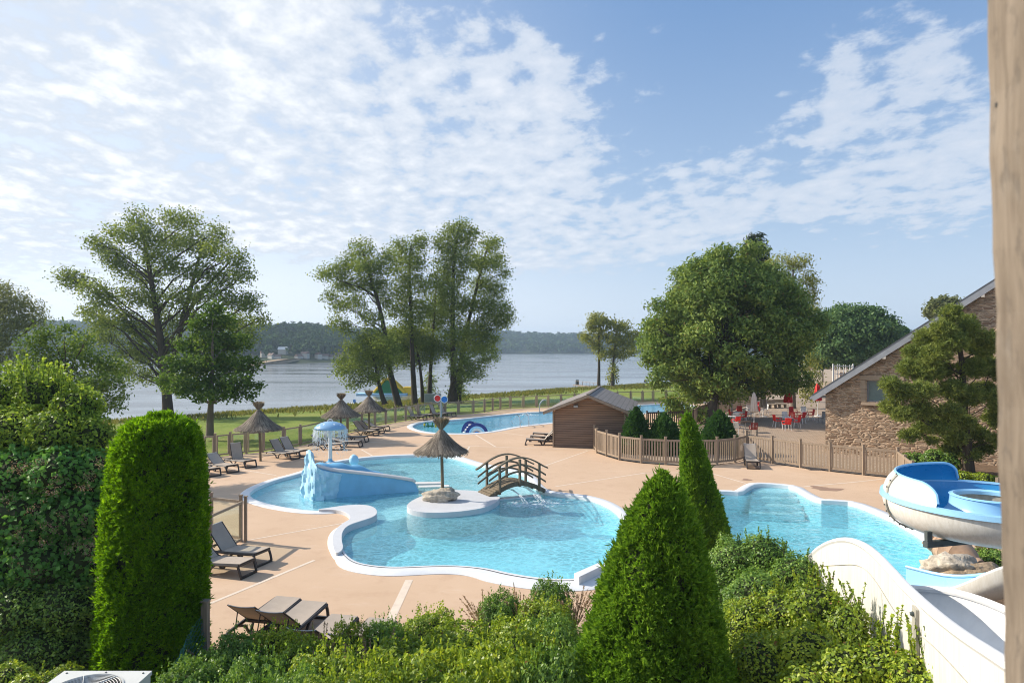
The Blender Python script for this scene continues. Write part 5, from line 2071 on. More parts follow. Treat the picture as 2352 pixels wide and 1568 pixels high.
    MB().tube([(5.5, 11.2, 0), (5.5, 11.2, 1.5)], .13, 12).build('support_post', M['darkmetal'], t, base)

    # exit flume reaching the pool
    N_ = [Vector((10.4, 11.2, 2.6)), Vector((9.6, 11.9, 2.2)), Vector((8.97, 12.5, 1.8)), Vector((8.7, 13.3, 1.12)), Vector((8.45, 14.2, .62)), Vector((8.2, 15.0, .32))]
    F_ = [Vector((11.4, 11.9, 2.4)), Vector((10.7, 12.6, 2.1)), Vector((10.2, 13.4, 1.6)), Vector((9.9, 14.2, 1.1)), Vector((9.6, 15.0, .78)), Vector((9.12, 15.8, .76))]
    N_, F_ = smooth_line(N_, 2), smooth_line(F_, 2)
    base = tuple(N_[10])
    t = thing('exit_flume', 'light blue lined flume end dropping into the pool behind the white flume', 'water slide', base)
    ins, outs = [], []
    for a, b in zip(N_, F_):
        fz = min(a.z, b.z) - .42
        row, r2 = [], []
        sdir = Vector((b.x - a.x, b.y - a.y, 0)).normalized()
        for j in range(13):
            ang = PI * j / 12
            cc = a.lerp(b, .5 - .5 * math.cos(ang))
            z = cc.z + (max(fz, WZ - .02) - cc.z) * math.sin(ang) ** .8
            row.append(Vector((cc.x, cc.y, z)))
            r2.append(row[-1] + Vector((0, 0, -.05 * math.sin(ang))) - sdir * math.cos(ang) * .05)
        ins.append(row)
        outs.append(r2)
    MB().loft(ins).build('trough', M['flumelight'], t, base, smooth='all')
    MB().loft(outs).build('shell', M['flumewhite'], t, base, smooth='all')
    MB().tube(N_, .045, 8).build('rim', M['whitep'], t, base, smooth=True)
    MB().tube(F_, .035, 8).build('rim', M['flumelight'], t, base, smooth=True)
    MB().tube([(9.7, 13.0, 0), (9.7, 13.0, 1.2)], .12, 10).build('support_post', M['darkmetal'], t, base)

    # clay jar on the rocks
    p1, p2 = Vector((11.35, 18.35, .62)), Vector((11.72, 17.05, .34))
    d = (p2 - p1).normalized()
    u = Vector((0, 0, 1)).cross(d).normalized()
    v = d.cross(u)
    prof = [(-.02, .24), (.0, .27), (.06, .28), (.10, .24), (.22, .34), (.24, .355), (.27, .345), (.48, .43), (.50, .445), (.53, .43), (.75, .42), (.78, .43), (.81, .405), (1.05, .30), (1.22, .18), (1.25, .19), (1.34, .17), (1.36, .02)]
    k = MB()
    rows = [[p1 + d * s + (u * math.cos(2 * PI * i / 28) + v * math.sin(2 * PI * i / 28)) * r for i in range(28)] for s, r in prof]
    k.loft(rows, closed=True)
    base = tuple(p1)
    t = thing('clay_jar', 'big brown ribbed clay jar lying on the rocks beside the pool', 'jar', base)
    k.build('body', M['clay'], t, base, smooth=True, recalc=True)
    for s in (-1, 1):
        k = MB()
        k.tube([p1 + d * .05 + u * s * .27, p1 + d * .02 + u * s * .40, p1 + d * .16 + u * s * .42, p1 + d * .24 + u * s * .34], .035, 7)
        k.build('handle', M['clay'], t, base, smooth=True)
    rocks = [((2185, 1322), 16.9, (.85, .50, .42), 'pale pitted boulder under the clay jar at the pool edge', 2, 'rock'), ((2240, 1330), 16.5, (.75, .5, .34), 'brown boulder right of the pale one under the clay jar', 5, 'rockbrown'), ((2140, 1321), 17.0, (.30, .16, .10), 'flat little stone lying on the pool edge beside the boulders', 7, 'rockbrown')]
    for (x, y), Y, rad, lb, sd, mt in rocks:
        q = AT(x, y, Y)
        o = MB().ico((q.x, q.y, max(rad[2] * .6, q.z)), rad, 4, .24, sd).build('boulder', M[mt], base=(q.x, q.y, 0), smooth='all')
        tag(o, lb, 'rock', 'boulders at the pool edge')


make_flumes()


# ------------------------------------------------------------------ balcony post and cooling unit
def make_near():
    y = .90
    a, b = AT(2262, -60, y), AT(2310, 1640, y)
    w = .16
    k = MB()
    n = 24
    rows = []
    for i in range(n + 1):
        u = i / n
        p = a.lerp(b, u)
        e = .0012 * math.sin(i * 1.9) + .001 * math.sin(i * .7)
        rows.append([(p.x + e, y - .36, p.z), (p.x + w, y - .36, p.z), (p.x + w, y, p.z), (p.x + e + .001, y, p.z)])
    k.loft(rows, closed=True)
    o = k.build('timber_post', M['postwood'], base=tuple(b), recalc=True)
    tag(o, 'rough pale timber post standing close at the right edge of the view', 'post')
    k = MB()
    q = AT(2291, 242, y - .012)
    k.ico((q.x - .0, q.y, q.z), (.0025, .004, .006), 1)
    kn = k.build('knot', M['black'], o, tuple(b))

    z = 1.65
    x0, x1, y1, y0 = -5.76, -4.65, 8.79, 7.75
    base = ((x0 + x1) / 2, (y0 + y1) / 2, 0)
    t = thing('cooling_unit', 'cream metal cooling unit with a round fan grille in its top', 'air conditioner', base)
    cx, cy, rr = (x0 + x1) / 2, (y0 + y1) / 2, .42
    k = MB()
    k.box((cx, cy, z / 2 - .01), (x1 - x0, y1 - y0, z - .02))
    k.build('casing', M['acwhite'], t, base, bevel=.012)
    k = MB()
    circ = [(cx + rr * math.cos(2 * PI * i / 48), cy + rr * math.sin(2 * PI * i / 48)) for i in range(48)]
    k.sheet([(x0 - .01, y0 - .01), (x1 + .01, y0 - .01), (x1 + .01, y1 + .01), (x0 - .01, y1 + .01)], [circ], z)
    k.wall([(x0 - .01, y0 - .01), (x1 + .01, y0 - .01), (x1 + .01, y1 + .01), (x0 - .01, y1 + .01)], z - .05, z)
    k.build('lid', M['acwhite'], t, base)
    MB().lathe([(rr + .02, .012), (rr, .016), (rr - .01, -.10)], (cx, cy, z), 48).build('fan_ring', M['acwhite'], t, base, smooth=True)
    k = MB()
    k.sheet([(cx + (rr + .0) * math.cos(2 * PI * i / 40), cy + (rr) * math.sin(2 * PI * i / 40)) for i in range(40)], [], z - .012)
    k.build('fan_shade_disc', M['black'], t, base)  # flat black disc stands in for the shade under the grille
    k = MB()
    for i in range(12):
        q = .05 + .032 * i
        k.tube([(cx + q * math.cos(2 * PI * j / 40), cy + q * math.sin(2 * PI * j / 40), z + .01) for j in range(41)], .0045, 4, cap=False)
    for i in range(6):
        a = 2 * PI * i / 6
        k.tube([(cx, cy, z + .014), (cx + rr * math.cos(a), cy + rr * math.sin(a), z + .014)], .005, 4)
    k.build('grille', M['acwhite'], t, base)
    k = MB()
    for sx, sy in ((.06, .06), (.5, .04), (.94, .06), (.06, .94), (.5, .96), (.94, .94)):
        k.ico((x0 + (x1 - x0) * sx, y0 + (y1 - y0) * sy, z + .003), .014, 1)
    k.build('screw', M['darkmetal'], t, base)


make_near()


# ------------------------------------------------------------------ stone house
def make_house():
    c0 = Vector((17.45, 38.0, 0))
    ang = math.radians(-33)
    base = tuple(c0)
    t = thing('stone_house', 'rubble stone house gable with slate roof and one small grey window', 'house', base, ang)
    # local x runs along the gable, local y into the building
    zE, sl, W, D = 3.42, .72, 18.4, 15.0
    mid = W / 2
    z = lambda x: zE + sl * (mid - abs(x - mid))
    wx0, wx1, wz0, wz1 = 2.05, 3.45, 2.92, 4.08
    th = .45
    k = MB()
    outer = [(0, -.4), (W, -.4), (W, z(W)), (mid, z(mid)), (0, z(0))]
    hole = [(wx0, wz0), (wx1, wz0), (wx1, wz1), (wx0, wz1)]
    loops = [[Vector((a, b, 0)) for a, b in outer], [Vector((a, b, 0)) for a, b in hole]]
    flat = [q for l in loops for q in l]
    fs = []
    for tri in tessellate_polygon(loops):
        a, b, c = [flat[i] for i in tri]
        fs.append(tri if (b.x - a.x) * (c.y - a.y) - (c.x - a.x) * (b.y - a.y) > 0 else tri[::-1])
    k.add([(q.x, 0, q.y) for q in flat], fs)
    k.add([(0, 0, -.4), (0, 0, z(0)), (0, D, z(0)), (0, D, -.4)], [(0, 1, 2, 3)])
    k.add([(W, 0, -.4), (W, 0, z(W)), (W, D, z(W)), (W, D, -.4)], [(3, 2, 1, 0)])
    k.add([(0, D, -.4), (W, D, -.4), (W, D, z(W)), (mid, D, z(mid)), (0, D, z(0))], [(4, 3, 2, 1, 0)])
    for (a, b), (c, d) in zip(hole, hole[1:] + hole[:1]):
        k.add([(a, 0, b), (c, 0, d), (c, .3, d), (a, .3, b)], [(3, 2, 1, 0)])
    k.build('wall', M['stone'], t)
    w = MB()
    w.box(((wx0 + wx1) / 2, -.02, wz1 + .14), (wx1 - wx0 + .7, .10, .26))
    w.box(((wx0 + wx1) / 2, -.05, wz0 - .10), (wx1 - wx0 + .5, .18, .16))
    for i in range(5):
        for s, x in ((0, wx0 - .17), (1, wx1 + .17)):
            ww = .34 if (i + s) % 2 else .24
            w.box((x, -.012, wz0 + .115 + .232 * i), (ww, .07, .225))
    win = MB()
    for a, b, c, d in ((wx0, wz0, wx1, wz0 + .07), (wx0, wz1 - .07, wx1, wz1), (wx0, wz0 + .07, wx0 + .07, wz1 - .07), (wx1 - .07, wz0 + .07, wx1, wz1 - .07)):
        win.box(((a + c) / 2, .20, (b + d) / 2), (c - a, .06, d - b))
    o = win.build('window', M['verge'], t)
    w.build('surround', M['dressed'], o, bevel=.012)
    MB().box(((wx0 + wx1) / 2, .22, (wz0 + wz1) / 2), (wx1 - wx0 - .15, .015, wz1 - wz0 - .15)).build('pane', M['windowglass'], o)
    # roof
    ov, ex = .62, .38
    r = MB()
    for s in (-1, 1):
        xe = mid + s * (mid + ov)
        ze = zE - ov * sl
        p = [Vector((mid, -ex, z(mid))), Vector((xe, -ex, ze)), Vector((xe, D + .3, ze)), Vector((mid, D + .3, z(mid)))]
        a = [q + Vector((0, 0, .18)) for q in p]
        b = [q + Vector((0, 0, .27)) for q in p]
        r.add(a + b, [(0, 1, 2, 3), (7, 6, 5, 4), (0, 4, 5, 1), (1, 5, 6, 2), (2, 6, 7, 3)])
    o = r.build('roof', M['darkslate'], t, recalc=True)
    f = MB()
    for s in (-1, 1):
        xe = mid + s * (mid + ov)
        ze = zE - ov * sl
        f.bar((mid, -ex + .03, z(mid) + .02), (xe, -ex + .03, ze + .02), .05, .30)
    f.build('verge_board', M['verge'], o)
    f = MB()
    f.add([(-ov + .03, -ex + .06, zE - ov * sl - .02), (mid, -ex + .06, z(mid) - .02), (mid, 0, z(mid) - .02), (-ov + .03, 0, zE - ov * sl - .02)], [(0, 1, 2, 3)])
    f.build('soffit', M['verge'], o)
    for x in (2.9, 5.3, 7.2, 9.2):
        MB().box((x, -.20, z(x) - .18), (.15, .34, .17)).build('beam_end', M['cream'], t)
    MB().tube([(-ov - .08, -ex, zE - ov * sl + .06), (-ov - .08, D, zE - ov * sl + .06)], .07, 8).build('gutter', M['verge'], t)
    MB().box((-.3, -.10, zE - .30), (.62, .12, .14)).build('eave_block', M['verge'], t)
    # white slatted gate thing behind the roof
    b = AT(1928, 872, 60)
    t = thing('slatted_frame', 'white slatted frame standing up behind the low end of the slate roof', 'railing', (b.x, b.y, 0))
    k = MB()
    for i in range(7):
        x = b.x - .5 + i * .27
        k.bar((x, b.y, 2.7), (x + (.06 if i % 2 else -.03), b.y, 4.45 - .02 * i), .05, .05)
    k.bar((b.x - .55, b.y, 4.3), (b.x + 1.2, b.y, 4.2), .05, .06)
    k.bar((b.x - .55, b.y, 3.6), (b.x + 1.2, b.y, 3.5), .05, .05)
    k.build('slats', M['whitep'], t, (b.x, b.y, 0))
    for x in (-.55, 1.2):
        MB().bar((b.x + x, b.y, -.03), (b.x + x, b.y, 4.45), .09, .09).build('post', M['whitep'], t, (b.x, b.y, 0))
    # garden walls at the back
    k = MB()
    p, q = Vector((46, 96, 0)), Vector((66, 92, 0))
    k.bar(p + Vector((0, 0, 1.2)), q + Vector((0, 0, 1.2)), .5, 2.5)
    o = k.build('garden_wall', M['stone'], base=tuple(p))
    tag(o, 'dark garden wall far back beneath the round tree', 'wall')
    k = MB()
    p, q = G(1884, 899), G(1925, 905)
    k.bar(p + Vector((0, 0, .35)), q + Vector((0, 0, .35)), .3, .7)
    o = k.build('garden_wall', M['dressed'], base=tuple(p))
    tag(o, 'short pale wall just left of the slate roof eave', 'wall')


make_house()


# ------------------------------------------------------------------ terrace furniture
def chair_mesh():
    seat = MB()
    seat.box((0, 0, .45), (.44, .44, .035))
    back = MB()
    for i in range(5):
        x = -.18 + .09 * i
        back.box((x, .225 + .03, .66), (.075, .025, .40), mat=Matrix.Rotation(-.14, 3, 'X'))
    back.bar((-.22, .285, .87), (.22, .285, .87), .03, .07)
    return seat, back


def make_terrace():
    protos = {}

    def chair(x, y, rz, colour, legs, label, z=0.0):
        key = (colour, legs)
        p = G(x, y, 0.004)
        if key not in protos:
            t = thing('terrace_chair', label, 'chair', tuple(p), rz, 'chairs on the terrace')
            s, b = chair_mesh()
            s.build('seat', M[colour], t, bevel=.012)
            b.build('backrest', M[colour], t)
            for sx in (-1, 1):
                MB().tube([(sx * .19, -.19, .44), (sx * .22, -.24, 0)], .022, 6).build('leg', M[legs], t)
                MB().tube([(sx * .19, .20, .44), (sx * .22, .28, 0)], .022, 6).build('leg', M[legs], t)
                k = MB()
                k.tube([(sx * .235, .27, .66), (sx * .25, .0, .67), (sx * .245, -.20, .64), (sx * .22, -.22, .44)], .024, 6)
                k.build('armrest', M[colour], t)
            protos[key] = t
        else:
            t = copy_tree(protos[key])
            t.location = p
            t.rotation_euler = (0, 0, rz)
            t['label'] = label
        return t

    def table(x, y, top, label, r=.36):
        p = G(x, y, 0.004)
        t = thing('terrace_table', label, 'table', tuple(p), 0, 'tables on the terrace')
        MB().box((p.x, p.y, .735), (r * 2, r * 2, .035)).build('table_top', M[top], t, tuple(p), bevel=.015)
        MB().tube([p, p + Vector((0, 0, .72))], .03, 8).build('stem', M['metal'], t, tuple(p))
        k = MB()
        k.bar(p + Vector((-.28, 0, .02)), p + Vector((.28, 0, .02)), .05, .03)
        k.bar(p + Vector((0, -.28, .025)), p + Vector((0, .28, .025)), .05, .03)
        k.build('foot', M['metal'], t, tuple(p))

    R = math.radians
    # group nearest the fence
    table(1807, 981, 'whitep', 'white terrace table right of the fence corner, behind the big red chair back')
    chair(1807, 988, R(180), 'red', 'whitep', 'red chair showing its back, nearest the camera on the terrace')
    chair(1786, 980, R(95), 'red', 'whitep', 'red chair side on, left of the nearest white table on the terrace')
    chair(1828, 982, R(-90), 'red', 'whitep', 'red chair side on, right of the nearest white table on the terrace')
    chair(1806, 972, R(5), 'whitep', 'whitep', 'white chair on the far side of the nearest white terrace table')
    # second group
    table(1831, 968, 'red', 'red terrace table under the right part of the red folded parasol group')
    chair(1820, 972, R(150), 'red', 'whitep', 'red chair in front left of the red terrace table')
    chair(1840, 972, R(215), 'red', 'whitep', 'red chair in front right of the red terrace table')
    chair(1861, 965, R(-95), 'red', 'whitep', 'rightmost red chair of the terrace, near the stone house corner')
    chair(1847, 958, R(-10), 'whitep', 'whitep', 'white chair behind the red terrace table, nearest the house')
    chair(1822, 959, R(15), 'red', 'whitep', 'red chair behind the red terrace table')
    # third group under the tree
    table(1695, 967, 'whitep', 'white terrace table left of the first white folded parasol')
    chair(1683, 966, R(92), 'red', 'whitep', 'red chair left of the white table under the chestnut')
    chair(1700, 957, R(-5), 'red', 'whitep', 'red chair behind the white table under the chestnut')
    chair(1706, 970, R(-90), 'red', 'whitep', 'red chair right of the white table under the chestnut')
    chair(1690, 973, R(170), 'whitep', 'whitep', 'white chair in front of the white table under the chestnut')
    chair(1716, 963, R(100), 'whitep', 'whitep', 'white chair left beside the first white folded parasol')
    table(1727, 961, 'whitep', 'white terrace table behind the first white folded parasol')
    chair(1722, 953, R(0), 'whitep', 'whitep', 'white chair with its back to the fence behind the first white parasol')
    # fourth group
    table(1744, 951, 'whitep', 'white terrace table between the two white folded parasols')
    chair(1739, 955, R(170), 'red', 'whitep', 'red chair in front of the table between the white parasols')
    chair(1747, 946, R(0), 'red', 'whitep', 'red chair behind the table between the white parasols')
    chair(1756, 952, R(-90), 'whitep', 'whitep', 'white chair beside the second white folded parasol')
    # by the dwarf conifer
    table(1678, 978, 'whitep', 'white terrace table next to the rightmost dwarf conifer')
    chair(1690, 984, R(200), 'red', 'metal', 'red chair right next to the rightmost dwarf conifer')
    # dark chair and dark table
    table(1712, 992, 'darkfence', 'dark brown terrace table behind the fence corner', .42)
    chair(1731, 1001, R(170), 'darkred', 'darkmetal', 'dark red chair showing its back by the fence corner')
    chair(1697, 998, R(120), 'metal', 'metal', 'grey metal chair between the dwarf conifer and the dark table')
    chair(1889, 972, R(-60), 'metal', 'metal', 'grey metal chair half hidden at the corner of the stone house')

    def folded(x, y, colour, zb, zt, label, pole='whitep', r=.17):
        p = G(x, y, .004)
        t = thing('folded_parasol', label, 'parasol', tuple(p), 0, 'folded parasols on the terrace')
        MB().tube([p, p + Vector((0, 0, zt + .1))], .026, 8).build('pole', M[pole], t, tuple(p))
        MB().lathe([(.30, 0), (.30, .04), (.06, .07), (.04, .2)], tuple(p), 18).build('base', M[pole], t, tuple(p))
        H = zt - zb
        prof = [(.02, zt + .06), (r * .35, zt), (r * .7, zb + H * .75), (r * .8, zb + H * .55), (r * .95, zb + H * .3), (r * 1.12, zb + H * .06), (r * .9, zb), (.03, zb + .05)]
        MB().lathe(prof, tuple(p), 40, wob=lambda a, z: 1 + .20 * math.sin(a * 7 + z * 2.1) + .08 * math.sin(a * 13 - z * 3)).build('canopy', M[colour], t, tuple(p), smooth='all')

    folded(1731.8, 978.6, 'cream', 1.05, 2.45, 'first white folded parasol, tall, on the terrace behind the fence corner', r=.24)
    folded(1753, 957, 'cream', .80, 2.4, 'second white folded parasol farther back under the chestnut tree', r=.25)
    folded(1810, 961, 'red', 1.30, 2.55, 'red folded parasol in the middle of the terrace tables', r=.30)
    folded(1878, 955.6, 'red', 1.32, 2.75, 'red folded parasol standing alone at the roof eave of the stone house', r=.28)
    p = G(1681, 961)
    o = MB().tube([p, p + Vector((0, 0, 3.0))], .06, 8).build('lamp_pole', M['metal'], base=tuple(p))
    tag(o, 'plain grey metal pole beside the tables under the chestnut tree', 'pole')
    for i, (x, y, lb) in enumerate([(1768, 937, 'left white pallet bench in the shade under the chestnut'), (1790, 936, 'right white pallet bench in the shade under the chestnut')]):
        p = G(x, y)
        t = thing('pallet_bench', lb, 'bench', tuple(p), 0, 'pallet benches under the chestnut')
        for nm, z, yy, d in (('seat', .36, 0, (1.2, .6, .07)), ('back', .62, .30, (1.2, .07, .34))):
            MB().box((p.x, p.y + yy, z), d).build(nm, M['glassfence'], t, tuple(p))
        for s in (-.65, 0, .65):
            MB().box((p.x + s * .85, p.y, .16), (.10, .55, .33)).build('foot', M['glassfence'], t, tuple(p))


make_terrace()


# ------------------------------------------------------------------ on the lake and its shore
def make_lakeside():
    # inflatable slide tent
    c = G(897, 905, LAKE_Z)
    b = tuple(c)
    t = thing('inflatable_slide', 'green and yellow inflatable slide floating on the lake behind the poplars', 'inflatable', b)
    k = MB()
    h = 2.6
    k.add([c + Vector(p) for p in [(-2.6, -1.2, .25), (2.4, -1.2, .25), (2.4, 1.2, .25), (-2.6, 1.2, .25), (-.7, -.9, h), (.1, -.9, h), (.1, .9, h), (-.7, .9, h)]],
          [(0, 1, 5, 4), (1, 2, 6, 5), (2, 3, 7, 6), (3, 0, 4, 7), (4, 5, 6, 7)])
    k.build('body', M['green'], t, b, bevel=.15)
    for s in (-1, 1):
        k = MB()
        k.tube([c + Vector((-2.7, s * 1.2, .3)), c + Vector((-.75, s * .95, h)), c + Vector((.15, s * .95, h)), c + Vector((2.6, s * 1.2, .3))], .22, 8)
        k.build('edge_tube', M['yellow'], t, b, smooth=True)
    k = MB()
    k.box(c + Vector((-1.2, -.4, .1)), (8.6, 3.0, .3))
    k.build('mat', M['skyblue'], t, b, bevel=.1)
    c = G(938, 905, LAKE_Z)
    k = MB()
    k.add([c + Vector(p) for p in [(-1.1, -1, 0), (1.1, -1, 0), (1.1, 1, 0), (-1.1, 1, 0), (-.75, -.7, 1.3), (.6, -.7, 1.3), (.6, .7, 1.3), (-.75, .7, 1.3)]], [(0, 1, 5, 4), (1, 2, 6, 5), (2, 3, 7, 6), (3, 0, 4, 7), (4, 5, 6, 7)])
    o = k.build('inflatable_block', M['yellow'], base=tuple(c), bevel=.15)
    tag(o, 'yellow inflatable block floating right of the green inflatable slide', 'inflatable')
    # pedal boats pulled up on the shore
    for i, (x, y, lb) in enumerate([(822, 930, 'left white pedal boat on the shore between the straw parasols'), (856, 925, 'right white pedal boat on the shore behind the farthest straw parasol')]):
        c = G(x, y, LAKE_Z + .15)
        b = tuple(c)
        t = thing('pedal_boat', lb, 'pedal boat', b, 0, 'pedal boats on the shore')
        k = MB()
        for s in (-.55, .55):
            k.loft([[c + Vector((u * 1.5, s - .28 * w, .25 + (.25 * max(0, u) ** 2))), c + Vector((u * 1.5, s + .28 * w, .25 + (.25 * max(0, u) ** 2))), c + Vector((u * 1.45, s + .16 * w, -.12)), c + Vector((u * 1.45, s - .16 * w, -.12))] for u, w in [(-1, .6), (-.8, 1), (0, 1), (.6, .9), (.9, .5), (1.05, .12)]], closed=True)
        k.box(c + Vector((-.1, 0, .2)), (2.2, .7, .1))
        k.build('hull', M['whitep'], t, b, recalc=True, smooth=True)
        for s in (-.33, .33):
            MB().box(c + Vector((-.45, s, .50)), (.12, .45, .55), mat=Matrix.Rotation(-.25, 3, 'Y')).build('seat', M['bluep'], t, b, bevel=.03)
    # jetty
    p, q = G(1322, 884, LAKE_Z + .45), G(1374, 890, LAKE_Z + .6)
    t = thing('jetty', 'thin wooden jetty with a railing on the lake left of the twin trees', 'jetty', tuple(p))
    MB().bar(p, q, 1.2, .12).build('deck', M['fencewood'], t, tuple(p))
    for i in range(7):
        c = p.lerp(q, i / 6)
        MB().bar(c + Vector((0, .55, -.9)), c + Vector((0, .55, .85)), .08, .08).build('post', M['fencewood'], t, tuple(p))
    k = MB()
    k.bar(p + Vector((0, .55, .8)), q + Vector((0, .55, .8)), .05, .05)
    k.build('handrail', M['fencewood'], t, tuple(p))
    MB().box(p + Vector((.35, 0, .55)), (.5, .5, 1.0)).build('locker', M['darkmetal'], t, tuple(p))
    c = G(1482, 876, LAKE_Z)
    o = MB().ico(c + Vector((0, 0, .15)), (.35, .35, .28), 2, .05).build('buoy', M['black'], base=tuple(c), smooth='all')
    tag(o, 'small dark buoy on the lake right of the twin trees', 'buoy')
    c = G(1552, 921.5)
    o = MB().ico((c.x, c.y + 3, .1), (1.1, .4, .22), 2, .05).build('kayak', M['yellow'], base=(c.x, c.y + 3, 0), smooth='all')
    tag(o, 'yellow kayak lying on the lawn behind the chestnut foliage', 'kayak')


make_lakeside()


# ------------------------------------------------------------------ plants
def B(l, Y, dy=0.0, deep=1.0, seed=1):
    """surveyed blobs (x, y, rx, ry[, depth]) to ellipsoids in the world"""
    rr = random.Random(seed)
    out = []
    for b in l:
        yy = b[4] if len(b) > 4 else Y + rr.uniform(-dy, dy)
        c = AT(b[0], b[1], yy)
        rx, rz = b[2] * yy / F, b[3] * yy / F
        out.append((c.x, c.y, c.z, rx, (rx + rz) * .5 * deep, rz))
    return out


def crown_limbs(k, trunk, blobs, r0, rr, sub=3, start=.35):
    """limbs from the trunk line to every clump of the crown, with a few twigs"""
    tp = [Vector(p) for p in trunk]
    zs = [p.z for p in tp]
    H = tp[-1].z - tp[0].z

    def on_trunk(z):
        z = min(max(z, tp[0].z), tp[-1].z)
        for a, b in zip(tp[:-1], tp[1:]):
            if a.z <= z <= b.z:
                return a.lerp(b, (z - a.z) / max(1e-6, b.z - a.z))
        return tp[-1].copy()
    for bl in blobs:
        c = Vector(bl[:3])
        hd = math.hypot(c.x - on_trunk(c.z).x, c.y - on_trunk(c.z).y)
        zz = max(tp[0].z + H * start, min(c.z - hd * rr.uniform(.5, .95), tp[-1].z - .05 * H))
        if c.z < tp[0].z + H * .12:
            continue
        p = on_trunk(zz)
        L = (c - p).length
        if L < .3:
            continue
        ra = max(r0 * .07, min(r0 * .26, L * .010 + r0 * .05))
        pts = curve_pts(p, c, 6, .06, .035, rr)
        k.tube(pts, [ra * (1 - .8 * i / 6) for i in range(7)], 5, cap=False)
        for s in range(sub):
            q = pts[rr.choice([3, 4, 5, 6])]
            e = c + Vector((rr.uniform(-1, 1) * bl[3], rr.uniform(-1, 1) * bl[4], rr.uniform(-.6, 1) * bl[5])) * .85
            k.tube(curve_pts(q, e, 3, .05, .05, rr), [ra * .32, ra * .25, ra * .16, ra * .07], 4, cap=False)


def tree(name, label, trunk, r0, blobs, mat, L, W, per, clump, nl, group=None, bark='bark', start=.3, droop=0.0, shell=.35, seed=1, sub=3, up=.25, rand=.9, r_top=.15):
    base = tuple(trunk[0])
    rr = random.Random(seed)
    t = thing(name, label, 'tree', base, 0, group)
    tp = smooth_line(trunk, 2)
    n = len(tp)
    k = MB()
    rad = [r0 * (1 - (1 - r_top) * (i / (n - 1)) ** .8) for i in range(n)]
    rad[0] *= 1.35
    k.tube(tp, rad, 9)
    k.build('trunk', M[bark], t, base, smooth=True)
    k = MB()
    crown_limbs(k, tp, blobs, r0, rr, sub, start)
    if k.v:
        k.build('limbs', M[bark], t, base, smooth='all')
    C, O = blob_points(blobs, per, clump, nl, shell)
    q = leaf_quads(C, O, L, W, up, rand, .25, droop)
    quads_object('crown', q, M[mat], t, base)
    return t


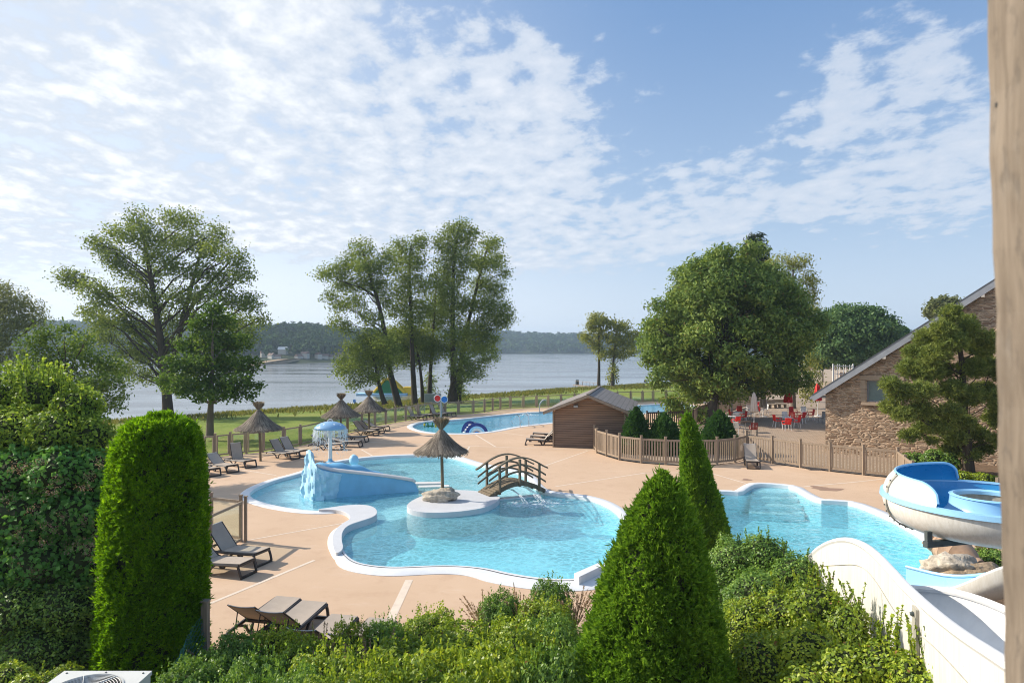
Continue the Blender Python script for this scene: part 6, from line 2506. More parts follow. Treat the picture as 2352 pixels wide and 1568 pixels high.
def make_trees():
    g = 'poplars by the lake'
    # ---- big poplar, left
    bl = [(150, 632, 30, 14), (178, 648, 34, 18), (215, 664, 34, 20), (243, 690, 32, 22), (208, 716, 26, 20), (214, 556, 18, 14), (238, 566, 26, 18), (262, 532, 18, 16), (262, 590, 34, 24), (290, 620, 34, 24), (316, 502, 26, 26), (300, 540, 34, 26),
          (345, 540, 30, 28), (348, 585, 36, 28), (396, 503, 26, 24), (432, 512, 24, 26), (400, 555, 36, 28), (452, 558, 34, 28), (500, 536, 26, 22), (490, 575, 34, 24), (537, 592, 32, 24), (560, 628, 24, 22), (520, 640, 34, 24), (462, 625, 36, 26),
          (398, 612, 36, 28), (340, 640, 36, 28), (305, 680, 38, 26), (360, 690, 36, 28), (420, 682, 38, 28), (482, 672, 38, 26), (540, 690, 36, 26), (575, 695, 26, 22), (594, 735, 20, 18), (552, 740, 36, 24), (285, 735, 40, 28), (232, 736, 34, 22),
          (330, 762, 40, 26), (380, 735, 34, 26), (432, 735, 36, 26), (300, 802, 40, 26), (345, 815, 36, 26), (390, 790, 30, 26), (285, 850, 30, 24), (335, 862, 30, 22), (240, 770, 34, 24), (410, 880, 26, 22), (565, 770, 26, 16)]
    tr = [AT(386, 952, 69), AT(383, 900, 69), AT(372, 800, 69), AT(356, 700, 69), AT(340, 600, 69), AT(325, 520, 69)]
    t = tree('poplar_tree', 'broad tall poplar with a forked trunk standing left on the lake shore', tr, .62, B(bl, 69, 3.6, 1.1, 2), 'poplar', .22, .17, 44, .42, 13, g, seed=3, start=.12, sub=4)
    k = MB()
    f = smooth_line([AT(384, 890, 69), AT(398, 830, 69.3), AT(420, 730, 70), AT(450, 620, 70.5), AT(470, 545, 71)], 2)
    k.tube(f, [.46 * (1 - .85 * i / (len(f) - 1)) for i in range(len(f))], 8)
    f2 = smooth_line([AT(412, 760, 70), AT(440, 700, 69), AT(490, 640, 68.5), AT(530, 600, 68.5)], 2)
    k.tube(f2, [.3 * (1 - .85 * i / (len(f2) - 1)) for i in range(len(f2))], 6)
    k.build('fork', M['bark'], t, tuple(tr[0]), smooth=True)
    # ---- poplar group, middle
    def pop(label, trunk, r0, bl, Y, seed, mat='poplar', **kw):
        tree('poplar_tree', label, [AT(x, y, Y) for x, y in trunk], r0 * .8, B(bl, Y, 1.9, 1.15, seed), mat, .22, .17, 44, .42, 13, g, seed=seed, **kw)
    pop('low leaning poplar with dark curved trunk, leftmost of the middle group', [(884, 928), (876, 905), (868, 870), (858, 820), (850, 775)], .45,
        [(822, 797, 34, 24), (852, 773, 34, 24), (792, 833, 28, 20), (824, 842, 36, 22), (858, 818, 38, 26), (810, 880, 17, 15), (882, 788, 32, 24), (786, 854, 18, 14), (842, 868, 24, 16), (880, 835, 30, 22), (900, 810, 26, 20), (870, 865, 20, 14)], 77, 11, start=.3)
    pop('tall poplar leaning left, with open crown and leftmost top of the middle group', [(917, 936), (905, 890), (892, 840), (884, 760), (868, 690), (845, 620), (832, 575)], .62,
        [(831, 572, 30, 24), (806, 607, 32, 22), (773, 622, 30, 18), (744, 628, 20, 15), (838, 612, 34, 24), (868, 618, 26, 22), (890, 592, 19, 22), (790, 652, 32, 20), (757, 680, 20, 12), (838, 652, 34, 22), (876, 658, 28, 22), (780, 702, 24, 15), (776, 737, 22, 15), (793, 754, 18, 13), (815, 695, 30, 20), (882, 690, 26, 20), (850, 730, 30, 18), (905, 625, 14, 18)], 79, 12, start=.35)
    pop('slim pale green poplar with twin tops in the middle group', [(953, 929), (950, 880), (946, 800), (943, 700), (940, 600), (945, 560)], .55,
        [(921, 569, 24, 22), (963, 563, 20, 22), (968, 547, 9, 12), (927, 602, 27, 24), (957, 599, 26, 24), (942, 638, 32, 24), (921, 668, 28, 22), (972, 659, 24, 22), (942, 698, 32, 24), (978, 707, 26, 22), (912, 713, 26, 20), (951, 734, 30, 22)], 82, 13, start=.3)
    pop('short poplar with low dense crown between the slim poplar and the tallest one', [(971, 929), (969, 880), (962, 820), (950, 770)], .40,
        [(924, 761, 38, 24), (957, 767, 34, 24), (906, 797, 32, 22), (942, 797, 32, 24), (972, 788, 30, 22), (921, 827, 24, 18), (895, 770, 24, 20), (962, 828, 18, 14)], 84, 14, start=.3)
    pop('poplar with an ivy clad trunk, straight behind the short one of the middle group', [(986, 926), (987, 880), (992, 800), (998, 720), (1002, 660)], .48,
        [(996, 743, 30, 24), (990, 788, 28, 22), (1002, 713, 28, 24), (988, 818, 20, 16), (1004, 680, 24, 22), (1000, 640, 18, 20), (986, 903, 12, 22), (990, 875, 9, 18)], 86, 15, start=.3)
    pop('tallest poplar, its pointed top the highest of the middle group', [(1042, 924), (1041, 870), (1040, 760), (1040, 640), (1048, 550), (1056, 515)], .62,
        [(1038, 534, 22, 22), (1062, 519, 18, 15), (1015, 560, 22, 22), (1064, 553, 28, 24), (1038, 577, 30, 24), (1020, 608, 26, 24), (1063, 599, 28, 24), (1044, 641, 34, 26), (1021, 659, 28, 24), (1038, 689, 36, 26), (1032, 728, 36, 26), (1048, 767, 38, 26), (1027, 803, 30, 22), (1086, 534, 14, 16), (1070, 700, 26, 24), (1044, 905, 12, 20)], 83, 16, start=.25)
    pop('wide poplar with right leaning boughs, rightmost crown of the middle group', [(1052, 925), (1054, 870), (1066, 780), (1085, 700), (1105, 620), (1120, 565)], .58,
        [(1123, 563, 22, 22), (1141, 557, 12, 14), (1141, 599, 22, 22), (1117, 608, 28, 24), (1154, 629, 15, 14), (1108, 653, 34, 24), (1139, 668, 26, 24), (1108, 698, 34, 24), (1142, 708, 32, 24), (1166, 729, 20, 18), (1123, 738, 32, 22), (1093, 758, 38, 24), (1124, 773, 26, 20), (1078, 797, 34, 24), (1118, 803, 28, 18), (1090, 600, 22, 24), (1152, 745, 18, 14), (1060, 905, 13, 18), (1056, 880, 10, 18)], 85, 17, start=.25)
    pop('small low poplar at the right foot of the middle group, branches almost to the water', [(1030, 925), (1034, 890), (1050, 850), (1066, 825)], .30,
        [(1063, 827, 28, 18), (1092, 845, 26, 15), (1106, 862, 12, 9), (1078, 862, 22, 14), (1135, 821, 12, 9), (1052, 850, 22, 18), (1108, 828, 18, 12)], 81, 18, start=.3)
    # ---- maple
    bl = [(487, 712, 22, 22), (466, 745, 30, 24), (512, 742, 30, 24), (440, 790, 34, 26), (490, 785, 42, 30), (540, 785, 34, 24), (408, 838, 34, 24), (455, 840, 42, 28), (515, 835, 46, 28), (566, 838, 28, 20), (398, 880, 30, 18), (432, 888, 40, 22),
          (490, 885, 48, 26), (548, 880, 38, 20), (586, 888, 16, 11), (376, 872, 14, 12), (470, 910, 30, 12), (525, 905, 30, 13), (575, 908, 14, 9)]
    tree('maple_tree', 'round dark green maple on the lawn just beyond the glass fence', [AT(482, 1003, 45), AT(483, 950, 45), AT(486, 900, 45), AT(488, 840, 45), AT(488, 770, 45)], .30, B(bl, 45, 1.9, 1.1, 5), 'maple', .19, .16, 95, .22, 12, seed=6, start=.32, bark='bark_pale')
    # ---- far left willow, shrubby cherry
    bl = [(-10, 690, 50, 34), (40, 695, 36, 26), (78, 716, 28, 20), (20, 735, 44, 30), (66, 745, 34, 20), (-40, 720, 50, 40), (0, 780, 40, 28), (-50, 780, 50, 40), (10, 665, 22, 16), (20, 820, 36, 22), (-30, 840, 40, 30), (92, 735, 12, 12)]
    tree('willow_tree', 'grey green willow at the far left edge of the view', [AT(-60, 960, 56), AT(-50, 880, 56), AT(-30, 800, 56), AT(-10, 700, 56)], .5, B(bl, 56, 2, 1.2, 7), 'willow', .34, .09, 46, .34, 11, seed=8, droop=1.0)
    bl = [(80, 790, 36, 26), (112, 765, 28, 20), (150, 760, 18, 16), (165, 795, 42, 30), (205, 775, 16, 14), (215, 830, 44, 30), (258, 850, 32, 24), (278, 880, 18, 12), (140, 840, 52, 34), (85, 840, 44, 32), (225, 880, 50, 26), (180, 890, 50, 30), (110, 895, 50, 30), (265, 912, 26, 16), (40, 870, 40, 30), (240, 930, 30, 18)]
    tree('cherry_tree', 'light green bushy tree rising behind the tall thicket on the left', [AT(150, 1090, 30), AT(150, 960, 30), AT(150, 880, 30), AT(150, 830, 30)], .18, B(bl, 30, 1.5, 1.2, 9), 'cherry', .15, .08, 130, .20, 12, seed=10, droop=.4)
    # ---- twin trees
    g2 = 'slim twin trees by the water'
    tree('alder_tree', 'left slim sparse tree of the pair by the water beyond the shed', [AT(1375, 889, 125), AT(1376, 840, 125), AT(1376, 770, 125), AT(1374, 728, 125)], .38, B([(1373, 733, 22, 14), (1362, 752, 17, 13), (1380, 765, 16, 15), (1349, 778, 14, 9), (1370, 793, 15, 13), (1381, 815, 11, 11), (1340, 770, 10, 6), (1386, 740, 10, 10)], 125, 1.5, 1.2, 3), 'birch', .38, .28, 34, .45, 9, g2, seed=21, start=.3)
    tree('alder_tree', 'right wider sparse tree with an ivy clad foot of the pair by the water', [AT(1407, 889, 125), AT(1407, 850, 125), AT(1412, 800, 125), AT(1418, 745, 125)], .42, B([(1405, 745, 20, 13), (1430, 752, 19, 14), (1453, 768, 17, 10), (1410, 778, 23, 15), (1440, 788, 20, 12), (1425, 812, 20, 12), (1452, 808, 14, 9), (1403, 810, 15, 12), (1408, 870, 9, 16), (1408, 845, 7, 14), (1466, 780, 9, 7)], 125, 1.5, 1.2, 4), 'birch', .38, .28, 34, .45, 9, g2, seed=22, start=.3)
    # ---- chestnut
    rr = random.Random(4)
    Y0 = 55.5
    c = AT(1676, 765, Y0)
    ppm = F / Y0
    bl = []
    n = 78
    for i in range(n):
        zz = 1 - 2 * (i + .5) / n
        a = i * 2.399963
        s = math.sqrt(1 - zz * zz)
        k_ = rr.uniform(.74, .92)
        lumps = 1 + .09 * math.sin(3 * a + 1) + .07 * math.sin(6 * zz + a)
        wx = 6.75 * (1 - .18 * max(0, zz) ** 1.5)
        p = (c.x + s * math.cos(a) * wx * k_ * lumps, c.y + s * math.sin(a) * 4.9 * k_ * lumps, c.z + zz * 6.8 * k_ * lumps)
        if p[2] < (1.7 if p[0] < c.x - 1 else 2.9):
            continue
        r = rr.uniform(.75, 1.55)
        bl.append((p[0], p[1], p[2], r * 1.1, r * 1.1, r * .85))
    for i in range(14):
        bl.append((c.x + rr.uniform(-3, 3), c.y + rr.uniform(-3, 3), c.z + rr.uniform(-3, 4), 1.6, 1.6, 1.3))
    bl += B([(1560, 940, 30, 18), (1545, 925, 24, 18), (1605, 950, 26, 14), (1690, 902, 34, 16), (1740, 895, 34, 16), (1800, 888, 34, 18), (1840, 874, 26, 18), (1665, 580, 30, 20), (1730, 575, 34, 20), (1600, 610, 26, 18), (1512, 700, 24, 14), (1495, 745, 20, 14), (1505, 800, 24, 20), (1515, 870, 26, 22)], 54, 1.5, 1.0, 2)
    tree('chestnut_tree', 'huge round chestnut tree over the terrace right of the timber shed', [AT(1634, 975, 52), AT(1637, 930, 52.4), AT(1646, 880, 53.4), AT(1660, 800, 54.5), AT(1675, 700, 55.5), AT(1685, 620, 55.5)], .48, bl, 'chestnut', .34, .14, 60, .27, 13, seed=23, start=.22, droop=.5, rand=.7)
    # ---- birch and fir behind it
    bl = [(1800, 606, 40, 22), (1838, 604, 30, 20), (1858, 640, 20, 30), (1800, 650, 40, 30), (1862, 668, 11, 26), (1850, 710, 16, 34), (1868, 715, 8, 26), (1870, 660, 6, 20), (1848, 700, 28, 40), (1830, 770, 30, 40), (1860, 840, 24, 40), (1872, 880, 16, 34), (1855, 905, 20, 24), (1815, 840, 30, 36), (1850, 780, 20, 36)]
    tree('birch_tree', 'weeping birch with hanging yellowish twigs behind the right side of the chestnut', [AT(1822, 940, 66), AT(1822, 850, 66), AT(1820, 720, 66), AT(1822, 610, 66)], .3, B(bl, 66, 1.5, 1.1, 5), 'birch', .26, .11, 44, .30, 10, seed=24, droop=2.2, bark='bark_pale', shell=.2)
    bl = []
    for i in range(22):
        u = i / 21
        y = 541 + 230 * u
        w = 16 + 130 * u
        for s in (-1, 1):
            bl.append((1736 + s * w * .5 * random.uniform(.5, 1), y + random.uniform(-3, 6), w * .35 + 5, 6))
    tree('fir_tree', 'dark fir whose tip shows above the top of the chestnut', [AT(1736, 960, 76), AT(1736, 800, 76), AT(1736, 538, 76)], .35, B(bl, 76, 1.2, 1.2, 6), 'fir', .50, .12, 60, .2, 8, seed=25, start=.2, r_top=.05, sub=0)
    # ---- round trees far right
    def ball(name, label, x, y, rx, ry, Y, base_y, seed, mat='ash', n=44, L=.5):
        r2 = random.Random(seed)
        c = AT(x, y, Y)
        RX, RZ = rx * Y / F, ry * Y / F
        bl = []
        for i in range(n):
            zz = 1 - 2 * (i + .5) / n
            a = i * 2.399963 + seed
            s = math.sqrt(1 - zz * zz)
            k_ = r2.uniform(.70, .88)
            r = r2.uniform(.2, .3) * RX
            bl.append((c.x + s * math.cos(a) * RX * k_, c.y + s * math.sin(a) * RX * k_, c.z + zz * RZ * k_, r, r, r * .8))
        for i in range(6):
            bl.append((c.x + r2.uniform(-.3, .3) * RX, c.y + r2.uniform(-.3, .3) * RX, c.z + r2.uniform(-.3, .3) * RZ, RX * .4, RX * .4, RZ * .4))
        b = Vector((c.x, c.y, base_y))
        tree(name, label, [b, b.lerp(c, .5), c, c + Vector((0, 0, RZ * .6))], RX * .06, bl, mat, L, L * .6, 26 * (7.0 / RX) ** 2, L * .8, 10, seed=seed, start=.3, sub=1)
    ball('ash_tree', 'dense round green tree standing beyond the drive, right of the chestnut', 1962, 768, 92, 74, 108, -.1, 31)
    ball('ash_tree', 'dark lower tree half hidden behind the round green tree and roof slope', 2045, 790, 40, 40, 122, -.1, 32, L=.55)
    ball('ash_tree', 'small tree top just showing over the slate roof', 2172, 712, 34, 24, 92, -.1, 33, 'willow', 26, .42)
    ball('ash_tree', 'shady tree left of the round tree with its trunk over the garden wall', 1890, 815, 30, 26, 118, -.1, 34, n=26)
    # ---- pine by the house
    bl = [(2186, 720, 19, 17), (2210, 744, 27, 20), (2165, 756, 25, 18), (2129, 774, 25, 18), (2186, 786, 29, 22), (2226, 760, 22, 20), (2105, 810, 27, 18), (2147, 816, 29, 20), (2087, 846, 22, 17), (2126, 855, 32, 20), (2255, 798, 28, 20), (2231, 846, 28, 20), (2273, 780, 18, 18),
          (2261, 842, 28, 20), (2047, 885, 17, 16), (2069, 902, 28, 18), (2111, 900, 32, 20), (2186, 894, 28, 20), (2225, 909, 32, 20), (2262, 900, 26, 20), (2043, 936, 18, 14), (2075, 951, 26, 15), (2114, 945, 28, 18), (2147, 963, 28, 15), (2185, 945, 22, 16), (2090, 1000, 20, 11), (2195, 1006, 23, 15),
          (2243, 997, 24, 16), (2213, 972, 24, 16), (2258, 1030, 20, 11), (2138, 1012, 12, 6), (2284, 960, 18, 20), (2160, 850, 24, 20), (2300, 850, 24, 24), (2300, 920, 24, 24), (2296, 1010, 20, 14), (2185, 1032, 22, 12), (2232, 1046, 20, 10), (2160, 985, 24, 13), (2120, 985, 22, 12)]
    Y = 31.3
    blw = B(bl, Y, .9, 1.1, 8)
    tr = [AT(2226, 1088, Y), AT(2222, 1040, Y), AT(2215, 980, Y), AT(2214, 900, Y), AT(2208, 820, Y), AT(2196, 725, Y)]
    base = tuple(tr[0])
    t = thing('pine_tree', 'dark green pine with open tufted boughs in front of the stone house', 'tree', base)
    k = MB()
    tp = smooth_line(tr, 2)
    k.tube(tp, [.27 * (1 - .8 * i / (len(tp) - 1)) for i in range(len(tp))], 10)
    k.build('trunk', M['bark'], t, base, smooth=True)
    k = MB()
    crown_limbs(k, tp, blw, .27, random.Random(5), 5, .15)
    k.build('limbs', M['bark'], t, base, smooth='all')
    C, O = blob_points([(b[0], b[1], b[2], b[3] * 1.15, b[4] * 1.15, b[5] * 1.12) for b in blw], 1350, .05, 1, .2)
    quads_object('crown', spray(C, unit(O * .7 + np.array([0, 0, .75]) + rng.normal(0, .3, O.shape)), .19, .030, 12, .75), M['pine'], t, base)


def spray(P, D, L, W, n, spread):
    """n narrow blades fanning out of each point along D"""
    P = np.repeat(P, n, axis=0)
    D = np.repeat(D, n, axis=0)
    u = unit(D + rng.normal(0, spread, D.shape))
    r = rng.normal(0, 1, D.shape)
    w = unit(np.cross(u, r))
    Ls = (L * rng.uniform(.6, 1.25, len(P)))[:, None]
    Ws = (W * rng.uniform(.7, 1.3, len(P)))[:, None] * .5
    return np.stack([P - w * Ws * .4, P + u * Ls * .55 - w * Ws, P + u * Ls, P + u * Ls * .55 + w * Ws], axis=1)


make_trees()


# ------------------------------------------------------------------ clipped conifers
def conifer(name, label, base, H, prof, mat, count, L, W, nb, spread, lean=(0, 0), seed=1, group=None, cat='conifer', lump=.08, shoots=0, up=.9, core=.84):
    """a dense conifer: prof lists (height share, radius)"""
    rg = np.random.default_rng(seed)
    t = thing(name, label, cat, base, 0, group)
    b = np.array(base, dtype=float)
    hs = np.array([p[0] for p in prof])
    rs = np.array([p[1] for p in prof])
    MB().tube([Vector(base), Vector(base) + Vector((lean[0] * .6, lean[1] * .6, H * .6))], [.09, .04], 7).build('trunk', M['bark'], t, base)
    k = MB()
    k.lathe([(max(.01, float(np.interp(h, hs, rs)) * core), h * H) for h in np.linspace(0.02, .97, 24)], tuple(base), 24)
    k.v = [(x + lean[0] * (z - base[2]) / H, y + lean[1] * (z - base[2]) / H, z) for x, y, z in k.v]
    k.build('shade_core', M['core'], t, base, smooth='all')  # solid dark body added to block light inside the foliage
    # heights drawn by surface
    grid = np.linspace(0, 1, 200)
    wgt = np.interp(grid, hs, rs) + .05
    h = rg.choice(grid, count, p=wgt / wgt.sum()) + rg.uniform(-.003, .003, count)
    h = np.clip(h, 0, 1)
    a = rg.uniform(0, 2 * PI, count)
    r = np.interp(h, hs, rs)
    ph = rg.uniform(0, 6.28, 8)
    lm = (np.sin(a * 5 + h * 9 + ph[0]) * .5 + np.sin(a * 9 - h * 23 + ph[1]) * .45 + np.sin(a * 3 + h * 41 + ph[2]) * .4 + np.sin(a * 17 + h * 60 + ph[3]) * .35)
    rr = r * (1 + lump * lm) * rg.uniform(.86, 1.02, count)
    out = np.stack([np.cos(a), np.sin(a), np.zeros(count)], axis=1)
    P = b + out * rr[:, None]
    P[:, 2] = b[2] + h * H
    # the sprays stand in tufts
    nt = max(60, count // 16)
    T, TD = P[:nt].copy(), out[:nt].copy()
    own = rg.integers(0, nt, count)
    tr = max(L * 1.05, .10)
    off = rg.normal(0, 1, (count, 3)) * np.array([.55, .55, .85]) * tr
    dist = np.linalg.norm(off, axis=1) / tr
    keep_r = np.interp(np.clip(T[own][:, 2] - b[2] + off[:, 2], 0, H) / H, hs, rs)
    P = T[own] + off
    P[:, 2] = np.clip(P[:, 2], b[2], b[2] + H * 1.01)
    dxy = P[:, :2] - b[:2]
    rad = np.maximum(np.linalg.norm(dxy, axis=1), 1e-4)
    lim = keep_r * (1 + lump * 1.2) * rg.uniform(.9, 1.0, count)
    P[:, :2] = b[:2] + dxy * np.minimum(1.0, lim / rad)[:, None]
    hh_ = (P[:, 2] - b[2]) / H
    P[:, 0] += lean[0] * hh_
    P[:, 1] += lean[1] * hh_
    D = unit(TD[own] * rg.uniform(.45, .95, count)[:, None] + off / tr * .55 + np.array([0, 0, up]) + rg.normal(0, .15, (count, 3)))
    Q = spray(P, D, L, W, nb, spread)
    if shoots:
        i = rg.choice(count, shoots, replace=False)
        Q = np.concatenate([Q, spray(P[i] + D[i] * L * .6, unit(D[i] + np.array([0, 0, .25])), L * 1.7, W * 1.1, max(3, nb // 2), spread * .45)])
    quads_object('foliage', Q, M[mat], t, base)
    return t


def make_conifers():
    conifer('thuja_tree', 'tall bright green columnar thuja with a broad rounded top at the left', (-6.33, 11.97, -.03), 4.62,
            [(0, .90), (.08, .86), (.2, .82), (.5, .80), (.7, .77), (.84, .70), (.92, .62), (.97, .50), (.99, .36), (1.0, .15)], 'thuja', 36000, .072, .020, 8, .55, (.10, .1), 3, lump=.085, shoots=1100)
    conifer('cypress_tree', 'big pointed green conifer in front of the pool, its foot below the view', (1.74, 9.0, -.03), 4.14,
            [(0, .96), (.2, 1.02), (.35, .98), (.46, .88), (.6, .74), (.72, .60), (.84, .43), (.92, .29), (.97, .17), (1.0, .04)], 'thujadark', 31000, .072, .018, 9, .5, (.26, 0), 4, lump=.085, shoots=1700, up=.75)
    conifer('cypress_tree', 'slim dark conifer leaning slightly, standing between the two near pools', (5.25, 18.0, -.03), 4.02,
            [(0, .58), (.12, .60), (.3, .55), (.5, .44), (.7, .31), (.85, .21), (.95, .14), (1.0, .04)], 'thujadark', 17000, .095, .026, 7, .45, (-.62, 0), 5, lump=.05, shoots=400)
    for (x, y, Y, H, r, sd, lb) in [(1462, 1040, 37.9, 2.42, .72, 6, 'left dwarf conifer behind the curved picket fence, next to the shed'), (1525, 1042, 37.6, 2.15, .88, 7, 'middle broad dwarf conifer behind the curved picket fence'),
                                    (1652, 1040, 37.9, 2.25, .92, 8, 'right dwarf conifer behind the fence at the foot of the chestnut')]:
        p = AT(x, 900, Y)
        conifer('dwarf_conifer', lb, (p.x, p.y, 0), H, [(0, r * .85), (.15, r), (.4, r * .92), (.7, r * .6), (.9, r * .28), (1, .03)], 'dwarf', 5200, .16, .045, 7, .5, (0, 0), sd, 'dwarf conifers behind the fence', lump=.1, shoots=300)


make_conifers()


# ------------------------------------------------------------------ box bushes and thickets
def shrub_mesh(r, mat, L, W, layers, seed, flat=.85, sprigs=0):
    """one clipped box bush round the origin; returns the leaf mesh object"""
    rg = np.random.default_rng(seed)
    n = int(4 * PI * r * r * layers / (L * W * .5) * .75)
    d = unit(rg.normal(0, 1, (n, 3)))
    d[:, 2] = np.where(d[:, 2] < -.5, -d[:, 2], d[:, 2])
    ph = rg.uniform(0, 6.28, 6)
    lump = .09 * (np.sin(d[:, 0] * 6 + ph[0]) + np.sin(d[:, 1] * 7 + ph[1] + d[:, 2] * 3) + np.sin(d[:, 2] * 8 + ph[2] + d[:, 0] * 4)) + .05 * (np.sin(d[:, 0] * 17 + ph[3] + d[:, 1] * 11) + np.sin(d[:, 1] * 19 + d[:, 2] * 13 + ph[4]))
    rad = r * (1 + lump) * (1 - rg.exponential(.07, n).clip(0, .4))
    P = d * rad[:, None] * np.array([1, 1, flat])
    Q = leaf_quads(P, d, L, W, .35, .65, .3)
    if sprigs:
        qs = []
        for i in range(sprigs):
            dd = unit(np.array([[rg.normal(0, .5), rg.normal(0, .5), 1.0]]))[0]
            s0 = dd * r * np.array([1, 1, flat]) * 1.0
            ln = rg.uniform(.08, .22)
            m = int(ln / .016)
            tt = np.linspace(0, 1, m)[:, None]
            up = unit(np.array([[dd[0] * .4 + rg.normal(0, .15), dd[1] * .4 + rg.normal(0, .15), 1.0]]))
            C = s0 + up * ln * tt + rg.normal(0, .012, (m, 3))
            qs.append(leaf_quads(C, rg.normal(0, 1, (m, 3)), L, W, .5, .5, .3))
        Q = np.concatenate([Q] + qs)
    return Q


def mass(name, label, cat, blobs, mat, L, W, layers, core=.8, sprigs=(), sl=.35, seed=3, rand=.65, group=None, shell=.0):
    """a bush made of overlapping mounds; sprigs = spots of upright shoots (x, y, z)"""
    rg = np.random.default_rng(seed)
    base = (float(np.mean([b[0] for b in blobs])), float(np.mean([b[1] for b in blobs])), -.03)
    t = thing(name, label, cat, base, 0, group)
    Qs = []
    k = MB()
    for i, b in enumerate(blobs):
        c, r = np.array(b[:3]), np.array(b[3:6])
        area = 4 * PI * ((r[0] * r[1]) ** 1.6 / 3 + (r[0] * r[2]) ** 1.6 / 3 + (r[1] * r[2]) ** 1.6 / 3) ** (1 / 1.6)
        n = int(area * layers / (L * W * .5))
        d = unit(rg.normal(0, 1, (n, 3)))
        ph = rg.uniform(0, 6.28, 6)
        lump = .07 * (np.sin(d[:, 0] * 6 + ph[0]) + np.sin(d[:, 1] * 7 + ph[1] + d[:, 2] * 3) + np.sin(d[:, 2] * 8 + ph[2] + d[:, 0] * 4)) + .05 * (np.sin(d[:, 0] * 17 + ph[3] + d[:, 1] * 11) + np.sin(d[:, 1] * 19 + d[:, 2] * 13 + ph[4]))
        rad = (1 + lump) * (1 - rg.exponential(.09, n).clip(0, .45)) + rg.normal(0, .03, n)
        P = c + d * rad[:, None] * r
        # drop what lies deep inside another mound
        keep = np.ones(n, bool)
        for j, o in enumerate(blobs):
            if j != i:
                keep &= (np.sum(((P - np.array(o[:3])) / np.array(o[3:6])) ** 2, axis=1) > .62)
        keep &= P[:, 2] > 0
        Qs.append(leaf_quads(P[keep], unit(d[keep] / r), L, W, .35, rand, .3))
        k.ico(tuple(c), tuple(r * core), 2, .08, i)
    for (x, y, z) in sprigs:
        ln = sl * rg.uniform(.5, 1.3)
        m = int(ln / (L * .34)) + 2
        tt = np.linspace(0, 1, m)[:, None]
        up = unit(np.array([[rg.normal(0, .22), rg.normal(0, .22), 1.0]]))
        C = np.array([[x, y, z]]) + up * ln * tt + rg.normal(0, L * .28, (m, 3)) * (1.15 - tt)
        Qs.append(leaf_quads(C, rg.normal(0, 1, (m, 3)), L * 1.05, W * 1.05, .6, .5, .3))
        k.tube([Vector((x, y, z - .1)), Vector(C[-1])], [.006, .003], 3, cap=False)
    k.build('shade_core', M['core'], t, base)  # added dark mounds that block light, with the sprig stems
    quads_object('foliage', np.concatenate(Qs), M[mat], t, base)
    return t


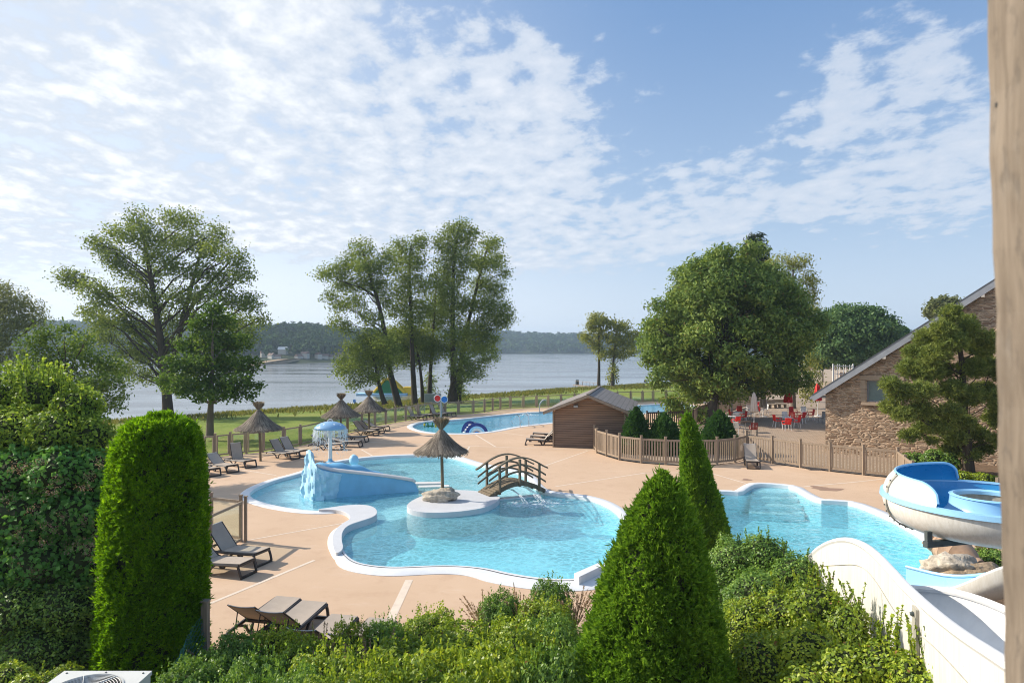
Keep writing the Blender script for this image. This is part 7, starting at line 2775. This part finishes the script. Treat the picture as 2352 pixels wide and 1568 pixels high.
def make_bushes():
    # ---- clipped box bushes along the deck: three meshes shared between copies
    g = 'clipped box bushes before the deck'
    protos = []
    for i, (mt, sd) in enumerate([('box', 1), ('boxdark', 2), ('box', 3)]):
        Q = shrub_mesh(.55, mt, .042, .027, 1.5, sd, .9, 26)
        o = quads_object('foliage', Q, M[mt])
        k = MB().ico((0, 0, 0), (.43, .43, .38), 2, .08, i).build('shade_core', M['core'])  # dark ball added inside the leaves as painted shade
        protos.append((o.data, k.data))
        bpy.data.objects.remove(o)
        bpy.data.objects.remove(k)
    # centre x, top y (surveyed), depth, radius, mesh, label
    rows = [(545, 1462, 11.0, .50, 1, 'dark box bush at the left, just right of the wire netting post'), (640, 1447, 11.2, .42, 0, 'yellowish box bush in front of the middle front lounger'), (697, 1468, 10.9, .44, 2, 'box bush in front of the third front lounger, right of the yellowish one'),
            (800, 1440, 11.4, .38, 0, 'left half of the twin box bushes before the third front lounger'), (885, 1432, 11.6, .46, 1, 'right half of the twin box bushes near the front lounger ends'), (990, 1409, 12.0, .55, 0, 'wide box bush left of the pink plume grass'),
            (1150, 1366, 13.0, .44, 1, 'small dark box bush between pink plume grasses'), (1263, 1338, 13.6, .46, 1, 'dark box bush nearest the pool end wall'), (1255, 1385, 12.6, .58, 0, 'broad light green box bush left of the big pointed conifer'),
            (480, 1510, 10.4, .55, 1, 'dark box bush in the lower left before the brown post'), (425, 1532, 9.9, .50, 1, 'leftmost front box bush right of the cooling unit'), (590, 1515, 9.9, .48, 1, 'shaded box bush in the gap below the yellowish one'),
            (760, 1502, 9.6, .60, 0, 'big light green box bush at the bottom, below the twin box bushes'), (1075, 1440, 11.0, .70, 2, 'big box bush in the second row, below the pink plume grass'), (930, 1475, 10.2, .66, 2, 'box bush in the second row, under the wide box bush'),
            (1190, 1440, 10.6, .66, 0, 'light green box bush in the second row, left of the big conifer'), (680, 1540, 9.0, .52, 1, 'low dark box bush at the bottom edge, left of centre'), (860, 1530, 8.9, .62, 0, 'yellow green box bush at the bottom edge'),
            (1010, 1515, 8.9, .70, 0, 'bright box bush at the bottom edge near the centre'), (1150, 1505, 8.9, .70, 2, 'box bush at the bottom edge, left beside the big conifer'), (1270, 1500, 8.8, .55, 1, 'box bush tucked against the left foot of the big conifer'),
            (540, 1556, 9.0, .45, 1, 'low box bush at the bottom edge, right of the wire netting'), (1090, 1548, 8.0, .60, 0, 'foremost box bush at the very bottom of the view'), (780, 1556, 8.2, .50, 0, 'foremost yellowish box bush at the very bottom, left of centre'),
            (1262, 1428, 11.4, .60, 1, 'box bush between the broad light green one and the big conifer')]
    for i, (x, y, Y, r, m, lb) in enumerate(rows):
        top = AT(x, y, Y)
        rz = r * .92
        cz = top.z - rz
        t = thing('box_bush', lb, 'bush', (top.x, Y, cz), i * 1.7, g)
        s = r / .55
        a, b = protos[m]
        hs = max(1.0, min(1.9, (top.z + .03) / 2 / (r * .9)))     # reach down to the ground
        t.location.z = top.z - r * .9 * hs
        t.scale = (s, s, s * hs)
        for nm, me in (('foliage', a), ('shade_core', b)):
            o = bpy.data.objects.new(nm, me)
            COL.objects.link(o)
            o.parent = t
    # ---- right hand hedge
    def W_(l):
        out = []
        for (x, y, rx, ry, Y) in l:
            c = AT(x, y, Y)
            a, b_ = rx * Y / F, ry * Y / F
            out.append((c.x, c.y, c.z, a, (a + b_) / 2, b_))
        return out

    def foot(l):
        """mounds under the given ones, down to the ground"""
        out = list(l)
        for b in l:
            z = b[2] - b[5] * .7
            while z > .2:
                out.append((b[0], b[1], z, b[3] * 1.05, b[4] * 1.05, min(b[5], .5)))
                z -= .6
        return out
    hb = W_([(1690, 1300, 62, 66, 12.8), (1755, 1285, 62, 56, 12.6), (1830, 1325, 62, 50, 11.8), (1740, 1380, 70, 70, 11.4)])
    sp = [tuple(AT(x, y, Y)) for x, y, Y in [(1745, 1240, 12.6), (1765, 1235, 12.5), (1800, 1262, 12.2), (1720, 1245, 12.8), (1850, 1290, 11.8), (1870, 1310, 11.6), (1695, 1245, 12.8)] for _ in range(3)]
    mass('box_hedge', 'rear dark box hedge mound right of the big conifer, before the second pool', 'hedge', foot(hb), 'boxdark', .048, .030, 1.3, .8, sp, .22, 5)
    hb = W_([(1725, 1440, 62, 70, 10.2), (1800, 1420, 70, 64, 10.0), (1880, 1400, 66, 62, 9.6), (1945, 1440, 52, 60, 9.2), (1760, 1530, 80, 70, 9.0), (1860, 1510, 80, 70, 8.8)])
    sp = [tuple(AT(x, y, Y)) for x, y, Y in [(1790, 1370, 10), (1830, 1355, 10), (1880, 1345, 9.6), (1910, 1350, 9.5), (1950, 1385, 9.2), (1860, 1345, 9.7), (1975, 1400, 9.0), (1740, 1385, 10.2)] for _ in range(4)]
    mass('box_hedge', 'middle box hedge mound in front of the rounded end of the white flume', 'hedge', foot(hb), 'box', .048, .031, 1.3, .8, sp, .30, 6)
    hb = W_([(1950, 1540, 72, 60, 7.8), (2035, 1530, 62, 60, 7.6), (2095, 1560, 52, 56, 7.2), (2150, 1590, 46, 46, 6.9), (1870, 1580, 80, 50, 7.8), (2210, 1625, 44, 40, 6.5), (2185, 1560, 42, 50, 6.8)])
    sp = [tuple(AT(x, y, Y)) for x, y, Y in [(1985, 1482, 7.8), (2020, 1475, 7.7), (2060, 1480, 7.5), (2100, 1510, 7.2), (2130, 1520, 7.1), (2155, 1545, 6.9), (1950, 1490, 7.8), (2040, 1470, 7.6), (2185, 1570, 6.7)] for _ in range(4)] + \
         [tuple(AT(x, y, Y)) for x, y, Y in [(2248, 1575, 6.2), (2252, 1570, 6.2), (1915, 1500, 7.9)]]
    mass('box_hedge', 'nearest box hedge mound with leafy shoots below the white flume', 'hedge', foot(hb), 'box', .048, .031, 1.3, .8, sp, .36, 7)
    # ---- tall thicket on the left
    hb = W_([(20, 920, 70, 46, 14.6), (100, 905, 66, 46, 14.4), (180, 935, 56, 44, 14), (40, 990, 80, 60, 13.8), (140, 995, 76, 56, 13.6), (212, 1010, 44, 56, 13.6), (-50, 960, 60, 80, 14.2)])
    rg = random.Random(3)
    sp = []
    for _ in range(90):
        x = rg.uniform(-20, 235)
        y = interp([(-20, 880), (60, 862), (130, 866), (190, 900), (235, 955)], x) + rg.uniform(0, 28)
        sp.append(tuple(AT(x, y, 14.3 + rg.uniform(-.7, .5))))
    mass('laurel_thicket', 'tall sunlit leafy thicket top at the left edge', 'thicket', hb, 'laurel', .085, .050, 1.25, .74, sp, .42, 8, .9)
    hb = W_([(30, 1090, 90, 64, 13.2), (140, 1085, 76, 62, 13.0), (212, 1090, 44, 60, 13.2), (-40, 1120, 80, 90, 13.6), (60, 1195, 90, 70, 12.8), (165, 1190, 66, 66, 12.8), (218, 1190, 34, 62, 13), (100, 1290, 90, 66, 12.6), (195, 1290, 46, 62, 12.7), (10, 1300, 80, 70, 12.7)])
    t = mass('bramble_thicket', 'bramble thicket with faded pink flower heads beside the thuja', 'thicket', hb, 'bramble', .105, .080, 1.2, .80, [], .3, 9, .8)
    Q = []
    r2 = np.random.default_rng(12)
    for i in range(34):
        x, y = r2.uniform(20, 238), r2.uniform(1060, 1330)
        yy = 12.15 + r2.uniform(-.12, .25) + (0.3 if y < 1120 else 0)
        c = np.array(AT(x, y, yy))
        m = 60
        P = c + r2.normal(0, .062, (m, 3))
        Q.append(leaf_quads(P, r2.normal(0, 1, (m, 3)), .026, .020, .3, .8))
    quads_object('flower_heads', np.concatenate(Q), M['bloom'], t, tuple(t.location))
    hb = W_([(40, 1400, 100, 66, 12.3), (150, 1390, 76, 62, 12.4), (205, 1400, 40, 62, 12.6), (90, 1490, 100, 60, 12.2), (190, 1490, 46, 50, 12.5), (-20, 1500, 70, 60, 12.4)])
    mass('shade_shrub', 'dark small leaved shrub in the shade at the foot of the bramble thicket', 'bush', hb, 'boxdark', .06, .036, 1.1, .82, [], .3, 10, .8)
    hb = W_([(20, 1560, 50, 34, 9.4), (60, 1580, 36, 30, 9.0)])
    mass('corner_bush', 'box bush in the bottom left corner of the view', 'bush', foot(hb), 'box', .045, .028, 1.4, .8, [tuple(AT(20, 1535, 9.4))], .15, 11)
    hb = W_([(150, 1565, 40, 36, 10.6), (108, 1575, 26, 30, 10.5)])
    mass('corner_bush', 'box bush just behind the cooling unit', 'bush', foot(hb), 'box', .045, .028, 1.4, .8, [tuple(AT(92, 1555, 9.8))], .2, 12)
    # ---- shrubs at the house
    g3 = 'shrubs at the stone house wall'
    mass('wall_shrub', 'left low dark shrub at the stone wall behind the blue flume', 'bush', W_([(2100, 1058, 30, 20, 33.2), (2082, 1066, 16, 14, 33)]), 'boxdark', .13, .08, 1.3, .78, [], .3, 13, .8, g3)
    mass('wall_shrub', 'right larger dark shrub at the stone wall left of the pine trunk', 'bush', W_([(2150, 1056, 32, 24, 32.3), (2180, 1062, 24, 24, 31.9)]), 'boxdark', .13, .08, 1.3, .78, [], .3, 14, .8, g3)
    mass('wall_shrub', 'low bright green shrub at the foot of the pine', 'bush', W_([(2212, 1094, 26, 12, 30.2), (2190, 1088, 18, 10, 30.4)]), 'box', .11, .07, 1.4, .78, [], .3, 15, .8, g3)
    mass('wall_shrub', 'low bright green shrub by the timber edging, right of the pine', 'bush', W_([(2258, 1099, 28, 13, 29.9), (2290, 1104, 20, 12, 29.8)]), 'box', .11, .07, 1.4, .78, [], .3, 16, .8, g3)
    mass('rock_shrub', 'green shrub behind the clay jar under the flume', 'bush', W_([(2275, 1280, 24, 24, 18.0), (2300, 1290, 24, 28, 17.6), (2250, 1268, 14, 14, 18.4)]), 'boxdark', .06, .04, 1.2, .75, [], .3, 17)
    # ---- ornamental grasses
    rg = np.random.default_rng(31)

    def grass_mesh(stalks, h, plume):
        Q = []
        idx = []
        for i in range(stalks):
            a = rg.uniform(0, 2 * PI)
            l = h * rg.uniform(.6, 1.1)
            sp_ = rg.uniform(.15, .6)
            ts = np.linspace(0, 1, 8)
            path = np.stack([np.cos(a) * sp_ * l * ts ** 1.6, np.sin(a) * sp_ * l * ts ** 1.6, l * (ts - .18 * sp_ * ts ** 3)], axis=1)
            sd = np.array([-math.sin(a), math.cos(a), 0]) * .005
            for p, q in zip(path[:-1], path[1:]):
                Q.append(np.stack([p - sd, p + sd, q + sd, q - sd]))
                idx.append(0)
            if plume:
                n = 34
                u = rg.uniform(.72, 1.0, n)
                P = np.stack([np.interp(u, ts, path[:, k_]) for k_ in range(3)], axis=1) + rg.normal(0, .006, (n, 3))
                q = leaf_quads(P, rg.normal(0, 1, (n, 3)), .045, .016, .2, .5)
                for z in q:
                    Q.append(z)
                    idx.append(1)
        return np.array(Q), np.array(idx)
    Qg, ix = grass_mesh(60, 1.05, True)
    o0 = quads_object('grass_blades', Qg, [M['straw'], M['plume']], matidx=ix)
    spots = [(1110, 1395, 13.2, 'pink plume grass left of the small dark box bush'), (1195, 1385, 13.1, 'pink plume grass right of the small dark box bush'), (1318, 1375, 13.4, 'pink plume grass beside the left flank of the big pointed conifer'), (492, 1505, 11.6, 'pink plume grass at the brown wire netting post'),
             (738, 1480, 11.2, 'pink plume grass in front of the third front lounger'), (1696, 1290, 14.2, 'dry plume grass right of the big pointed conifer'), (850, 1500, 10.7, 'pink plume grass between the box bushes at the front'), (2262, 1262, 18.3, 'straw coloured grass behind the clay jar')]
    for i, (x, y, Y, lb) in enumerate(spots):
        p = AT(x, y, Y)
        o = o0 if i == 0 else o0.copy()
        if i:
            COL.objects.link(o)
        o.name = 'plume_grass'
        o.location = (p.x, p.y, 0)
        o.rotation_euler = (0, 0, i * 1.3)
        top = max(.7, min(1.35, (p.z + .15)))
        o.scale = (top, top, top)
        tag(o, lb, 'grass clump', 'plume grasses in the planting bed')
    # ---- shore grass
    R = np.array(lawn_rows)
    nr, nx = R.shape[:2]
    n = 15000
    j = rg.triangular(10.5, 20.0, 21.6, n)
    i = rg.uniform(8, nx - 2, n)
    j0, i0 = j.astype(int), i.astype(int)
    fj, fi = (j - j0)[:, None], (i - i0)[:, None]
    P = (R[j0, i0] * (1 - fi) + R[j0, i0 + 1] * fi) * (1 - fj) + (R[j0 + 1, i0] * (1 - fi) + R[j0 + 1, i0 + 1] * fi) * fj
    keep = np.sin(P[:, 0] * .35) + np.sin(P[:, 0] * .11 + P[:, 1] * .2) + rg.normal(0, .8, n) > -.6
    P = P[keep]
    D = unit(np.array([[0, 0, 1.0]]) + rg.normal(0, .2, P.shape))
    tag(quads_object('shore_grass', spray(P, D, .55, .10, 3, .3), M['reed']), kind='stuff')


make_bushes()
